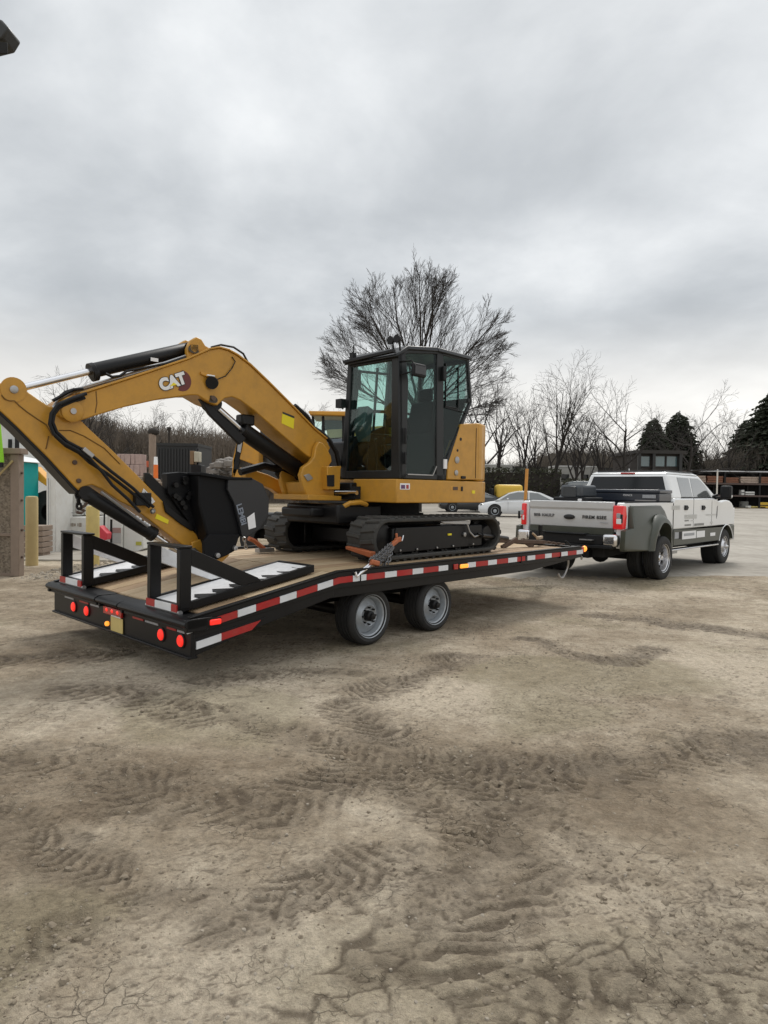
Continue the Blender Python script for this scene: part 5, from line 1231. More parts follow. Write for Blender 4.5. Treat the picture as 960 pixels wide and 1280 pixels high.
# dual wheel fenders
for s in (-1, 1):
    y0 = S0 if s < 0 else S1; out = .235 * s
    prof = [(11.97, .66), (12.0, 1.00), (12.30, 1.04), (12.32, 1.42), (12.35, 1.46), (13.58, 1.46), (13.78, 1.36), (13.95, 1.12), (14.02, .66), (13.97, .60)] + [(x, z) for x, z in arc(RWX, RWH, .52, .245, math.pi - .245, 18, .70)] + [(12.75, .60), (12.6, .60), (12.0, .62)]
    n = len(prof); A = [(x, y0, z) for x, z in prof]
    def outy(x, z):      # flare leans out towards the wheel arch, in at the top
        f = 1 - .55 * sstep(1.02, 1.46, z) ; f *= 1 - .45 * sstep(13.6, 14.02, x); f *= .45 + .55 * sstep(12.05, 12.9, x); return y0 + out * f
    mid = [(RWX + (x - RWX) * .985, outy(x, z), .95 + (z - .95) * .985) for x, z in prof]
    q1 = [(x, y0 + (outy(x, z) - y0) * .55, z) for x, z in prof]; q2 = [(RWX + (x - RWX) * .995, y0 + (outy(x, z) - y0) * .86, .95 + (z - .95) * .992) for x, z in prof]
    mid = [(RWX + (x - RWX) * .955, outy(x, z), .93 + (z - .93) * .94) for x, z in prof]
    for i_, (x, z) in enumerate(prof):          # keep the wheel opening itself at full size
        if math.hypot((x - RWX) / .52, (z - RWH) / .70) < 1.03: mid[i_] = (x, outy(x, z), z); q2[i_] = (x, q2[i_][1], z)
    b = MB(); rg4 = [A, q1, q2, mid]; [b.v.extend(r_) for r_ in rg4]
    b.f = [tuple(range(n)), tuple(range(4 * n - 1, 3 * n - 1, -1))] + [(k * n + i, k * n + (i + 1) % n, (k + 1) * n + (i + 1) % n, (k + 1) * n + i) for k in range(3) for i in range(n)]
    fd = b.build('rear_fender', OLIV, TK, smooth=62)
    # raised lip round the opening
    li = arc(RWX, RWH, .52, .245, math.pi - .245, 22, .70); lo_ = arc(RWX, RWH, .665, .20, math.pi - .20, 22, .865); b = MB()
    for k, ((xi, zi), (xo, zo)) in enumerate(zip(li, lo_)):
        yi = outy(xi, zi) + s * .045; yo = outy(xo, min(zo, 1.40)) + s * .0; b.v += [(xi, yi - s * .12, zi), (xi, yi, zi), ((xi + xo) / 2, (yi + yo) / 2 + s * .035, (zi + zo) / 2), (xo, yo, zo), (xo, yo - s * .05, zo)]
        if k: q0 = (k - 1) * 5; b.f += [(q0 + j, q0 + j + 1, q0 + j + 6, q0 + j + 5) for j in range(4)]
    b.build('arch_flare', OLIV, fd, smooth=70)
    b = MB(); b.sphere((12.88 if s < 0 else 12.88, y0 + out * 1.0 + s * .0, .86), .035, 10, (1.3, .5, 1)); b.build('fender_marker', LGHT, fd)
    b = MB(); b.prism([(12.288, y0, 1.04), (12.288, y0, 1.44), (12.300, y0, 1.44), (12.300, y0, 1.04)], (0, s * .006, 0)); b.build('fender_seam', DARK, fd)
# wheels
for s, ww in ((-1, S0 - .235 + .10), (1, S1 + .135)):
    wheel(TK, RWX, ww, RWH, RWR, .27, .24, s, RIMC, dish=-.02, bolts=8, hubm=CHRO, holes=8, name='wheel')
    wheel(TK, RWX, ww - s * .34, RWH, RWR, .245, .24, s, RIMG, name='wheel')
for s, ww in ((-1, S0 + .16), (1, S1 - .16)):
    wheel(TK, FWX, ww, FWH, FWR, .245, .25, s, RIMC, dish=.10, bolts=8, hubm=CHRO, holes=8, name='wheel')
# lower body band, doors, front fender, hood
lowb = [(14.50, .60), (14.50, STR - .001), (18.44, STR - .001), (18.44, .60)] + [(FWX + .525, .60)] + [(x, z) for x, z in archF if z > .60] + [(FWX - .525, .60)]
sidepoly(lowb, S0 - .006, S1 + .006, 'lower_body_band', OLIV, bevel=.015)
upb = [(14.49, STR), (14.49, 1.53), (14.55, 1.60), (16.9, 1.61), (17.1, 1.585), (17.25, 1.545), (17.45, 1.535), (17.65, 1.56), (17.85, 1.57), (18.05, 1.55), (18.22, 1.50), (18.34, 1.42), (18.42, 1.30), (18.45, 1.10), (18.45, STR)] + [(x, z) for x, z in archF if z > STR]
sidepoly(upb, S0, S0 + .12, 'door_side', WPNT, bevel=.03, seg=3); sidepoly(upb, S1 - .12, S1, 'door_side', WPNT, bevel=.03, seg=3)
b = MB(); b.prism([(14.50, S0 + .12, 1.0), (14.50, S0 + .12, 1.56), (17.0, S0 + .12, 1.58), (17.2, S0 + .12, 1.50), (18.1, S0 + .12, 1.52), (18.40, S0 + .12, 1.40), (18.46, S0 + .12, .98), (17.2, S0 + .12, .98), (17.2, S0 + .12, .97), (17.2, S0 + .12, .75)], (0, S1 - S0 - .24, 0)); b.build('hood', WPNT, TK, bevel=.03)
b = MB(); b.box(18.465, 18.52, S0 + .3, S1 - .3, .9, 1.4); b.build('grille', CHRO, TK, bevel=.02)
b = MB(); b.box(18.46, 18.66, S0 + .05, S1 - .05, .55, .82); b.build('front_bumper', CHRO, TK, bevel=.04)
for w0 in (S0 + .01, S1 - .29): b = MB(); b.box(18.38, 18.50, w0, w0 + .28, 1.1, 1.38); b.build('headlight', LGHT, TK, bevel=.03)
b = MB()
for w0 in (S0 + .12, S1 - .42): b.lathe((FWX, w0, FWH), (0, 1, 0), [(0, .52), (.30, .52), (.30, .001)], 24)
b.build('wheel_well', DARK, TK)
# lip round the front arch
for s, y0 in ((-1, S0), (1, S1)):
    b = MB(); b.tube([(x, y0 + s * .006, z) for x, z in arc(FWX, FWH, .535, .3, math.pi - .3, 18)], .013, 8); b.build('arch_lip', WPNT, TK)
# seams
for tt, z0, z1 in ((14.475, .62, 1.50), (15.62, .98, 1.60), (16.78, .98, 1.56)):
    b = MB(); b.box(tt - .006, tt + .006, S0 - .0025, S0 + .01, z0, z1); b.build('door_seam', DARK, TK)
b = MB(); b.prism([(17.10, S0 - .005, 1.12), (17.16, S0 - .005, 1.20), (17.17, S0 - .005, 1.44), (17.13, S0 - .005, 1.40)], (0, .02, 0)); b.build('fender_vent', BLKP, TK, bevel=.004)
for px in (857.5, 879): 
    p = PW(px, 634.5, S0); b = MB(); b.prism([(p.x - .10, S0 - .025, p.z + .05), (p.x + .05, S0 - .025, p.z + .05), (p.x + .12, S0 - .025, p.z), (p.x + .05, S0 - .025, p.z - .055), (p.x - .10, S0 - .025, p.z - .055)], (0, .03, 0)); b.build('door_handle', BLKP, TK, bevel=.012)
# door lettering and stickers
def sdec(x0, y0, x1, y1, mt, nm='door_decal', off=.004, par=TK):
    a, c = PW(x0, y0, S0 - off), PW(x1, y1, S0 - off); zt = (a.z + c.z) / 2; b = MB(); b.box(a.x, c.x, S0 - off, S0 - off + .002, min(a.z, c.z), max(a.z, c.z)); return b.build(nm, mt, par)
PALE = pm('pale_grey_print', (.52, .52, .50), .5, var=.25, scale=18); MIDG = pm('mid_grey_print', (.22, .22, .21), .5, var=.5, scale=30)
sdec(840, 632, 850, 637, PALE); sdec(856, 643.5, 871, 648, PALE); sdec(856, 650, 861, 651.5, MIDG); sdec(864, 650, 867, 651.3, PALE)
sdec(856, 655.5, 864, 657, MIDG); sdec(868, 654.5, 880, 656.5, MIDG); sdec(882.5, 643, 895, 643.9, PALE); sdec(888, 652, 891, 654, PALE)
sdec(853, 664.5, 870, 672.5, WSTK, 'shiny_sticker', .012); sdec(871, 664, 881, 671, WSTK, 'shiny_sticker', .012); sdec(843.5, 665.5, 848.5, 673, GSTK, 'shiny_sticker', .012); sdec(888, 666, 894, 669.5, WSTK, 'shiny_sticker', .012); sdec(848.6, 665, 851.8, 673.5, BLKP, 'dark_sticker', .012)
sdec(855, 667, 868, 669, GSTK, 'sticker_print', .014)
# cab greenhouse
GB_ = [(14.50, 1.595), (17.05, 1.60)]
def ringg(t0, t1, y0, y1, z0, z1=None): z1 = z1 or z0; return [(t0, y0, z0), (t1, y0, z1), (t1, y1, z1), (t0, y1, z0)]
b = MB()
lo = ringg(14.50, 17.35, S0 + .04, S1 - .04, 1.59); hi = ringg(14.60, 16.45, S0 + .20, S1 - .20, 2.12, 2.12)
b.hexa(lo, hi)
b.hexa(ringg(14.60, 16.45, S0 + .20, S1 - .20, 2.12), ringg(14.72, 16.25, S0 + .30, S1 - .30, 2.18))
b.build('cab_greenhouse', WPNT, TK, bevel=.05, seg=3)
def bil(A, B, C, D, u, v): return (Vector(A).lerp(Vector(B), u)).lerp(Vector(D).lerp(Vector(C), u), v)
def window(nm, A, B, C, D, quad, mt=DGLS, off=.006, par=TK):
    n = (Vector(B) - Vector(A)).cross(Vector(D) - Vector(A)).normalized()
    cen = Vector((15.8, SC, 1.85))
    if (Vector(A) - cen).dot(n) < 0: n = -n
    pts = [bil(A, B, C, D, u, v) - n * .02 for u, v in quad]; b = MB(); b.prism(pts, n * (.02 + off)); return b.build(nm, mt, par, bevel=.004)
for s in (0, 1):
    A, B, C, D = (lo[0], lo[1], hi[1], hi[0]) if s == 0 else (lo[3], lo[2], hi[2], hi[3])
    window('rear_side_window', A, B, C, D, [(.19, .08), (.425, .08), (.585, .88), (.24, .88)], SGLS)
    window('front_side_window', A, B, C, D, [(.445, .08), (.86, .06), (.895, .22), (.93, .55), (.915, .82), (.88, .88), (.625, .88)], SGLS)
    window('window_sill_trim', A, B, C, D, [(.18, .03), (.90, .02), (.90, .07), (.18, .07)], BLKP, .012)
window('rear_window', lo[3], lo[0], hi[0], hi[3], [(.05, .05), (.95, .05), (.94, .90), (.06, .90)], DGLS)
window('windscreen', lo[1], lo[2], hi[2], hi[1], [(.06, .05), (.94, .05), (.93, .92), (.07, .92)], DGLS)
b = MB(); b.beam((14.63, SC - .16, 2.14), (14.63, SC + .16, 2.14), .05, .035); b.build('third_brake_lamp', REDD, TK, bevel=.008)
b = MB(); b.cyl((15.1, SC + .18, 2.16), (15.08, SC + .18, 2.26), .008, 5); b.build('roof_aerial', WPNT, TK)
b = MB(); b.beam((14.75, S0 + .32, 2.192), (16.3, S0 + .32, 2.192), .05, .028); b.beam((14.75, S1 - .32, 2.192), (16.3, S1 - .32, 2.192), .05, .028); b.beam((14.73, S0 + .32, 2.192), (14.73, S1 - .32, 2.192), .04, .028); b.build('roof_edge_trim', BLKM, TK, bevel=.006)
# mirrors
for s in (-1, 1):
    y0 = S0 if s < 0 else S1
    b = MB(); b.box(17.12, 17.28, min(y0 + s * .06, y0 + s * .30), max(y0 + s * .06, y0 + s * .30), 1.60, 1.91); m_ = b.build('door_mirror', BLKP, TK, bevel=.04, seg=3)
    b = MB(); b.beam((17.05, y0 + .02 * -s, 1.62), (17.2, y0 + s * .12, 1.64), .06, .05); b.beam((16.95, y0 - s * .08, 1.60), (17.2, y0 - s * .02, 1.66), .05, .12); b.build('mirror_arm', BLKP, m_, bevel=.01)
    b = MB(); b.sphere((17.22, y0 + s * .28, 1.66), .05, 8, (1, .6, 1)); b.build('mirror_lamp', LGHT, m_)
b = MB(); b.box(17.05, 17.35, S0 + .08, S0 + .3, 1.56, 1.64); b.build('cowl', BLKP, TK, bevel=.02)
# running board
b = MB(); b.box(14.25, 17.15, S0 - .06, S0 + .12, .50, .535); b.build('running_board', CHRO, TK, bevel=.01)
b = MB(); b.box(14.1, 14.7, S0 - .02, S0 + .2, .44, .499); b.build('step_bracket', STEEL, TK, bevel=.01)
b = MB(); b.box(14.3, 17.1, S1 - .12, S1 + .06, .50, .535); b.build('running_board', CHRO, TK, bevel=.01)
# toolbox and tank in the bed: things of their own
TB = thing('truck_toolbox', 'dark blue crossover toolbox across the pickup bed behind the cab', 'toolbox', (14.0, SC, 1.53), line=True)
b = MB(); b.box(13.72, 14.36, S0 + .005, S1 - .0, 1.533, 1.70); b.box(13.76, 14.32, S0 + .15, S1 - .15, 1.0, 1.533); b.build('box_body', NAVY, TB, bevel=.015)
b = MB(); b.box(13.70, 14.37, S0 - .01, S1 + .02, 1.702, 1.775); b.build('lid', NAVY, TB, bevel=.02)
b = MB(); b.box(13.695, 13.72, S0 + .07, S0 + .34, 1.60, 1.67); b.build('latch_plate', GSTK, TB, bevel=.004)
text('box_lettering', 'PRINCE', .055, TEXTW, TB, (13.712, SC - .42, 1.655), (0, -1, 0), (0, 0, 1), .002, space=1.1)
b = MB(); b.box(13.70, 13.72, S0 + .06, S0 + .5, 1.545, 1.562); b.build('edge_strip', STEEL, TB)
FT = thing('fuel_tank', 'grey moulded fuel tank with a dark base standing in the pickup bed', 'tank', (12.9, 1.9, .96), line=True)
a, c = PT(688, 606, 12.75), PT(728, 626, 12.75)
b = MB(); b.prism([(12.72, c.y, 1.60), (12.72, c.y, a.z - .02), (12.76, c.y, a.z), (13.35, c.y, a.z), (13.4, c.y, 1.60)], (0, a.y - c.y - .25, 0)); b.build('tank_shell', GREYP, FT, bevel=.05, seg=3)
b = MB(); b.box(12.70, 13.42, c.y - .12, a.y - .1, .962, 1.598); b.build('tank_base', BLKP, FT, bevel=.02)
b = MB(); b.box(12.70, 12.722, c.y + .12, c.y + .42, 1.60, 1.82); b.build('panel', pm('tank_panel', (.035, .04, .045), .3), FT, bevel=.01)
b = MB(); b.box(12.66, 12.70, c.y - .02, c.y + .06, 1.50, 1.57); b.build('cap', LGHT, FT, bevel=.01)
# marker pole in orange at the truck's far rear corner
MP = thing('marker_pole', 'orange marker pole with a yellow foot behind the far corner of the tailgate', 'pole', PY(655, 690, 21.0) * 1.0, yaw=0)
o_ = MP['org']; base = PY(654, 662, 21); top = PY(658.8, 586, 21)
g0 = Vector((base.x, 21, 0)); MP.location = (base.x, 21, gz(base.x, 21)); MP['org'] = [base.x, 21.0, gz(base.x, 21)]
b = MB(); b.cyl((base.x, 21, gz(0, 21)), (top.x, 21, top.z), .05, 12); b.build('pole_tube', pm('orange_pole_paint', (.62, .27, .05), .5, var=.15, dirt=.2), MP)
b = MB(); b.cyl((base.x - .05, 20.99, gz(0, 21)), (base.x + .06, 20.99, PY(655, 634, 21).z), .09, 12); b.build('pole_foot', pm('yellow_pole_foot', (.75, .50, .04), .5, var=.1, dirt=.2), MP)
b = MB(); b.cyl((top.x, 21, top.z - .02), (top.x, 21, top.z + .16), .012, 5); b.build('pole_tip', STEEL, MP)

# ================================================================== BACKGROUND
def bx(px, Y): return PY(px, 618, Y).x
def hz_(px, py, Y): return PY(px, py, Y).z

# ---- cars
def car(name, label, cat, loc, yaw, paint, L=4.6, W=1.8, HT=1.45, suv=False, group=None):
    c = thing(name, label, cat, (0, 0, 0), loc=loc, yaw=yaw, group=group)
    st = [(-.50, .32, .60, .80), (-.485, .22, .82, .92), (-.42, .20, .98 if not suv else 1.05, .98), (-.25, .18, .98 if not suv else 1.05, 1), (0, .18, .95 if not suv else 1.02, 1), (.20, .18, .92 if not suv else .98, 1), (.36, .18, .82 if not suv else .92, .98), (.46, .20, .70 if not suv else .82, .90), (.495, .30, .58 if not suv else .70, .74)]
    b = MB(); rings = []
    for (u, z0, z1, wf_) in st:
        x = u * L; hw = W / 2 * wf_; m = (z0 + z1) / 2
        rings.append([(x, -hw * .90, z0), (x, -hw, z0 + .12), (x, -hw, m), (x, -hw * .97, z1 - .08), (x, -hw * .86, z1), (x, 0, z1 + .03), (x, hw * .86, z1), (x, hw * .97, z1 - .08), (x, hw, m), (x, hw, z0 + .12), (x, hw * .90, z0), (x, 0, z0)])
    for r in rings: b.v += r
    n = 12
    for i in range(len(rings) - 1):
        for k in range(n): b.f.append((i * n + k, i * n + (k + 1) % n, (i + 1) * n + (k + 1) % n, (i + 1) * n + k))
    b.f.append(tuple(range(n))); b.f.append(tuple(range((len(rings) - 1) * n, len(rings) * n)))
    body = b.build('body', paint, c, smooth=45)
    zb = .97 if not suv else 1.04
    if not suv: prof = [(-.40, zb - .02), (-.20, HT - .10), (-.08, HT), (.06, HT - .02), (.16, HT - .14), (.31, .90)]
    else: prof = [(-.47, zb), (-.43, HT - .22), (-.36, HT), (.02, HT + .01), (.10, HT - .06), (.25, .98)]
    def gh(scale_in, th, nm, mt, pr):
        b = MB(); N = len(pr); hw0 = W / 2 * .90; hw1 = W / 2 * .70
        yy = lambda z: hw0 + (hw1 - hw0) * max(0, (z - zb)) / (HT - zb) - scale_in
        A = [(u * L, -yy(z), z) for u, z in pr]; B_ = [(u * L, yy(z), z) for u, z in pr]
        b.add(A + B_, [tuple(range(N)), tuple(range(2 * N - 1, N - 1, -1))] + [(i, (i + 1) % N, (i + 1) % N + N, i + N) for i in range(N)]); return b.build(nm, mt, c, bevel=.02, smooth=40)
    gh(0, 0, 'roof', paint, prof)
    # side windows set proud on the greenhouse sides
    hw0 = W / 2 * .90; hw1 = W / 2 * .70; yy = lambda z: hw0 + (hw1 - hw0) * max(0, (z - zb)) / (HT - zb) + .006
    if not suv: wins = [[(-.31, zb + .03), (-.075, zb + .02), (-.075, HT - .09), (-.17, HT - .13)], [(-.06, zb + .02), (.10, zb + .0), (.255, zb - .02 + .01), (.15, HT - .19), (.055, HT - .08), (-.06, HT - .075)]]
    else: wins = [[(-.44, zb + .05), (-.26, zb + .04), (-.26, HT - .10), (-.38, HT - .10)], [(-.245, zb + .04), (-.06, zb + .03), (-.06, HT - .09), (-.245, HT - .09)], [(-.045, zb + .03), (.19, zb + .02), (.09, HT - .13), (.02, HT - .08), (-.045, HT - .08)]]
    for wn_ in wins:
        for s in (-1, 1):
            b = MB(); b.prism([(u * L, s * yy(z), z) for u, z in wn_], (0, -s * .02, 0)); b.build('side_window', SGLS, c, smooth=0)
    for (u0, z0, u1, z1) in ((.30, .93, .165, HT - .15), (-.385, zb + .02, -.205, HT - .11)) if not suv else ((.245, 1.0, .105, HT - .08), (-.472, zb + .08, -.432, HT - .25)):
        dd = 1 if u0 > 0 else -1
        b = MB(); b.prism([(u0 * L, -(yy(z0) - .08), z0), (u1 * L, -(yy(z1) - .06), z1), (u1 * L, yy(z1) - .06, z1), (u0 * L, yy(z0) - .08, z0)], (.012 * dd, 0, .012)); b.build('windscreen', DGLS, c, smooth=0)
    for u in (-.30, .31):
        for s in (-1, 1):
            y = s * (W / 2 - .10)
            b = MB(); b.lathe((u * L, y + s * .065, .33), (0, s, 0), [(-.02, .40), (.03, .40), (.032, .001)], 22); b.build('wheel_arch', DARK, c, smooth=20)
            b = MB(); b.lathe((u * L, y, .33), (0, s, 0), [(-.1, .2), (-.1, .33), (.1, .33), (.112, .24), (.10, .22)], 24); t_ = b.build('wheel', TYRE, c)
            b = MB(); b.lathe((u * L, y, .33), (0, s, 0), [(.10, .225), (.112, .22), (.09, .19), (.10, .05), (.12, .04), (.12, .001)], 20); b.build('rim', RIMG, t_)
    for s in (-1, 1):
        b = MB(); b.sphere((.455 * L, s * W * .38, .66 if not suv else .78), .12, 8, (1, .9, .5)); b.build('headlight', SGLS, c)
        b = MB(); b.sphere((-.478 * L, s * W * .38, .80 if not suv else .9), .12, 8, (.5, .9, .6)); b.build('tail_lamp', REDD, c)
        b = MB(); b.sphere((.17 * L, s * (W / 2 + .06), zb + .04), .10, 8, (.6, .8, .6)); b.build('door_mirror', paint, c)
    b = MB()
    for u in (-.235, -.065, .165): b.box(u * L - .004, u * L + .004, -W / 2 - .002, -W / 2 + .02, .35, zb - .12); b.box(u * L - .004, u * L + .004, W / 2 - .02, W / 2 + .002, .35, zb - .12)
    b.build('door_seam', DARK, c)
    return c
CARW = pm('white_car_paint', (.72, .73, .74), .25, var=.02, coat=.6)
CARG = pm('grey_car_paint', (.13, .15, .165), .3, var=.03, coat=.6)
CARK = pm('dark_car_paint', (.02, .022, .025), .3, var=.03, coat=.6)
Yc = 38.5
car('parked_car', 'white sedan parked side-on behind the excavator and the tailgate', 'car', (bx(650, Yc) + .1, Yc, gz(0, Yc)), math.pi - .12, CARW, L=4.9, HT=1.47)
car('parked_suv', 'grey station wagon parked behind the white sedan', 'car', (bx(722, 41), 41.5, gz(0, 41)), math.pi - .1, CARG, L=4.8, W=1.9, HT=2.1, suv=True)
car('parked_car', 'dark car parked left of the white sedan, almost hidden by the excavator', 'car', (bx(590, 46), 46, gz(0, 46)), math.pi, CARK, L=4.5, HT=1.4)

# ---- small yellow roller seen above the white sedan's bonnet
YM = thing('yellow_machine', 'small yellow roller with a rounded hood beyond the white sedan', 'roller', (0, 0, 0), loc=(bx(630, 47), 47, gz(0, 47)))
b = MB(); b.box(-.6, 1.2, -.6, .6, .7, 1.9); b.build('hood', pm('bright_yellow_paint', (.80, .52, .07), .4, var=.05), YM, bevel=.2, seg=3)
b = MB(); b.box(-1.6, -.6, -.5, .5, .6, 1.15); b.box(-1.7, -1.5, -.55, .55, 1.0, 1.7); b.box(-1.0, -.8, -.5, .5, 1.1, 1.6); b.build('frame', BLKM, YM, bevel=.03)
b = MB(); b.lathe((-1.5, 0, .55), (0, 1, 0), [(-.7, .001), (-.7, .55), (.7, .55), (.7, .001)], 24); b.build('drum', STEEL, YM)
b = MB()
for s in (-.75, .5): b.lathe((.6, s, .5), (0, 1, 0), [(0, .001), (0, .5), (.25, .5), (.25, .001)], 20)
b.build('wheel', TYRE, YM)

# ---- trees
def tree_mesh(seed, Ht, spread, trunk_h, n1, depth, r0, up=.35, segs=4, droop=0.0, lean=0.0, minr=.010, kids=(3, 5), fork=1):
    rg = random.Random(seed); T = MB(); Bm = MB()
    def grow(p, d, L, r, lvl):
        pts = [p.copy()]; rs = [r]; cur = p.copy(); dd = d.copy(); ns = segs if lvl < 3 else 3
        for i in range(ns):
            dd = (dd + Vector((rg.gauss(0, .10 + .03 * lvl), rg.gauss(0, .10 + .03 * lvl), rg.gauss(0, .07) + (up * .10 if lvl < 3 else -droop * .1)))).normalized()
            cur = cur + dd * (L / ns); pts.append(cur.copy()); rs.append(max(minr * .7, r * (1 - .72 * (i + 1) / ns)))
        (T if lvl == 0 else Bm).tube(pts, rs, 7 if lvl == 0 else (5 if lvl < 3 else 3), cap=False)
        if lvl >= depth: return
        k = rg.randint(*kids) if lvl else n1
        for j in range(k):
            f = (.22 + .76 * (j + rg.random() * .7) / k) if lvl else (.30 + .70 * (j + .5) / k)
            ii = min(ns - 1, int(f * ns)); ff = f * ns - ii; q = pts[ii].lerp(pts[ii + 1], min(1, ff)); rr = rs[ii] * (1 - ff) + rs[ii + 1] * ff
            axd = (pts[ii + 1] - pts[ii]).normalized(); az = rg.random() * 6.283 if lvl else j * 2.4 + rg.random(); a = rg.uniform(.45, .85) * (spread if lvl == 0 else 1)
            u = axd.orthogonal().normalized(); v = axd.cross(u); nd_ = (axd * math.cos(a) + (u * math.cos(az) + v * math.sin(az)) * math.sin(a)).normalized()
            nd_.z += up * .35 * (1 if lvl < 2 else .3); nd_.normalize()
            grow(q, nd_, L * rg.uniform(.52, .72) * (1.15 - .45 * f if lvl else 1.0), max(minr, rr * rg.uniform(.55, .75)), lvl + 1)
    grow(Vector((0, 0, -.3)), Vector((lean, 0, 1)).normalized(), Ht * trunk_h, r0, 0)
    return T, Bm
def tree(label, loc, seed, group, **k):
    e = thing('bare_tree', label, 'tree', (0, 0, 0), loc=loc, group=group)
    T, Bm = tree_mesh(seed, **k); T.build('trunk', BARK, e, smooth=50, recalc=False); Bm.build('crown', TWIG, e, smooth=50, recalc=False); return e
def bigtree():
    """dome-crowned tree: a short bole, many long ascending limbs that branch again and again"""
    e = thing('bare_tree', 'largest bare tree, dome-shaped crown of fine twigs rising behind the excavator cab', 'tree', (0, 0, 0), loc=(bx(520, 45), 45, gz(0, 45)), group='bare trees beyond the yard')
    rg = random.Random(21); T = MB(); Bm = MB()
    C0 = Vector((-.4, 0, 9.3)); R = Vector((5.9, 5.7, 5.6))
    def inside(p):
        q = p - C0; return (q.x / R.x) ** 2 + (q.y / R.y) ** 2 + (q.z / (R.z if q.z > 0 else 5.2)) ** 2
    T.tube([(0, 0, -.3), (.05, 0, 2.5), (-.05, .05, 5.0), (.0, .0, 7.6)], [.42, .34, .30, .22], 10, cap=False)
    def grow(p, d, L, r, lvl):
        ns = 6 if lvl == 1 else (5 if lvl == 2 else 3); pts = [p.copy()]; rs = [r]; cur = p.copy(); dd = d.copy()
        for i in range(ns):
            out = (cur - Vector((0, 0, 5.5))).normalized()
            dd = (dd * 1.0 + out * .17 + Vector((rg.gauss(0, .10), rg.gauss(0, .10), rg.gauss(0, .085)))).normalized()
            cur = cur + dd * (L / ns); pts.append(cur.copy()); rs.append(max(.006, r * (1 - .82 * (i + 1) / ns)))
            if inside(cur) > 1.03 + rg.random() * .06: break
        if len(pts) < 2: return
        Bm.tube(pts, rs, 6 if lvl < 2 else (4 if lvl < 3 else 3), cap=False)
        if lvl >= 5: return
        k = {1: 9, 2: 6, 3: 5, 4: 3}[lvl]; m = len(pts) - 1
        for j in range(k):
            f = .18 + .80 * (j + rg.random() * .6) / k; ii = min(m - 1, int(f * m)); ff = f * m - ii
            q = pts[ii].lerp(pts[ii + 1], ff); rr = rs[ii] * (1 - ff) + rs[ii + 1] * ff
            ax = (pts[ii + 1] - pts[ii]).normalized(); az = rg.random() * 6.283; a = rg.uniform(.32, .68)
            u = ax.orthogonal().normalized(); v = ax.cross(u)
            grow(q, (ax * math.cos(a) + (u * math.cos(az) + v * math.sin(az)) * math.sin(a)).normalized(), L * rg.uniform(.42, .60), max(.0062, rr * rg.uniform(.45, .66)), lvl + 1)
    for j in range(18):
        az = j * 2.399 + rg.random() * .5; el = rad(86 - 98 * ((j + .5) / 18) ** .75)
        grow(Vector((0, 0, 7.5 - 2.6 * (j / 18))), Vector((math.cos(az) * math.cos(el), math.sin(az) * math.cos(el), math.sin(el))), 8.2 - 1.6 * (j / 18), .11 - .045 * j / 18, 1)
    T.build('trunk', BARK, e, smooth=50, recalc=False); Bm.build('crown', TWIG, e, smooth=50, recalc=False)
bigtree()
GT = 'bare trees beyond the yard'
def fit_tree(label, px, ytop, Y, seed, wpx=70, **k):
    g = gz(0, Y); z = hz_(px, ytop, Y) - g
    z *= .92; p = dict(Ht=z, spread=1.0, trunk_h=.66, n1=9, depth=4, r0=.012 * z + .07, up=.5, minr=.0085 * Y / 55, kids=(3, 4))
    p.update(k); p['n1'] -= 1; return tree(label, (bx(px, Y), Y, g), seed, GT, **p)
t_ = fit_tree('tall slender bare tree rising above the grey station wagon', 693, 437, 52, 3, spread=.8, n1=11)
fit_tree('bare tree just left of the tall slender one', 651, 470, 56, 8, spread=.7, n1=9)
fit_tree('thin bare sapling close behind the excavator counterweight', 622, 470, 55, 15, spread=.6, n1=7)
fit_tree('bare tree between the tall slender tree and the truck cab', 716, 490, 52, 31, spread=.9, n1=9)
fit_tree('slim bare tree left of the truck cab', 733, 500, 54, 11, spread=.9, n1=8)
fit_tree('bare tree right behind the truck toolbox', 760, 492, 56, 12, spread=.8, n1=9)
fit_tree('leaning bare tree with a long crooked limb over the truck cab', 778, 458, 54, 44, spread=1.25, n1=8, lean=.18, up=.2)
fit_tree('wide bare tree with arching limbs right of the truck cab', 850, 466, 62, 55, spread=1.5, n1=9, up=.15)
fit_tree('pale bare tree against the dark evergreen at the right edge', 905, 505, 80, 66, spread=1.1, n1=10)
fit_tree('bare tree right of the excavator cab, behind the big dome-shaped tree', 612, 440, 62, 76, spread=1.3, n1=12)
fit_tree('bare tree whose top shows left of the excavator cab', 375, 487, 58, 82, spread=1.2, n1=10)
fit_tree('bare tree framed in the middle of the gap under the boom', 241, 500, 60, 91, spread=1.0, n1=9)
fit_tree('bushy bare tree left in the gap under the boom', 200, 500, 60, 92, spread=1.0, n1=11)
fit_tree('low bare tree seen under the boom beside the yellow machine', 268, 533, 66, 97, spread=1.1, n1=10)
fit_tree('leaning bare tree beside the black-haired slope left under the boom', 140, 505, 48, 98, spread=1.0, n1=9, lean=.12)['label'] = 'leaning bare tree nearest the stick, seen through the gap under the boom'
fit_tree('bare tree whose twigs show above the stick cylinder', 98, 455, 50, 99, spread=.8, n1=10)
fit_tree('bare tree partly hidden by the stick and the boom end', 118, 480, 52, 101, spread=.9, n1=9)
fit_tree('thin bare tree behind the orange marker pole', 668, 492, 58, 103, spread=.8, n1=8)
fit_tree('small bare tree between the two evergreens', 832, 505, 76, 107, spread=1.0, n1=8)
fit_tree('distant bare tree seen just right of the wide arching one', 884, 512, 85, 109, spread=1.1, n1=9)

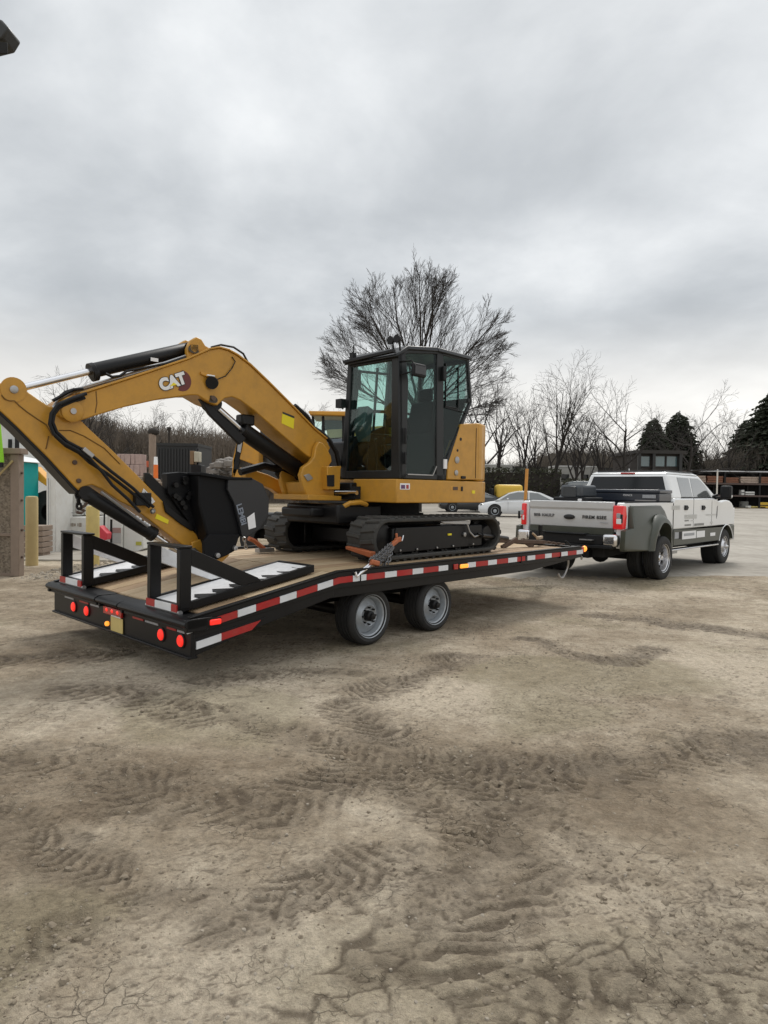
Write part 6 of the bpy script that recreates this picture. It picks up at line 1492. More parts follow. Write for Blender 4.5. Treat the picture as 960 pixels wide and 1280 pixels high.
# evergreens: whorls of drooping needle sprays round a tapered stem
def evergreen(label, px, ytop, Y, wpx, seed, pw=.85, n=900):
    g = gz(0, Y); Ht = hz_(px, ytop, Y) - g; R = wpx / FPX * Y
    e = thing('evergreen_tree', label, 'tree', (0, 0, 0), loc=(bx(px, Y), Y, g), group='evergreens beyond the yard')
    b = MB(); b.tube([(0, 0, -.2), (0, 0, Ht * .5), (0, 0, Ht)], [.3, .16, .02], 8); b.build('trunk', BARK, e)
    rg = random.Random(seed); b = MB()
    for i in range(n):
        f = (i / n) ** .72 ; z = Ht * (1 - f) + rg.uniform(-.2, .2); rr = R * (f ** pw) * rg.uniform(.55, 1.12) + .15; az = i * 2.399 + rg.random()
        c, s = math.cos(az), math.sin(az); tip = Vector((c * rr, s * rr, z - .25 * rr * rg.uniform(.3, 1.2)))
        inn = Vector((c * rr * .25, s * rr * .25, z + .1)); wdt = .22 + .12 * rr; side = Vector((-s, c, 0)) * wdt * rg.uniform(.5, 1)
        k = 4
        for q in range(k):     # several small jagged sprays along each bough
            a0 = inn.lerp(tip, q / k); a1 = inn.lerp(tip, (q + 1.25) / k); md = a0.lerp(a1, .45); dr = Vector((0, 0, -.16 * rg.random()))
            b.add([a0, md + side * (1 - q / k * .6) + dr, a1, md - side * (1 - q / k * .6) + dr], [(0, 1, 2, 3)])
            b.add([a0, md + Vector((0, 0, -.22)), a1, md + Vector((0, 0, .10))], [(0, 1, 2, 3)])
    b.build('crown', NEED, e, smooth=0, recalc=False); return e
evergreen('left and smaller of the two evergreens behind the truck cab', 815, 524, 86, 34, 1, .5, 1500)
evergreen('right and taller of the two evergreens behind the truck cab', 846, 516, 88, 40, 2, .5, 1800)
evergreen('large dark evergreen cut by the right edge of the picture', 958, 492, 84, 72, 3, .72, 1900)
evergreen('dark evergreen partly behind the large one at the right edge', 930, 526, 90, 42, 4, .6, 1300)

# woodland: far brown wood, one mass of stems and twigs over a lumpy bank
def wood(name, label, spans, seed, col, n_stem=900):
    rg = random.Random(seed); b = MB()
    mt = pm(name + '_stems', tuple(c * 1.25 for c in col), .95, var=.45, scale=.25)
    for (x0, y0t, x1, y1t, Y) in spans:
        N = max(3, int((x1 - x0) / 5)); prev = None; rows = []
        for i in range(N + 1):
            px = x0 + (x1 - x0) * i / N; py = y0t + (y1t - y0t) * i / N + rg.uniform(-2.5, 2.5) + 5
            X_ = bx(px, Y); z = hz_(px, py, Y); g = gz(0, Y) - .3
            rows.append([(X_, Y - 3.5, g), (X_ + rg.uniform(-.4, .4), Y - 2.5 + rg.uniform(-.6, .6), g + (z - g) * .45), (X_ + rg.uniform(-.4, .4), Y - 1 + rg.uniform(-.6, .6), g + (z - g) * .8), (X_, Y + .5, z), (X_, Y + 5, g)])
        base = len(b.v)
        for r in rows: b.v += r
        for i in range(N):
            for k in range(4): a = base + i * 5 + k; b.f.append((a, a + 5, a + 6, a + 1))
        cnt = int(n_stem * (x1 - x0) / 100)
        for i in range(cnt):
            px = rg.uniform(x0, x1); f = (px - x0) / (x1 - x0); yt = y0t + (y1t - y0t) * f
            Yq = Y + rg.uniform(-5.5, 1); zt = hz_(px, yt + rg.gauss(0, 5) + 1.5 - (Yq - Y) * .2, Yq); X_ = bx(px, Yq); z0 = zt - rg.uniform(1.2, 6.0)
            h = max(.5, zt - z0); ln = rg.gauss(0, .22) * h; r = rg.uniform(.015, .045)
            p0 = Vector((X_, Yq, z0)); p1 = Vector((X_ + ln, Yq + rg.gauss(0, .2), zt)); b.tube([p0, p1], [r, r * .3], 3, cap=False)
            for q in range(3):
                s = p0.lerp(p1, rg.uniform(.3, .95)); b.tube([s, s + Vector((rg.gauss(0, .55), rg.gauss(0, .3), rg.uniform(.3, 1.0)))], [r * .6, r * .2], 3, cap=False)
    o = b.build(name, mt, None, smooth=0, recalc=False); tag(o, label, None, kind='stuff'); return o
wood('far_wood', 'brown leafless wood lining the far side of the yard', [(560, 577, 640, 582, 92), (640, 579, 672, 574, 90), (672, 566, 700, 560, 88), (700, 560, 790, 564, 88), (790, 566, 880, 576, 90), (880, 572, 1010, 552, 86), (1010, 545, 1080, 560, 86)], 4, (.10, .085, .068), 620)
wood('wooded_bank', 'dense brown brush on the bank seen under the boom', [(60, 510, 118, 522, 62), (118, 522, 150, 534, 60), (150, 536, 235, 540, 62), (235, 541, 300, 546, 62), (300, 547, 380, 562, 64), (380, 564, 440, 572, 66), (440, 575, 560, 578, 70)], 9, (.135, .113, .092), 800)
wood('wooded_bank_left', 'brown brush behind the shed at the left edge', [(-90, 520, -10, 530, 60), (-10, 530, 60, 515, 62)], 12, (.085, .07, .056), 300)

# hedge
def hedge(label, x0, x1, ytop, Y, seed, depth=1.6):
    e = thing('hedge', label, 'hedge', (0, 0, 0), loc=(bx((x0 + x1) / 2, Y), Y, gz(0, Y)))
    X0, X1 = bx(x0, Y) - e.location.x, bx(x1, Y) - e.location.x; Ht = hz_(x0, ytop, Y) - gz(0, Y); rg = random.Random(seed)
    b = MB(); b.box(X0 + .15, X1 - .15, -depth / 2 + .25, depth / 2 - .25, 0, Ht - .25); b.build('inner_branches', BARK, e)
    b = MB(); n = int(220 * (X1 - X0))
    for i in range(n):
        x = rg.uniform(X0, X1); face = rg.random()
        if face < .7: y = -depth / 2 + rg.uniform(-.12, .25); z = rg.uniform(0, Ht)
        else: y = rg.uniform(-depth / 2, depth / 2); z = Ht + rg.uniform(-.22, .12)
        s = rg.uniform(.05, .13); a = Vector((rg.gauss(0, 1), rg.gauss(0, 1), rg.gauss(0, 1))).normalized(); u = a.orthogonal().normalized() * s; v = a.cross(u).normalized() * s * .7; c = Vector((x, y, z))
        b.add([c - u, c - v, c + u, c + v], [(0, 1, 2, 3)])
    b.build('leaves', HEDG, e, smooth=0, recalc=False); return e
hedge('long dark clipped hedge behind the parked white sedan', 586, 700, 586, 50, 1)
hedge('dark hedge continuing behind the truck and its toolbox', 702, 835, 600, 49, 2)

# ---- building with blue glass behind the truck
BD = thing('office_building', 'low dark building with two blue-green glass panes and a flat roof behind the truck', 'building', (0, 0, 0), loc=(bx(822, 57), 57, gz(0, 57)))
def rel(px, py, Y, o): return Vector((bx(px, Y) - o.location.x, 0, hz_(px, py, Y) - o.location.z))
a = rel(795, 567, 57, BD); c = rel(848, 600, 57, BD)
b = MB(); b.box(a.x, c.x, 0, 6, 0, a.z); b.build('wall', pm('dark_wall_cladding', (.035, .028, .024), .8, var=.2), BD)
b = MB(); b.box(a.x - .25, c.x + .35, -.5, 6.3, a.z + .003, a.z + .28); b.build('roof', pm('dark_roof_edge', (.03, .026, .023), .7), BD)
PGL = pm('blue_green_pane', (.09, .15, .165), .12, var=.15, spec=1)
for x0, x1 in ((797.5, 811.5), (817, 830), (831, 845.5)):
    p, q = rel(x0, 569.5, 57, BD), rel(x1, 584, 57, BD)
    b = MB(); b.box(p.x, q.x, -.05, .0, q.z, p.z); f = b.build('window', pm('dark_frame', (.02, .02, .02), .5), BD)
    b = MB(); b.box(p.x + .07, q.x - .07, -.058, -.045, q.z + .07, p.z - .07); b.build('pane', PGL, f)
b = MB()
for x in (796, 814, 847): p = rel(x, 590, 57, BD); b.box(p.x - .12, p.x + .12, -.45, -.2, 0, a.z)
b.build('porch_post', pm('dark_frame', (.02, .02, .02), .5), BD)

# ---- pale store trailers / caravans beyond the hedge
def van_box(label, x0, x1, y0, y1, Y, col, nm='storage_trailer'):
    e = thing(nm, label, 'trailer', (0, 0, 0), loc=(bx((x0 + x1) / 2, Y), Y, gz(0, Y)))
    p, q = rel(x0, y0, Y, e), rel(x1, y1, Y, e)
    b = MB(); b.box(p.x, q.x, 0, 2.4, .6, p.z - .12); b.build('body', col, e, bevel=.05)
    b = MB(); b.box(p.x - .02, q.x + .02, -.02, 2.42, p.z - .118, p.z); b.build('roof', pm('pale_roof', (.62, .62, .60), .5), e, bevel=.03)
    b = MB()
    for s in (.35, .45): b.lathe((p.x + (q.x - p.x) * s, -.02, .4), (0, 1, 0), [(0, .001), (0, .4), (.22, .4), (.22, .001)], 16)
    b.build('wheel', TYRE, e)
    b = MB(); w_ = (q.x - p.x)
    for s in (.15, .6): b.box(p.x + w_ * s, p.x + w_ * (s + .18), -.012, 0, p.z * .62, p.z * .80)
    b.build('window', DGLS, e)
    return e
PALB = pm('pale_van_side', (.42, .42, .40), .6, var=.15, scale=2, dirt=.3)
van_box('pale box trailer seen left of the truck cab between the tree trunks', 693, 747, 582, 600, 58, PALB)
van_box('pale trailer roof just above the hedge behind the excavator counterweight', 598, 640, 580, 600, 60, PALB)

# ---- storage racks at the right
RK = thing('storage_rack', 'long dark storage rack loaded with stacked brown and reddish goods at the right edge', 'rack', (0, 0, 0), loc=(bx(920, 66), 66, gz(0, 66)))
RY = 66; g = RK.location.z
X0 = rel(862, 600, RY, RK).x; X1 = rel(1010, 600, RY, RK).x; zs = [rel(900, y, RY, RK).z for y in (593.0, 603.5, 618.5, 631)]
b = MB()
for x in np.arange(X0, X1, 3.4): b.box(x - .09, x + .09, 0, .18, 0, zs[0] + .3); b.box(x - .09, x + .09, 2.2, 2.38, 0, zs[0] + .3)
b.build('upright', BLKM, RK)
b = MB()
for z in (zs[1], zs[2]): b.box(X0, X1, -.05, 2.4, z - .16, z)
b.box(X0, X1, -.1, 2.5, zs[0] + .25, zs[0] + .36)
b.build('shelf', pm('rack_steel', (.10, .07, .06), .7, var=.2), RK)
b = MB(); b.box(X0, X1, 2.6, 2.8, 0, zs[0] + .2); b.build('back_panel', DARK, RK)
b = MB(); b.box(X0, X1, -.16, -.10, zs[0] + .26, zs[0] + .36); b.build('top_rail', pm('pale_rail', (.55, .56, .58), .5), RK)
rg = random.Random(12); cols = [('tan_goods', (.42, .33, .27)), ('orange_goods', (.42, .16, .05)), ('brown_goods', (.22, .10, .06)), ('maroon_goods', (.20, .06, .06)), ('pink_goods', (.42, .27, .26)), ('pale_goods', (.50, .45, .42))]
x = X0 + .3; k = 0; stacks = []
names = {}
while x < X1 - .8:
    wdt = rg.uniform(.7, 2.0); ht = rg.uniform(.5, .78); f = (x - X0) / (X1 - X0)
    nm, c_ = rg.choice(cols[:3] if .08 < f < .45 else cols[2:]) if f > .08 else cols[0]
    e = thing('goods_stack', '', 'stack', (0, 0, 0), loc=(RK.location.x + x + wdt / 2, RY + 1.0, g + zs[1] + .004), group='goods stacked on the upper rack')
    e['label'] = '%s bundle of goods on the top shelf of the storage rack' % nm.split('_')[0]; stacks.append((e, nm))
    b = MB(); nl = 3
    for q in range(nl): b.box(-wdt / 2 + rg.uniform(0, .08), wdt / 2 - rg.uniform(0, .08), -.9, .9, ht * q / nl + .01, ht * (q + 1) / nl - .02)
    b.build('layers', pm(nm, c_, .8, var=.4, scale=4), e, bevel=.02)
    x += wdt + .08
ORD = ['leftmost', 'second', 'third', 'fourth', 'fifth', 'sixth', 'seventh', 'eighth', 'ninth']
for nm in set(n for _, n in stacks):
    L_ = [e for e, n in stacks if n == nm]
    if len(L_) > 1:
        for i, e in enumerate(L_): e['label'] = '%s %s bundle from the left on the top shelf of the storage rack' % ('first' if i == 0 else ORD[i], nm.split('_')[0])
for (px, py, w_, h_, nm, c_, lab) in ((938, 617, .9, .35, 'white_item', (.6, .6, .58), 'white items lying on the middle shelf of the storage rack'), (929, 617, .3, .5, 'white_item', (.6, .6, .6), 'small white canister on the middle shelf of the storage rack'),
                                   (958, 628, 1.1, .55, 'yellow_crate', (.66, .42, .04), 'yellow crate on the ground under the storage rack'), (945, 633, 2.0, .16, 'yellow_beam', (.62, .50, .16), 'pale yellow beam on the ground under the storage rack'),
                                   (932, 629, 1.0, .6, 'grey_drum', (.12, .12, .11), 'dark grey drum under the storage rack'), (933, 632, .3, .2, 'white_tin', (.8, .8, .75), 'small white tin in front of the dark drum under the rack')):
    p = rel(px, py, RY, RK); sh = 0.003 if py > 620 else zs[2] + .004
    e = thing(nm, lab, nm.split('_')[1] if '_' in nm else nm, (0, 0, 0), loc=(RK.location.x + p.x, RY + (.3 if nm != 'white_tin' else -.4), g + sh))
    b = MB(); b.box(-w_ / 2, w_ / 2, -.25, .25, 0, h_) if 'drum' not in nm else b.lathe((0, 0, 0), (0, 0, 1), [(0, .001), (0, .42), (h_, .42), (h_, .001)], 20); b.build('body', pm(nm + '_paint', c_, .6, var=.2), e, bevel=.03)
    b = MB(); b.box(-w_ / 2 - .01, w_ / 2 + .01, -.27, -.255, h_ * .4, h_ * .55); b.build('band', DARK, e)
# white post in front
WP = thing('white_post', 'slim white post standing before the storage rack beside the truck mirror', 'post', (0, 0, 0), loc=(bx(896, 50), 50, gz(0, 50)))
z = hz_(896, 588, 50) - gz(0, 50); b = MB(); b.cyl((0, 0, 0), (0, 0, z), .055, 12); b.build('post_tube', pm('post_white', (.66, .62, .56), .6), WP); b = MB(); b.sphere((0, 0, z), .07, 8); b.build('post_cap', STEEL, WP)
# dark fence behind the racks
FN = thing('yard_fence', 'low dark fence running along the far side of the yard behind the truck', 'fence', (0, 0, 0), loc=(bx(800, 78), 78, gz(0, 78)))
b = MB(); Xa, Xb = rel(640, 600, 78, FN).x, rel(1040, 600, 78, FN).x; zt = rel(900, 587, 78, FN).z
for x in np.arange(Xa, Xb, 2.4): b.box(x - .08, x + .08, -.08, .08, 0, zt + .1)
b.build('post', BLKM, FN)
x = Xa
pan = MB(); pan.box(.08, 2.32, -.03, .03, .1, zt); pm_ = pan.build('fence_panel', pm('fence_screen', (.018, .017, .016), .9, var=.2), FN)
pm_.location.x = Xa; k = 1
while Xa + k * 2.4 < Xb - 2.4:
    c_ = pm_.copy(); COL.objects.link(c_); c_.location.x = Xa + k * 2.4; k += 1

# ---- left: shed, portable toilet, posts, tanks
SH = thing('board_enclosure', 'weathered particle board enclosure with timber post and cap at the left edge', 'shed', (0, 0, 0), loc=(-6.68, 12.5, 0))
zt = 2.30; OX = -6.68
b = MB(); b.box(-1.9, -.10, -.01, .01, .78, zt - .02); b.build('board_panel', OSB, SH)
b = MB(); b.box(-1.9, -.10, -.012, .008, .02, .74); b.build('board_panel', OSB, SH)
b = MB(); b.box(-1.9, -.08, -.05, .03, .735, .79); b.build('rail', WOODG, SH, bevel=.006)
b = MB(); b.box(-1.9, -.06, -.05, .03, .0, .05); b.build('rail', WOODG, SH, bevel=.006)
b = MB(); b.box(-.16, .0, -.08, .10, 0, zt - .06); b.build('post', WOODG, SH, bevel=.008)
b = MB(); b.box(-2.0, .06, -.12, .14, zt - .055, zt + .05); b.build('cap_beam', WOODG, SH, bevel=.01)
b = MB()
for z in (.35, .85, 1.4, 1.9): b.lathe((0, -.0, z), (1, 0, 0), [(0, .025), (.03, .02), (.03, .001)], 8)
b.build('bolt', RUST, SH)
b = MB(); b.beam((-.45, -.10, 1.75), (-.10, -.10, 2.12), .035, .02, up=(0, 1, 0)); b.build('loose_lath', WOODY, SH)
LB = thing('lime_banner', 'bright lime green cloth hanging at the very left edge above the board enclosure', 'banner', (0, 0, 0), loc=(PY(2, 560, 12.2).x, 12.2, 0))
a, c = PY(-14, 530, 12.2), PY(4.2, 578, 12.2); b = MB()
pts = [(a.x - LB.location.x, 0, a.z), (c.x - LB.location.x - .06, 0, a.z), (c.x - LB.location.x, 0, c.z), (a.x - LB.location.x, 0, c.z)]
b.prism(pts, (0, .03, 0)); b.build('cloth', LIME, LB, bevel=.004)
b = MB(); b.box(a.x - LB.location.x, c.x - LB.location.x - .02, -.01, .04, c.z - .09, c.z - .003); b.build('hem', BLKP, LB); b = MB(); b.cyl((a.x - LB.location.x + .1, .05, 0), (a.x - LB.location.x + .1, .05, a.z + .1), .03, 8); b.build('pole', STEEL, LB)
WB = thing('white_building', 'white walled building with a dark flue above the board enclosure at the left', 'building', (0, 0, 0), loc=(PY(10, 600, 30).x, 30, gz(0, 30)))
a, c = rel(-60, 528, 30, WB), rel(23.5, 600, 30, WB); b = MB(); b.box(a.x, c.x, 0, 3, 0, a.z); b.build('wall', pm('white_wall', (.62, .64, .64), .6, var=.06), WB)
b = MB(); b.box(a.x, c.x + .1, -.15, 3.1, a.z + .003, a.z + .12); b.build('roof', pm('pale_roof', (.62, .62, .60), .5), WB)
p = rel(13.5, 552, 30, WB); b = MB(); b.box(p.x - .06, p.x + .06, -.1, -.003, p.z - .45, p.z + .1); b.build('flue', BLKP, WB)
p = rel(23, 552, 30, WB); b = MB(); b.box(p.x - .1, p.x + .05, -.1, -.003, 0, a.z); b.build('corner_pipe', BLKP, WB)

PT_ = thing('portable_toilet', 'teal portable toilet with a white roof behind the board enclosure', 'portable toilet', (0, 0, 0), loc=(PY(36, 640, 21).x - .35, 21.3, gz(0, 21)))
a, c = rel(20, 577, 21, PT_), rel(46, 672, 21, PT_); hh = rel(30, 577, 21, PT_).z
b = MB(); b.box(-1.2, -.08, 0, 1.15, .10, hh); b.build('cabin', TEAL, PT_, bevel=.03)
b = MB(); b.box(-1.1, -.18, -.02, .0, .2, hh - .15); d_ = b.build('door', pm('teal_door', (.0, .26, .255), .4, var=.06), PT_, bevel=.008)
b = MB()
for x in (-.5, -.25): b.box(x - .02, x + .02, -.035, -.021, .3, hh - .25)
b.build('door_rib', TEAL, d_)
b = MB(); b.prism([(-1.28, -.08, hh + .003), (-.0, -.08, hh + .003), (-.16, -.0, hh + .14), (-.70, .0, hh + .24)], (0, 1.3, 0)); b.build('roof', pm('white_plastic', (.75, .76, .76), .4), PT_, bevel=.03)
b = MB(); b.box(-1.24, -.04, -.05, 1.2, 0, .10); b.build('base', BLKP, PT_)
b = MB(); b.box(-.55, -.35, -.03, -.021, hh - .55, hh - .20); b.build('notice', WSTK, PT_)

def bollard(label, px0, px1, py0, py1, Y, mt, sq=False, name='bollard', tilt=0.0):
    x0, x1 = bx(px0, Y), bx(px1, Y); r = (x1 - x0) / 2; e = thing(name, label, 'bollard', (0, 0, 0), loc=((x0 + x1) / 2, Y, 0)); z = hz_(px0, py0, Y)
    b = MB()
    b.lathe((0, 0, 0), (0, 0, 1), [(-.1, r), (z * .5, r * 1.0), (z - .05, r), (z - .01, r * .9), (z, r * .5), (z, .001)], 24); b.build('shaft', mt, e); return e
bollard('round pale timber bollard beside the board enclosure', 32.5, 47, 620, 708, 14.2, WOODY, name='timber_bollard')
bollard('yellow painted bollard before the white tanks, behind the far ramp', 108, 124, 632, 710, 14.4, YPOST)

WC = thing('white_cabinet', 'tall plain white cabinet between the timber bollard and the tanks', 'cabinet', (0, 0, 0), loc=(bx(68, 17), 17, 0))
z = hz_(68, 588, 17); b = MB(); b.prism([(bx(58, 17) - WC.location.x, 0, 0), (bx(77, 17) - WC.location.x, -.3, 0), (bx(79.5, 17) - WC.location.x, .5, 0), (bx(61, 17) - WC.location.x, 1.0, 0)], (0, 0, z)); b.build('body', WTANK, WC, bevel=.015)
b = MB(); b.prism([(bx(58, 17) - WC.location.x - .05, -.05, z + .002), (bx(77, 17) - WC.location.x, -.36, z + .002), (bx(79.5, 17) - WC.location.x + .05, .55, z + .002), (bx(61, 17) - WC.location.x, 1.05, z + .002)], (0, 0, .06)); b.build('cap', WTANK, WC, bevel=.01)
b = MB(); b.box(bx(64, 17) - WC.location.x, bx(64.6, 17) - WC.location.x, -.16, -.14, .2, z - .2); b.build('door_seam', GSTK, WC)
TN = thing('fuel_tank_station', 'white fuel tank with a flat ledge and a faded sign behind the far ramp', 'tank', (0, 0, 0), loc=(bx(95, 17.4), 17.4, 0))
Yt = 17.4
def R2(px, py): return rel(px, py, Yt, TN)
a, c = R2(79, 615), R2(109, 690)
b = MB(); b.box(a.x, c.x, 0, 1.6, .12, R2(90, 646).z); b.build('tank_body', WTANK, TN, bevel=.03)
b = MB(); b.box(a.x, R2(94, 615).x, .25, 1.3, R2(90, 645).z, a.z); b.build('upper_cabinet', WTANK, TN, bevel=.02)
b = MB(); b.box(R2(94.3, 615).x, c.x, .5, 1.4, R2(90, 645).z, a.z - .1); b.build('upper_cabinet', WTANK, TN, bevel=.02)
b = MB(); b.box(a.x, c.x + .05, -.08, 1.65, .0, .12); b.build('plinth', pm('dark_plinth', (.06, .06, .055), .8), TN)
b = MB(); z_ = R2(93, 656).z
for f0, f1, hh_ in ((84, 86.5, .10), (87.3, 89.5, .08), (90.2, 92, .09), (92.7, 94.6, .07), (97, 98.2, .08), (98.9, 102, .10)): b.box(R2(f0, 0).x, R2(f1, 0).x, -.008, -.001, z_ - hh_ / 2, z_ + hh_ / 2)
b.build('worn_print', pm('worn_tank_print', (.30, .26, .21), .6, var=.5, scale=30), TN)
b = MB(); b.tube([(R2(90, 640).x, -.02, R2(90, 641).z), (R2(95, 641).x, -.02, R2(95, 641).z), (R2(95.5, 628).x, -.02, R2(95, 628).z)], .015, 6); b.build('pipe', STEEL, TN)
HK = thing('hanging_hook', 'rusty chain hook dangling from the underside of the stick', 'hook', (2.56, 1.43, 1.2), line=True)
q = [PW(97, 616, 1.45), PW(97, 628, 1.45), PW(99, 636, 1.45), PW(101, 644, 1.45)]
b = MB(); chain(b, q[0], q[2], .07, .012); b.build('chain', BLKM, HK); b = MB(); b.tube([q[2], q[2] + Vector((.05, 0, -.02)), q[3] + Vector((0, 0, .02)), q[3] + Vector((-.04, 0, .03))], .016, 6); b.tube([q[2], PW(106, 632, 1.45), PW(109, 628, 1.45)], .014, 6); b.build('hook', RUST, HK)
# pump cabinet with grey notice and yellow label
PC = thing('pump_cabinet', 'white pump cabinet with a grey notice and a small yellow-green label', 'cabinet', (0, 0, 0), loc=(bx(145, 17.2), 17.2, 0)); Yt = 17.2
def R3(px, py): return rel(px, py, 17.2, PC)
b = MB(); b.box(R3(134, 0).x, R3(152, 0).x, 0, 1.2, .05, R3(140, 636).z); b.build('cabinet_body', WTANK, PC, bevel=.02)
b = MB(); b.prism([(R3(152.3, 0).x, .12, R3(0, 692).z), (R3(168, 0).x, .12, R3(0, 689).z), (R3(177, 0).x, .12, R3(0, 684).z), (R3(177, 0).x, .12, R3(0, 655).z), (R3(152.3, 0).x, .12, R3(0, 652).z)], (0, .8, 0)); b.build('cabinet_extension', WTANK, PC, bevel=.02)
b = MB(); b.box(R3(138, 0).x, R3(151.5, 0).x, -.012, -.001, R3(0, 677).z, R3(0, 657.5).z); b.build('notice', pm('faded_notice', (.42, .42, .41), .6, var=.15, scale=20), PC)
b = MB(); b.box(R3(138, 0).x, R3(151.5, 0).x, -.016, -.013, R3(0, 664).z, R3(0, 657.5).z); b.build('notice_header', pm('pinkish_notice', (.35, .22, .20), .6, var=.3, scale=20), PC)
b = MB(); b.box(R3(168, 0).x, R3(175, 0).x, .108, .119, R3(0, 679.5).z, R3(0, 675).z); b.build('label', pm('yellow_green_label', (.42, .40, .06), .5), PC)
b = MB(); b.tube([(R3(131, 0).x, -.05, .2), (R3(132, 0).x, -.06, 1.2), (R3(130, 0).x, -.05, 1.6), (R3(136, 0).x, -.03, 1.68)], .02, 6); b.build('hose', BLKP, PC)
b = MB(); b.box(R3(150, 0).x, R3(185, 0).x, .0, 1.0, 0, R3(0, 689).z); b.build('dark_base', DARK, PC)
FE = thing('fire_extinguisher', 'red covered fire extinguisher beside the yellow bollard', 'fire extinguisher', (0, 0, 0), loc=(bx(128, 16.6), 16.6, 0)); 
def R4(px, py): return rel(px, py, 16.6, FE)
b = MB(); b.prism([(R4(123, 0).x, 0, R4(0, 674).z), (R4(133, 0).x, 0, R4(0, 673).z), (R4(134, 0).x, 0, R4(0, 665).z), (R4(124, 0).x, 0, R4(0, 655).z)], (0, .3, 0)); b.build('cover', pm('faded_red_plastic', (.55, .04, .06), .5), FE, bevel=.02)
b = MB(); b.box(R4(124, 0).x, R4(131, 0).x, .03, .25, R4(0, 680).z, R4(0, 674.5).z); b.build('cylinder', pm('deep_red', (.22, .01, .015), .4), FE, bevel=.03)
b = MB(); b.cyl((R4(132, 0).x, .35, 0), (R4(132, 0).x, .35, R4(0, 648).z), .03, 8); b.build('stand', BLKM, FE)
# timber cribbing by the bollard
CR = thing('timber_stack', 'low stack of pale planks behind the timber bollard', 'timber stack', (0, 0, 0), loc=(bx(52, 16), 16, 0))
for k in range(5):
    b = MB(); b.box(-.35 + .02 * (k % 2), .12, -.2, .3, .1 + k * .13, .1 + k * .13 + .115); b.build('plank', WOODG, CR, bevel=.01)
b = MB(); b.box(-.3, .1, -.15, .2, 0, .1); b.build('bearer', WOODG, CR)
b = MB(); e = thing('concrete_pad', '', 'pad', (0, 0, 0)); 
bpy.data.objects.remove(e)
b.box(bx(46, 16), bx(190, 16), 15.1, 19.5, -.1, .035); o = b.build('concrete_pad', CONC, None, bevel=.02); o['kind'] = 'structure'; o['label'] = 'grey concrete pad under the white tanks'

# yellow loader behind the toilet
LD = thing('wheel_loader', 'orange-yellow loader partly hidden between the portable toilet and the white cabinet', 'loader', (0, 0, 0), loc=(bx(52, 22.5), 22.5, gz(0, 22)))
def R5(px, py): return rel(px, py, 22.5, LD)
b = MB(); b.prism([(R5(42, 0).x, 0, R5(0, 582).z), (R5(60, 0).x, 0, R5(0, 600).z), (R5(62, 0).x, 0, R5(0, 610).z), (R5(42, 0).x, 0, R5(0, 596).z)], (0, .5, 0)); b.build('lift_arm', pm('orange_yellow_paint', (.74, .35, .03), .45, var=.08), LD, bevel=.03)
b = MB(); b.box(R5(46, 0).x, R5(66, 0).x, .6, 2.6, .5, R5(0, 612).z); b.build('body', YEL2, LD, bevel=.05)
b = MB(); b.lathe((R5(57, 0).x, .3, .75), (0, 1, 0), [(0, .3), (0, .75), (.5, .75), (.5, .3)], 28); b.build('wheel', TYRE, LD)
b = MB(); b.box(R5(48, 0).x, R5(62, 0).x, .55, 2.0, R5(0, 612).z, R5(0, 588).z); b.build('cab', DARK, LD)

# ---- things seen through the gap under the boom
PB = thing('stone_pallet', 'pale pinkish pallet of stone blocks under the boom left of the orange barrier', 'pallet', (0, 0, 0), loc=(bx(162, 24), 24, gz(0, 24)))
def R6(px, py): return rel(px, py, 24, PB)
rg = random.Random(2); x0, x1 = R6(146, 0).x, R6(176, 0).x; z0, z1 = R6(0, 600).z, R6(0, 565).z; nz = 7
for r_ in range(nz):
    x = x0
    while x < x1 - .02:
        w_ = min(rg.uniform(.12, .26), x1 - x); hh = (z1 - .15) / nz
        b = MB(); b.box(x + .006, x + w_ - .006, rg.uniform(-.02, .01), .6, .15 + r_ * hh + .004, .15 + (r_ + 1) * hh - .004); b.build('stone', pm(rg.choice(['pink_stone', 'grey_stone', 'white_stone']), dict(pink_stone=(.42, .31, .28), grey_stone=(.36, .33, .31), white_stone=(.55, .50, .47))['pink_stone' if rg.random() < 2 else 'grey_stone'], .85, var=.35, scale=9), PB, bevel=.01, seg=1); x += w_
b = MB(); b.box(x0, x1, 0, .6, 0, .15); b.build('pallet_base', WOODG, PB)
OB = thing('orange_barrier', 'orange plastic barrier beside the stone pallet, under the boom', 'barrier', (0, 0, 0), loc=(bx(184, 25), 25, gz(0, 25)))
a, c = rel(174, 576, 25, OB), rel(192, 584, 25, OB); b = MB(); b.box(a.x, c.x, 0, .08, c.z, a.z); b.build('board', pm('faded_orange', (.66, .16, .08), .5), OB, bevel=.01); b = MB(); b.box(a.x + .1, a.x + .16, .09, .15, 0, a.z); b.box(c.x - .16, c.x - .1, .09, .15, 0, a.z); b.build('leg', pm('faded_orange', (.66, .16, .08), .5), OB)
TC = thing('traffic_cone', 'tall orange and white traffic marker beside the dark post under the boom', 'traffic cone', (0, 0, 0), loc=(bx(194.5, 23.5), 23.5, gz(0, 23.5)))
def R7(px, py): return rel(px, py, 23.5, TC)
b = MB(); b.lathe((0, 0, 0), (0, 0, 1), [(0, .001), (0, .10), (R7(0, 578).z, .075), (R7(0, 578).z, .001)], 14); b.build('lower_tube', pm('bright_orange', (.85, .18, .02), .45), TC)
b = MB(); b.lathe((0, 0, R7(0, 578).z + .002), (0, 0, 1), [(0, .001), (0, .073), (.27, .06), (.27, .001)], 14); b.build('white_sleeve', LGHT, TC); b = MB(); b.box(-.2, .2, -.2, .2, 0, .05); b.build('foot', BLKP, TC)
DP = thing('tree_stump_post', 'thick brown post with a knotted top standing under the boom', 'post', (0, 0, 0), loc=(bx(190.5, 24.3), 24.3, gz(0, 24)))
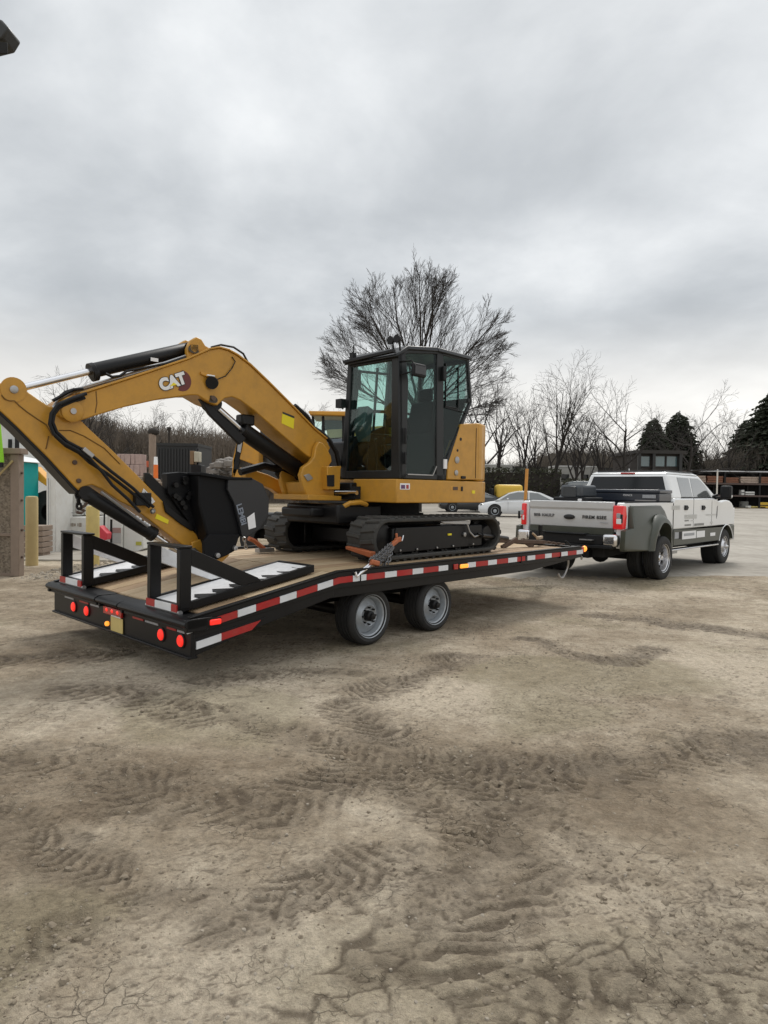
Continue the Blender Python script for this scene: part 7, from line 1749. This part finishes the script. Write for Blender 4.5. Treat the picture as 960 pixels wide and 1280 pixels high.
def R8(px, py): return rel(px, py, 24.3, DP)
b = MB(); b.tube([(0, 0, 0), (.02, 0, 1), (-.02, 0, 2), (0, 0, R8(0, 536).z)], [.12, .11, .11, .13], 10); b.build('shaft', WOODG, DP); b = MB(); b.sphere((.03, 0, R8(0, 537).z), .18, 8, (1.2, 1, .8)); b.build('knot', BARK, DP)
UP = thing('utility_post', 'thin dark post standing on the brushy bank under the boom', 'post', (0, 0, 0), loc=(bx(211, 40), 40, gz(0, 40)))
b = MB(); b.cyl((0, 0, 0), (0, 0, rel(211, 534, 40, UP).z), .07, 8); b.build('shaft', BARK, UP); b = MB(); b.box(-.1, .1, -.1, .1, rel(211, 538, 40, UP).z, rel(211, 534, 40, UP).z); b.build('cap', BARK, UP)
CT = thing('dark_container', 'black shipping container seen under the boom behind the bucket', 'container', (0, 0, 0), loc=(bx(222, 30), 30, gz(0, 30)))
a, c = rel(196, 557, 30, CT), rel(247, 600, 30, CT); b = MB(); b.box(a.x, c.x, 0, 2.4, .1, a.z); b.build('shell', pm('black_container_paint', (.016, .017, .018), .6), CT)
for k in range(14):
    x = a.x + (c.x - a.x) * (k + .2) / 14; b = MB(); b.box(x, x + (c.x - a.x) / 14 * .5, -.04, -.001, .2, a.z - .12); b.build('corrugation', pm('black_container_paint', (.016, .017, .018), .6), CT)
b = MB(); b.box(a.x - .02, c.x + .02, -.05, 2.42, a.z + .002, a.z + .12); b.build('top_frame', MATS['black_container_paint'], CT)
SM = thing('light_tower', 'small beige machine with a dark mast standing at the container end', 'light tower', (0, 0, 0), loc=(bx(245, 28), 28, gz(0, 28)))
def R9(px, py): return rel(px, py, 28, SM)
b = MB(); b.box(R9(237, 0).x, R9(242, 0).x, 0, .4, R9(0, 577).z, R9(0, 560).z); b.build('lamp_head', pm('brown_box', (.20, .12, .06), .6), SM, bevel=.02); b = MB(); b.box(R9(242.5, 0).x, R9(249, 0).x, -.05, .35, R9(0, 574).z, R9(0, 561).z); b.build('beige_head', pm('beige_box', (.45, .42, .33), .6), SM, bevel=.03)
b = MB(); b.box(R9(238, 0).x, R9(251, 0).x, 0, .6, .4, R9(0, 577).z - .01); b.cyl((0, .2, R9(0, 577).z), (0, .2, R9(0, 556).z), .05, 6); b.build('frame', BLKM, SM, bevel=.03)
# rubble heap
R2_ = MB(); rg = random.Random(61)
for i in range(170):
    px = rg.uniform(160, 212); Yq = 20 + rg.uniform(-.8, .8); f = rg.random() ** .6; tz = hz_(px, 590 + abs(px - 188) * .25, 20); R2_.sphere((bx(px, Yq), Yq, gz(0, 20) + (tz - gz(0, 20)) * f * .95), rg.uniform(.05, .16), 5, (rg.uniform(.7, 1.3), rg.uniform(.7, 1.2), rg.uniform(.5, .9)))
o = R2_.build('stone_heap', pm('brown_stone_heap', (.26, .20, .15), .9, var=.6, scale=3), None, smooth=0); tag(o, 'heap of brown and pinkish stones just behind the bucket linkage', None, kind='stuff')
RH = MB(); rg = random.Random(31)
for i in range(260):
    px = rg.uniform(262, 302); Yq = 27 + rg.uniform(-1.5, 1.5); topz = hz_(280, 570 + abs(px - 283) * .55, 27); f = rg.random() ** .6; zc_ = gz(0, 27) + (topz - gz(0, 27)) * f * .95; r = rg.uniform(.08, .26)
    c_ = Vector((bx(px, Yq), Yq + (f - 1) * .8, zc_)); RH.sphere(c_, r, 5, (rg.uniform(.7, 1.3), rg.uniform(.7, 1.2), rg.uniform(.5, .9)))
o = RH.build('rubble_heap', pm('grey_rubble', (.22, .20, .18), .9, var=.6, scale=2.5), None, smooth=0); tag(o, 'heap of grey and brown rubble under the boom left of the second machine', None, kind='stuff')

# ---- second yellow machine behind the boom
M2 = thing('backhoe_loader', 'second yellow machine with a yellow-roofed cab standing behind the excavator', 'loader', (0, 0, 0), loc=(bx(370, 15.5), 15.5, 0)); Y2 = 15.5
def RM(px, py, dy=0.0):
    q = rel(px, py, Y2 + dy, M2); 
    return Vector((bx(px, Y2 + dy) - M2.location.x, dy, hz_(px, py, Y2 + dy)))
def poly2(pix, th, nm, mt, dy=0.0, bevel=.02, par=None):
    b = MB(); b.prism([RM(x, y, dy) for x, y in pix], (0, th, 0)); return b.build(nm, mt, par or M2, bevel=bevel)
poly2([(384, 513.5), (429, 514), (440, 514), (440, 519.5), (429, 519.5), (386, 518.5)], 1.5, 'cab_roof', YEL2, -.1, .02)
poly2([(388, 519.8), (391, 519.8), (396, 560), (391, 560)], .08, 'cab_post', BLKM); poly2([(401, 519.8), (404, 519.8), (406, 560), (401, 560)], .08, 'cab_post', BLKM); poly2([(426, 519.8), (440, 519.8), (440, 560), (427, 560)], .08, 'cab_post', BLKM)
poly2([(391, 519.8), (401, 519.8), (403, 558), (396, 558)], .02, 'side_glass', GLC, .03, 0); poly2([(404, 519.8), (426, 519.8), (427, 548), (405, 548)], .02, 'windscreen', GLC, .03, 0)
poly2([(404, 520), (436, 520), (436, 538), (404, 538)], .02, 'rear_panel_glass', pm('bluish_cab_trim', (.05, .07, .085), .4), 1.0, 0)
poly2([(407, 537), (429, 536), (429, 547), (409, 548)], .3, 'dash_cover', pm('beige_cover', (.50, .34, .20), .6, var=.15), .06, .02)
poly2([(404, 549), (440, 548), (440, 556), (404, 556)], .3, 'grey_sill', pm('blue_grey_trim', (.12, .15, .18), .5), .02, .02)
poly2([(396, 556.5), (440, 556.5), (440, 625), (400, 625)], 1.4, 'lower_cab', BLKM, .04, .03)
poly2([(304, 549), (323, 562), (323, 583), (299, 574)], 1.0, 'yellow_hood', YEL2, -.05, .02)
poly2([(296, 546), (298, 545), (291, 575), (290, 600), (289, 600)], .6, 'edge_plate', YEL2, .0, .01)
poly2([(298, 546), (304, 548), (299, 580), (292, 600), (291, 576)], .5, 'dark_column', BLKM, .0, .01)
poly2([(297, 552), (302, 553), (300, 566), (296, 564)], .05, 'sticker', GSTK, -.08, 0)
poly2([(292, 585), (303, 590), (303, 602), (291, 601)], .5, 'lower_yellow_panel', YEL2, .0, .01)
poly2([(324, 527), (346, 531), (356, 560), (362, 600), (325, 600)], .8, 'dark_cab_block', pm('dark_glass_block', (.015, .018, .022), .2), .5, .03)
b = MB()
for px, r in ((330, .55), (420, .75)): p = RM(px, 600, .0); b.lathe((p.x, .0, r), (0, 1, 0), [(0, r * .4), (0, r), (.4, r), (.4, r * .4)], 28)
b.build('wheel', TYRE, M2)
b = MB(); a = RM(300, 600); c = RM(440, 600); b.box(a.x, c.x, .45, 1.3, .5, 1.1); b.build('chassis', BLKM, M2, bevel=.05)

# ---- street light top left: head on a bracket, pole outside the picture
SL = thing('street_lamp', 'black street lamp head jutting in at the top left corner', 'street lamp', (0, 0, 0), loc=(-7.6, 10.0, 0))
hd = [(-40, 60), (-40, 52), (-4, 40.5), (8, 39.5), (18, 44), (27, 54), (19, 67.5), (0, 72), (-40, 80)]
pts = [PY(x, y, 10.2) - Vector((-7.6, 10, 0)) for x, y in hd]
b = MB(); b.prism(pts, (0, -.34, 0)); b.build('lamp_head', pm('lamp_black', (.02, .021, .020), .45, var=.15), SL, bevel=.03)
b = MB(); p = PY(4, 62, 9.85) - Vector((-7.6, 10, 0)); b.box(p.x - .4, p.x + .06, p.y - .01, p.y + .02, p.z - .06, p.z + .10); b.build('lamp_glass', DARK, SL, bevel=.01)
b = MB(); z = pts[0].z - .1; b.cyl((0, 0, 0), (0, 0, z + .4), .09, 14); b.cyl((0, 0, z), (pts[0].x + .05, 0, z), .035, 10); b.build('pole', BLKM, SL)
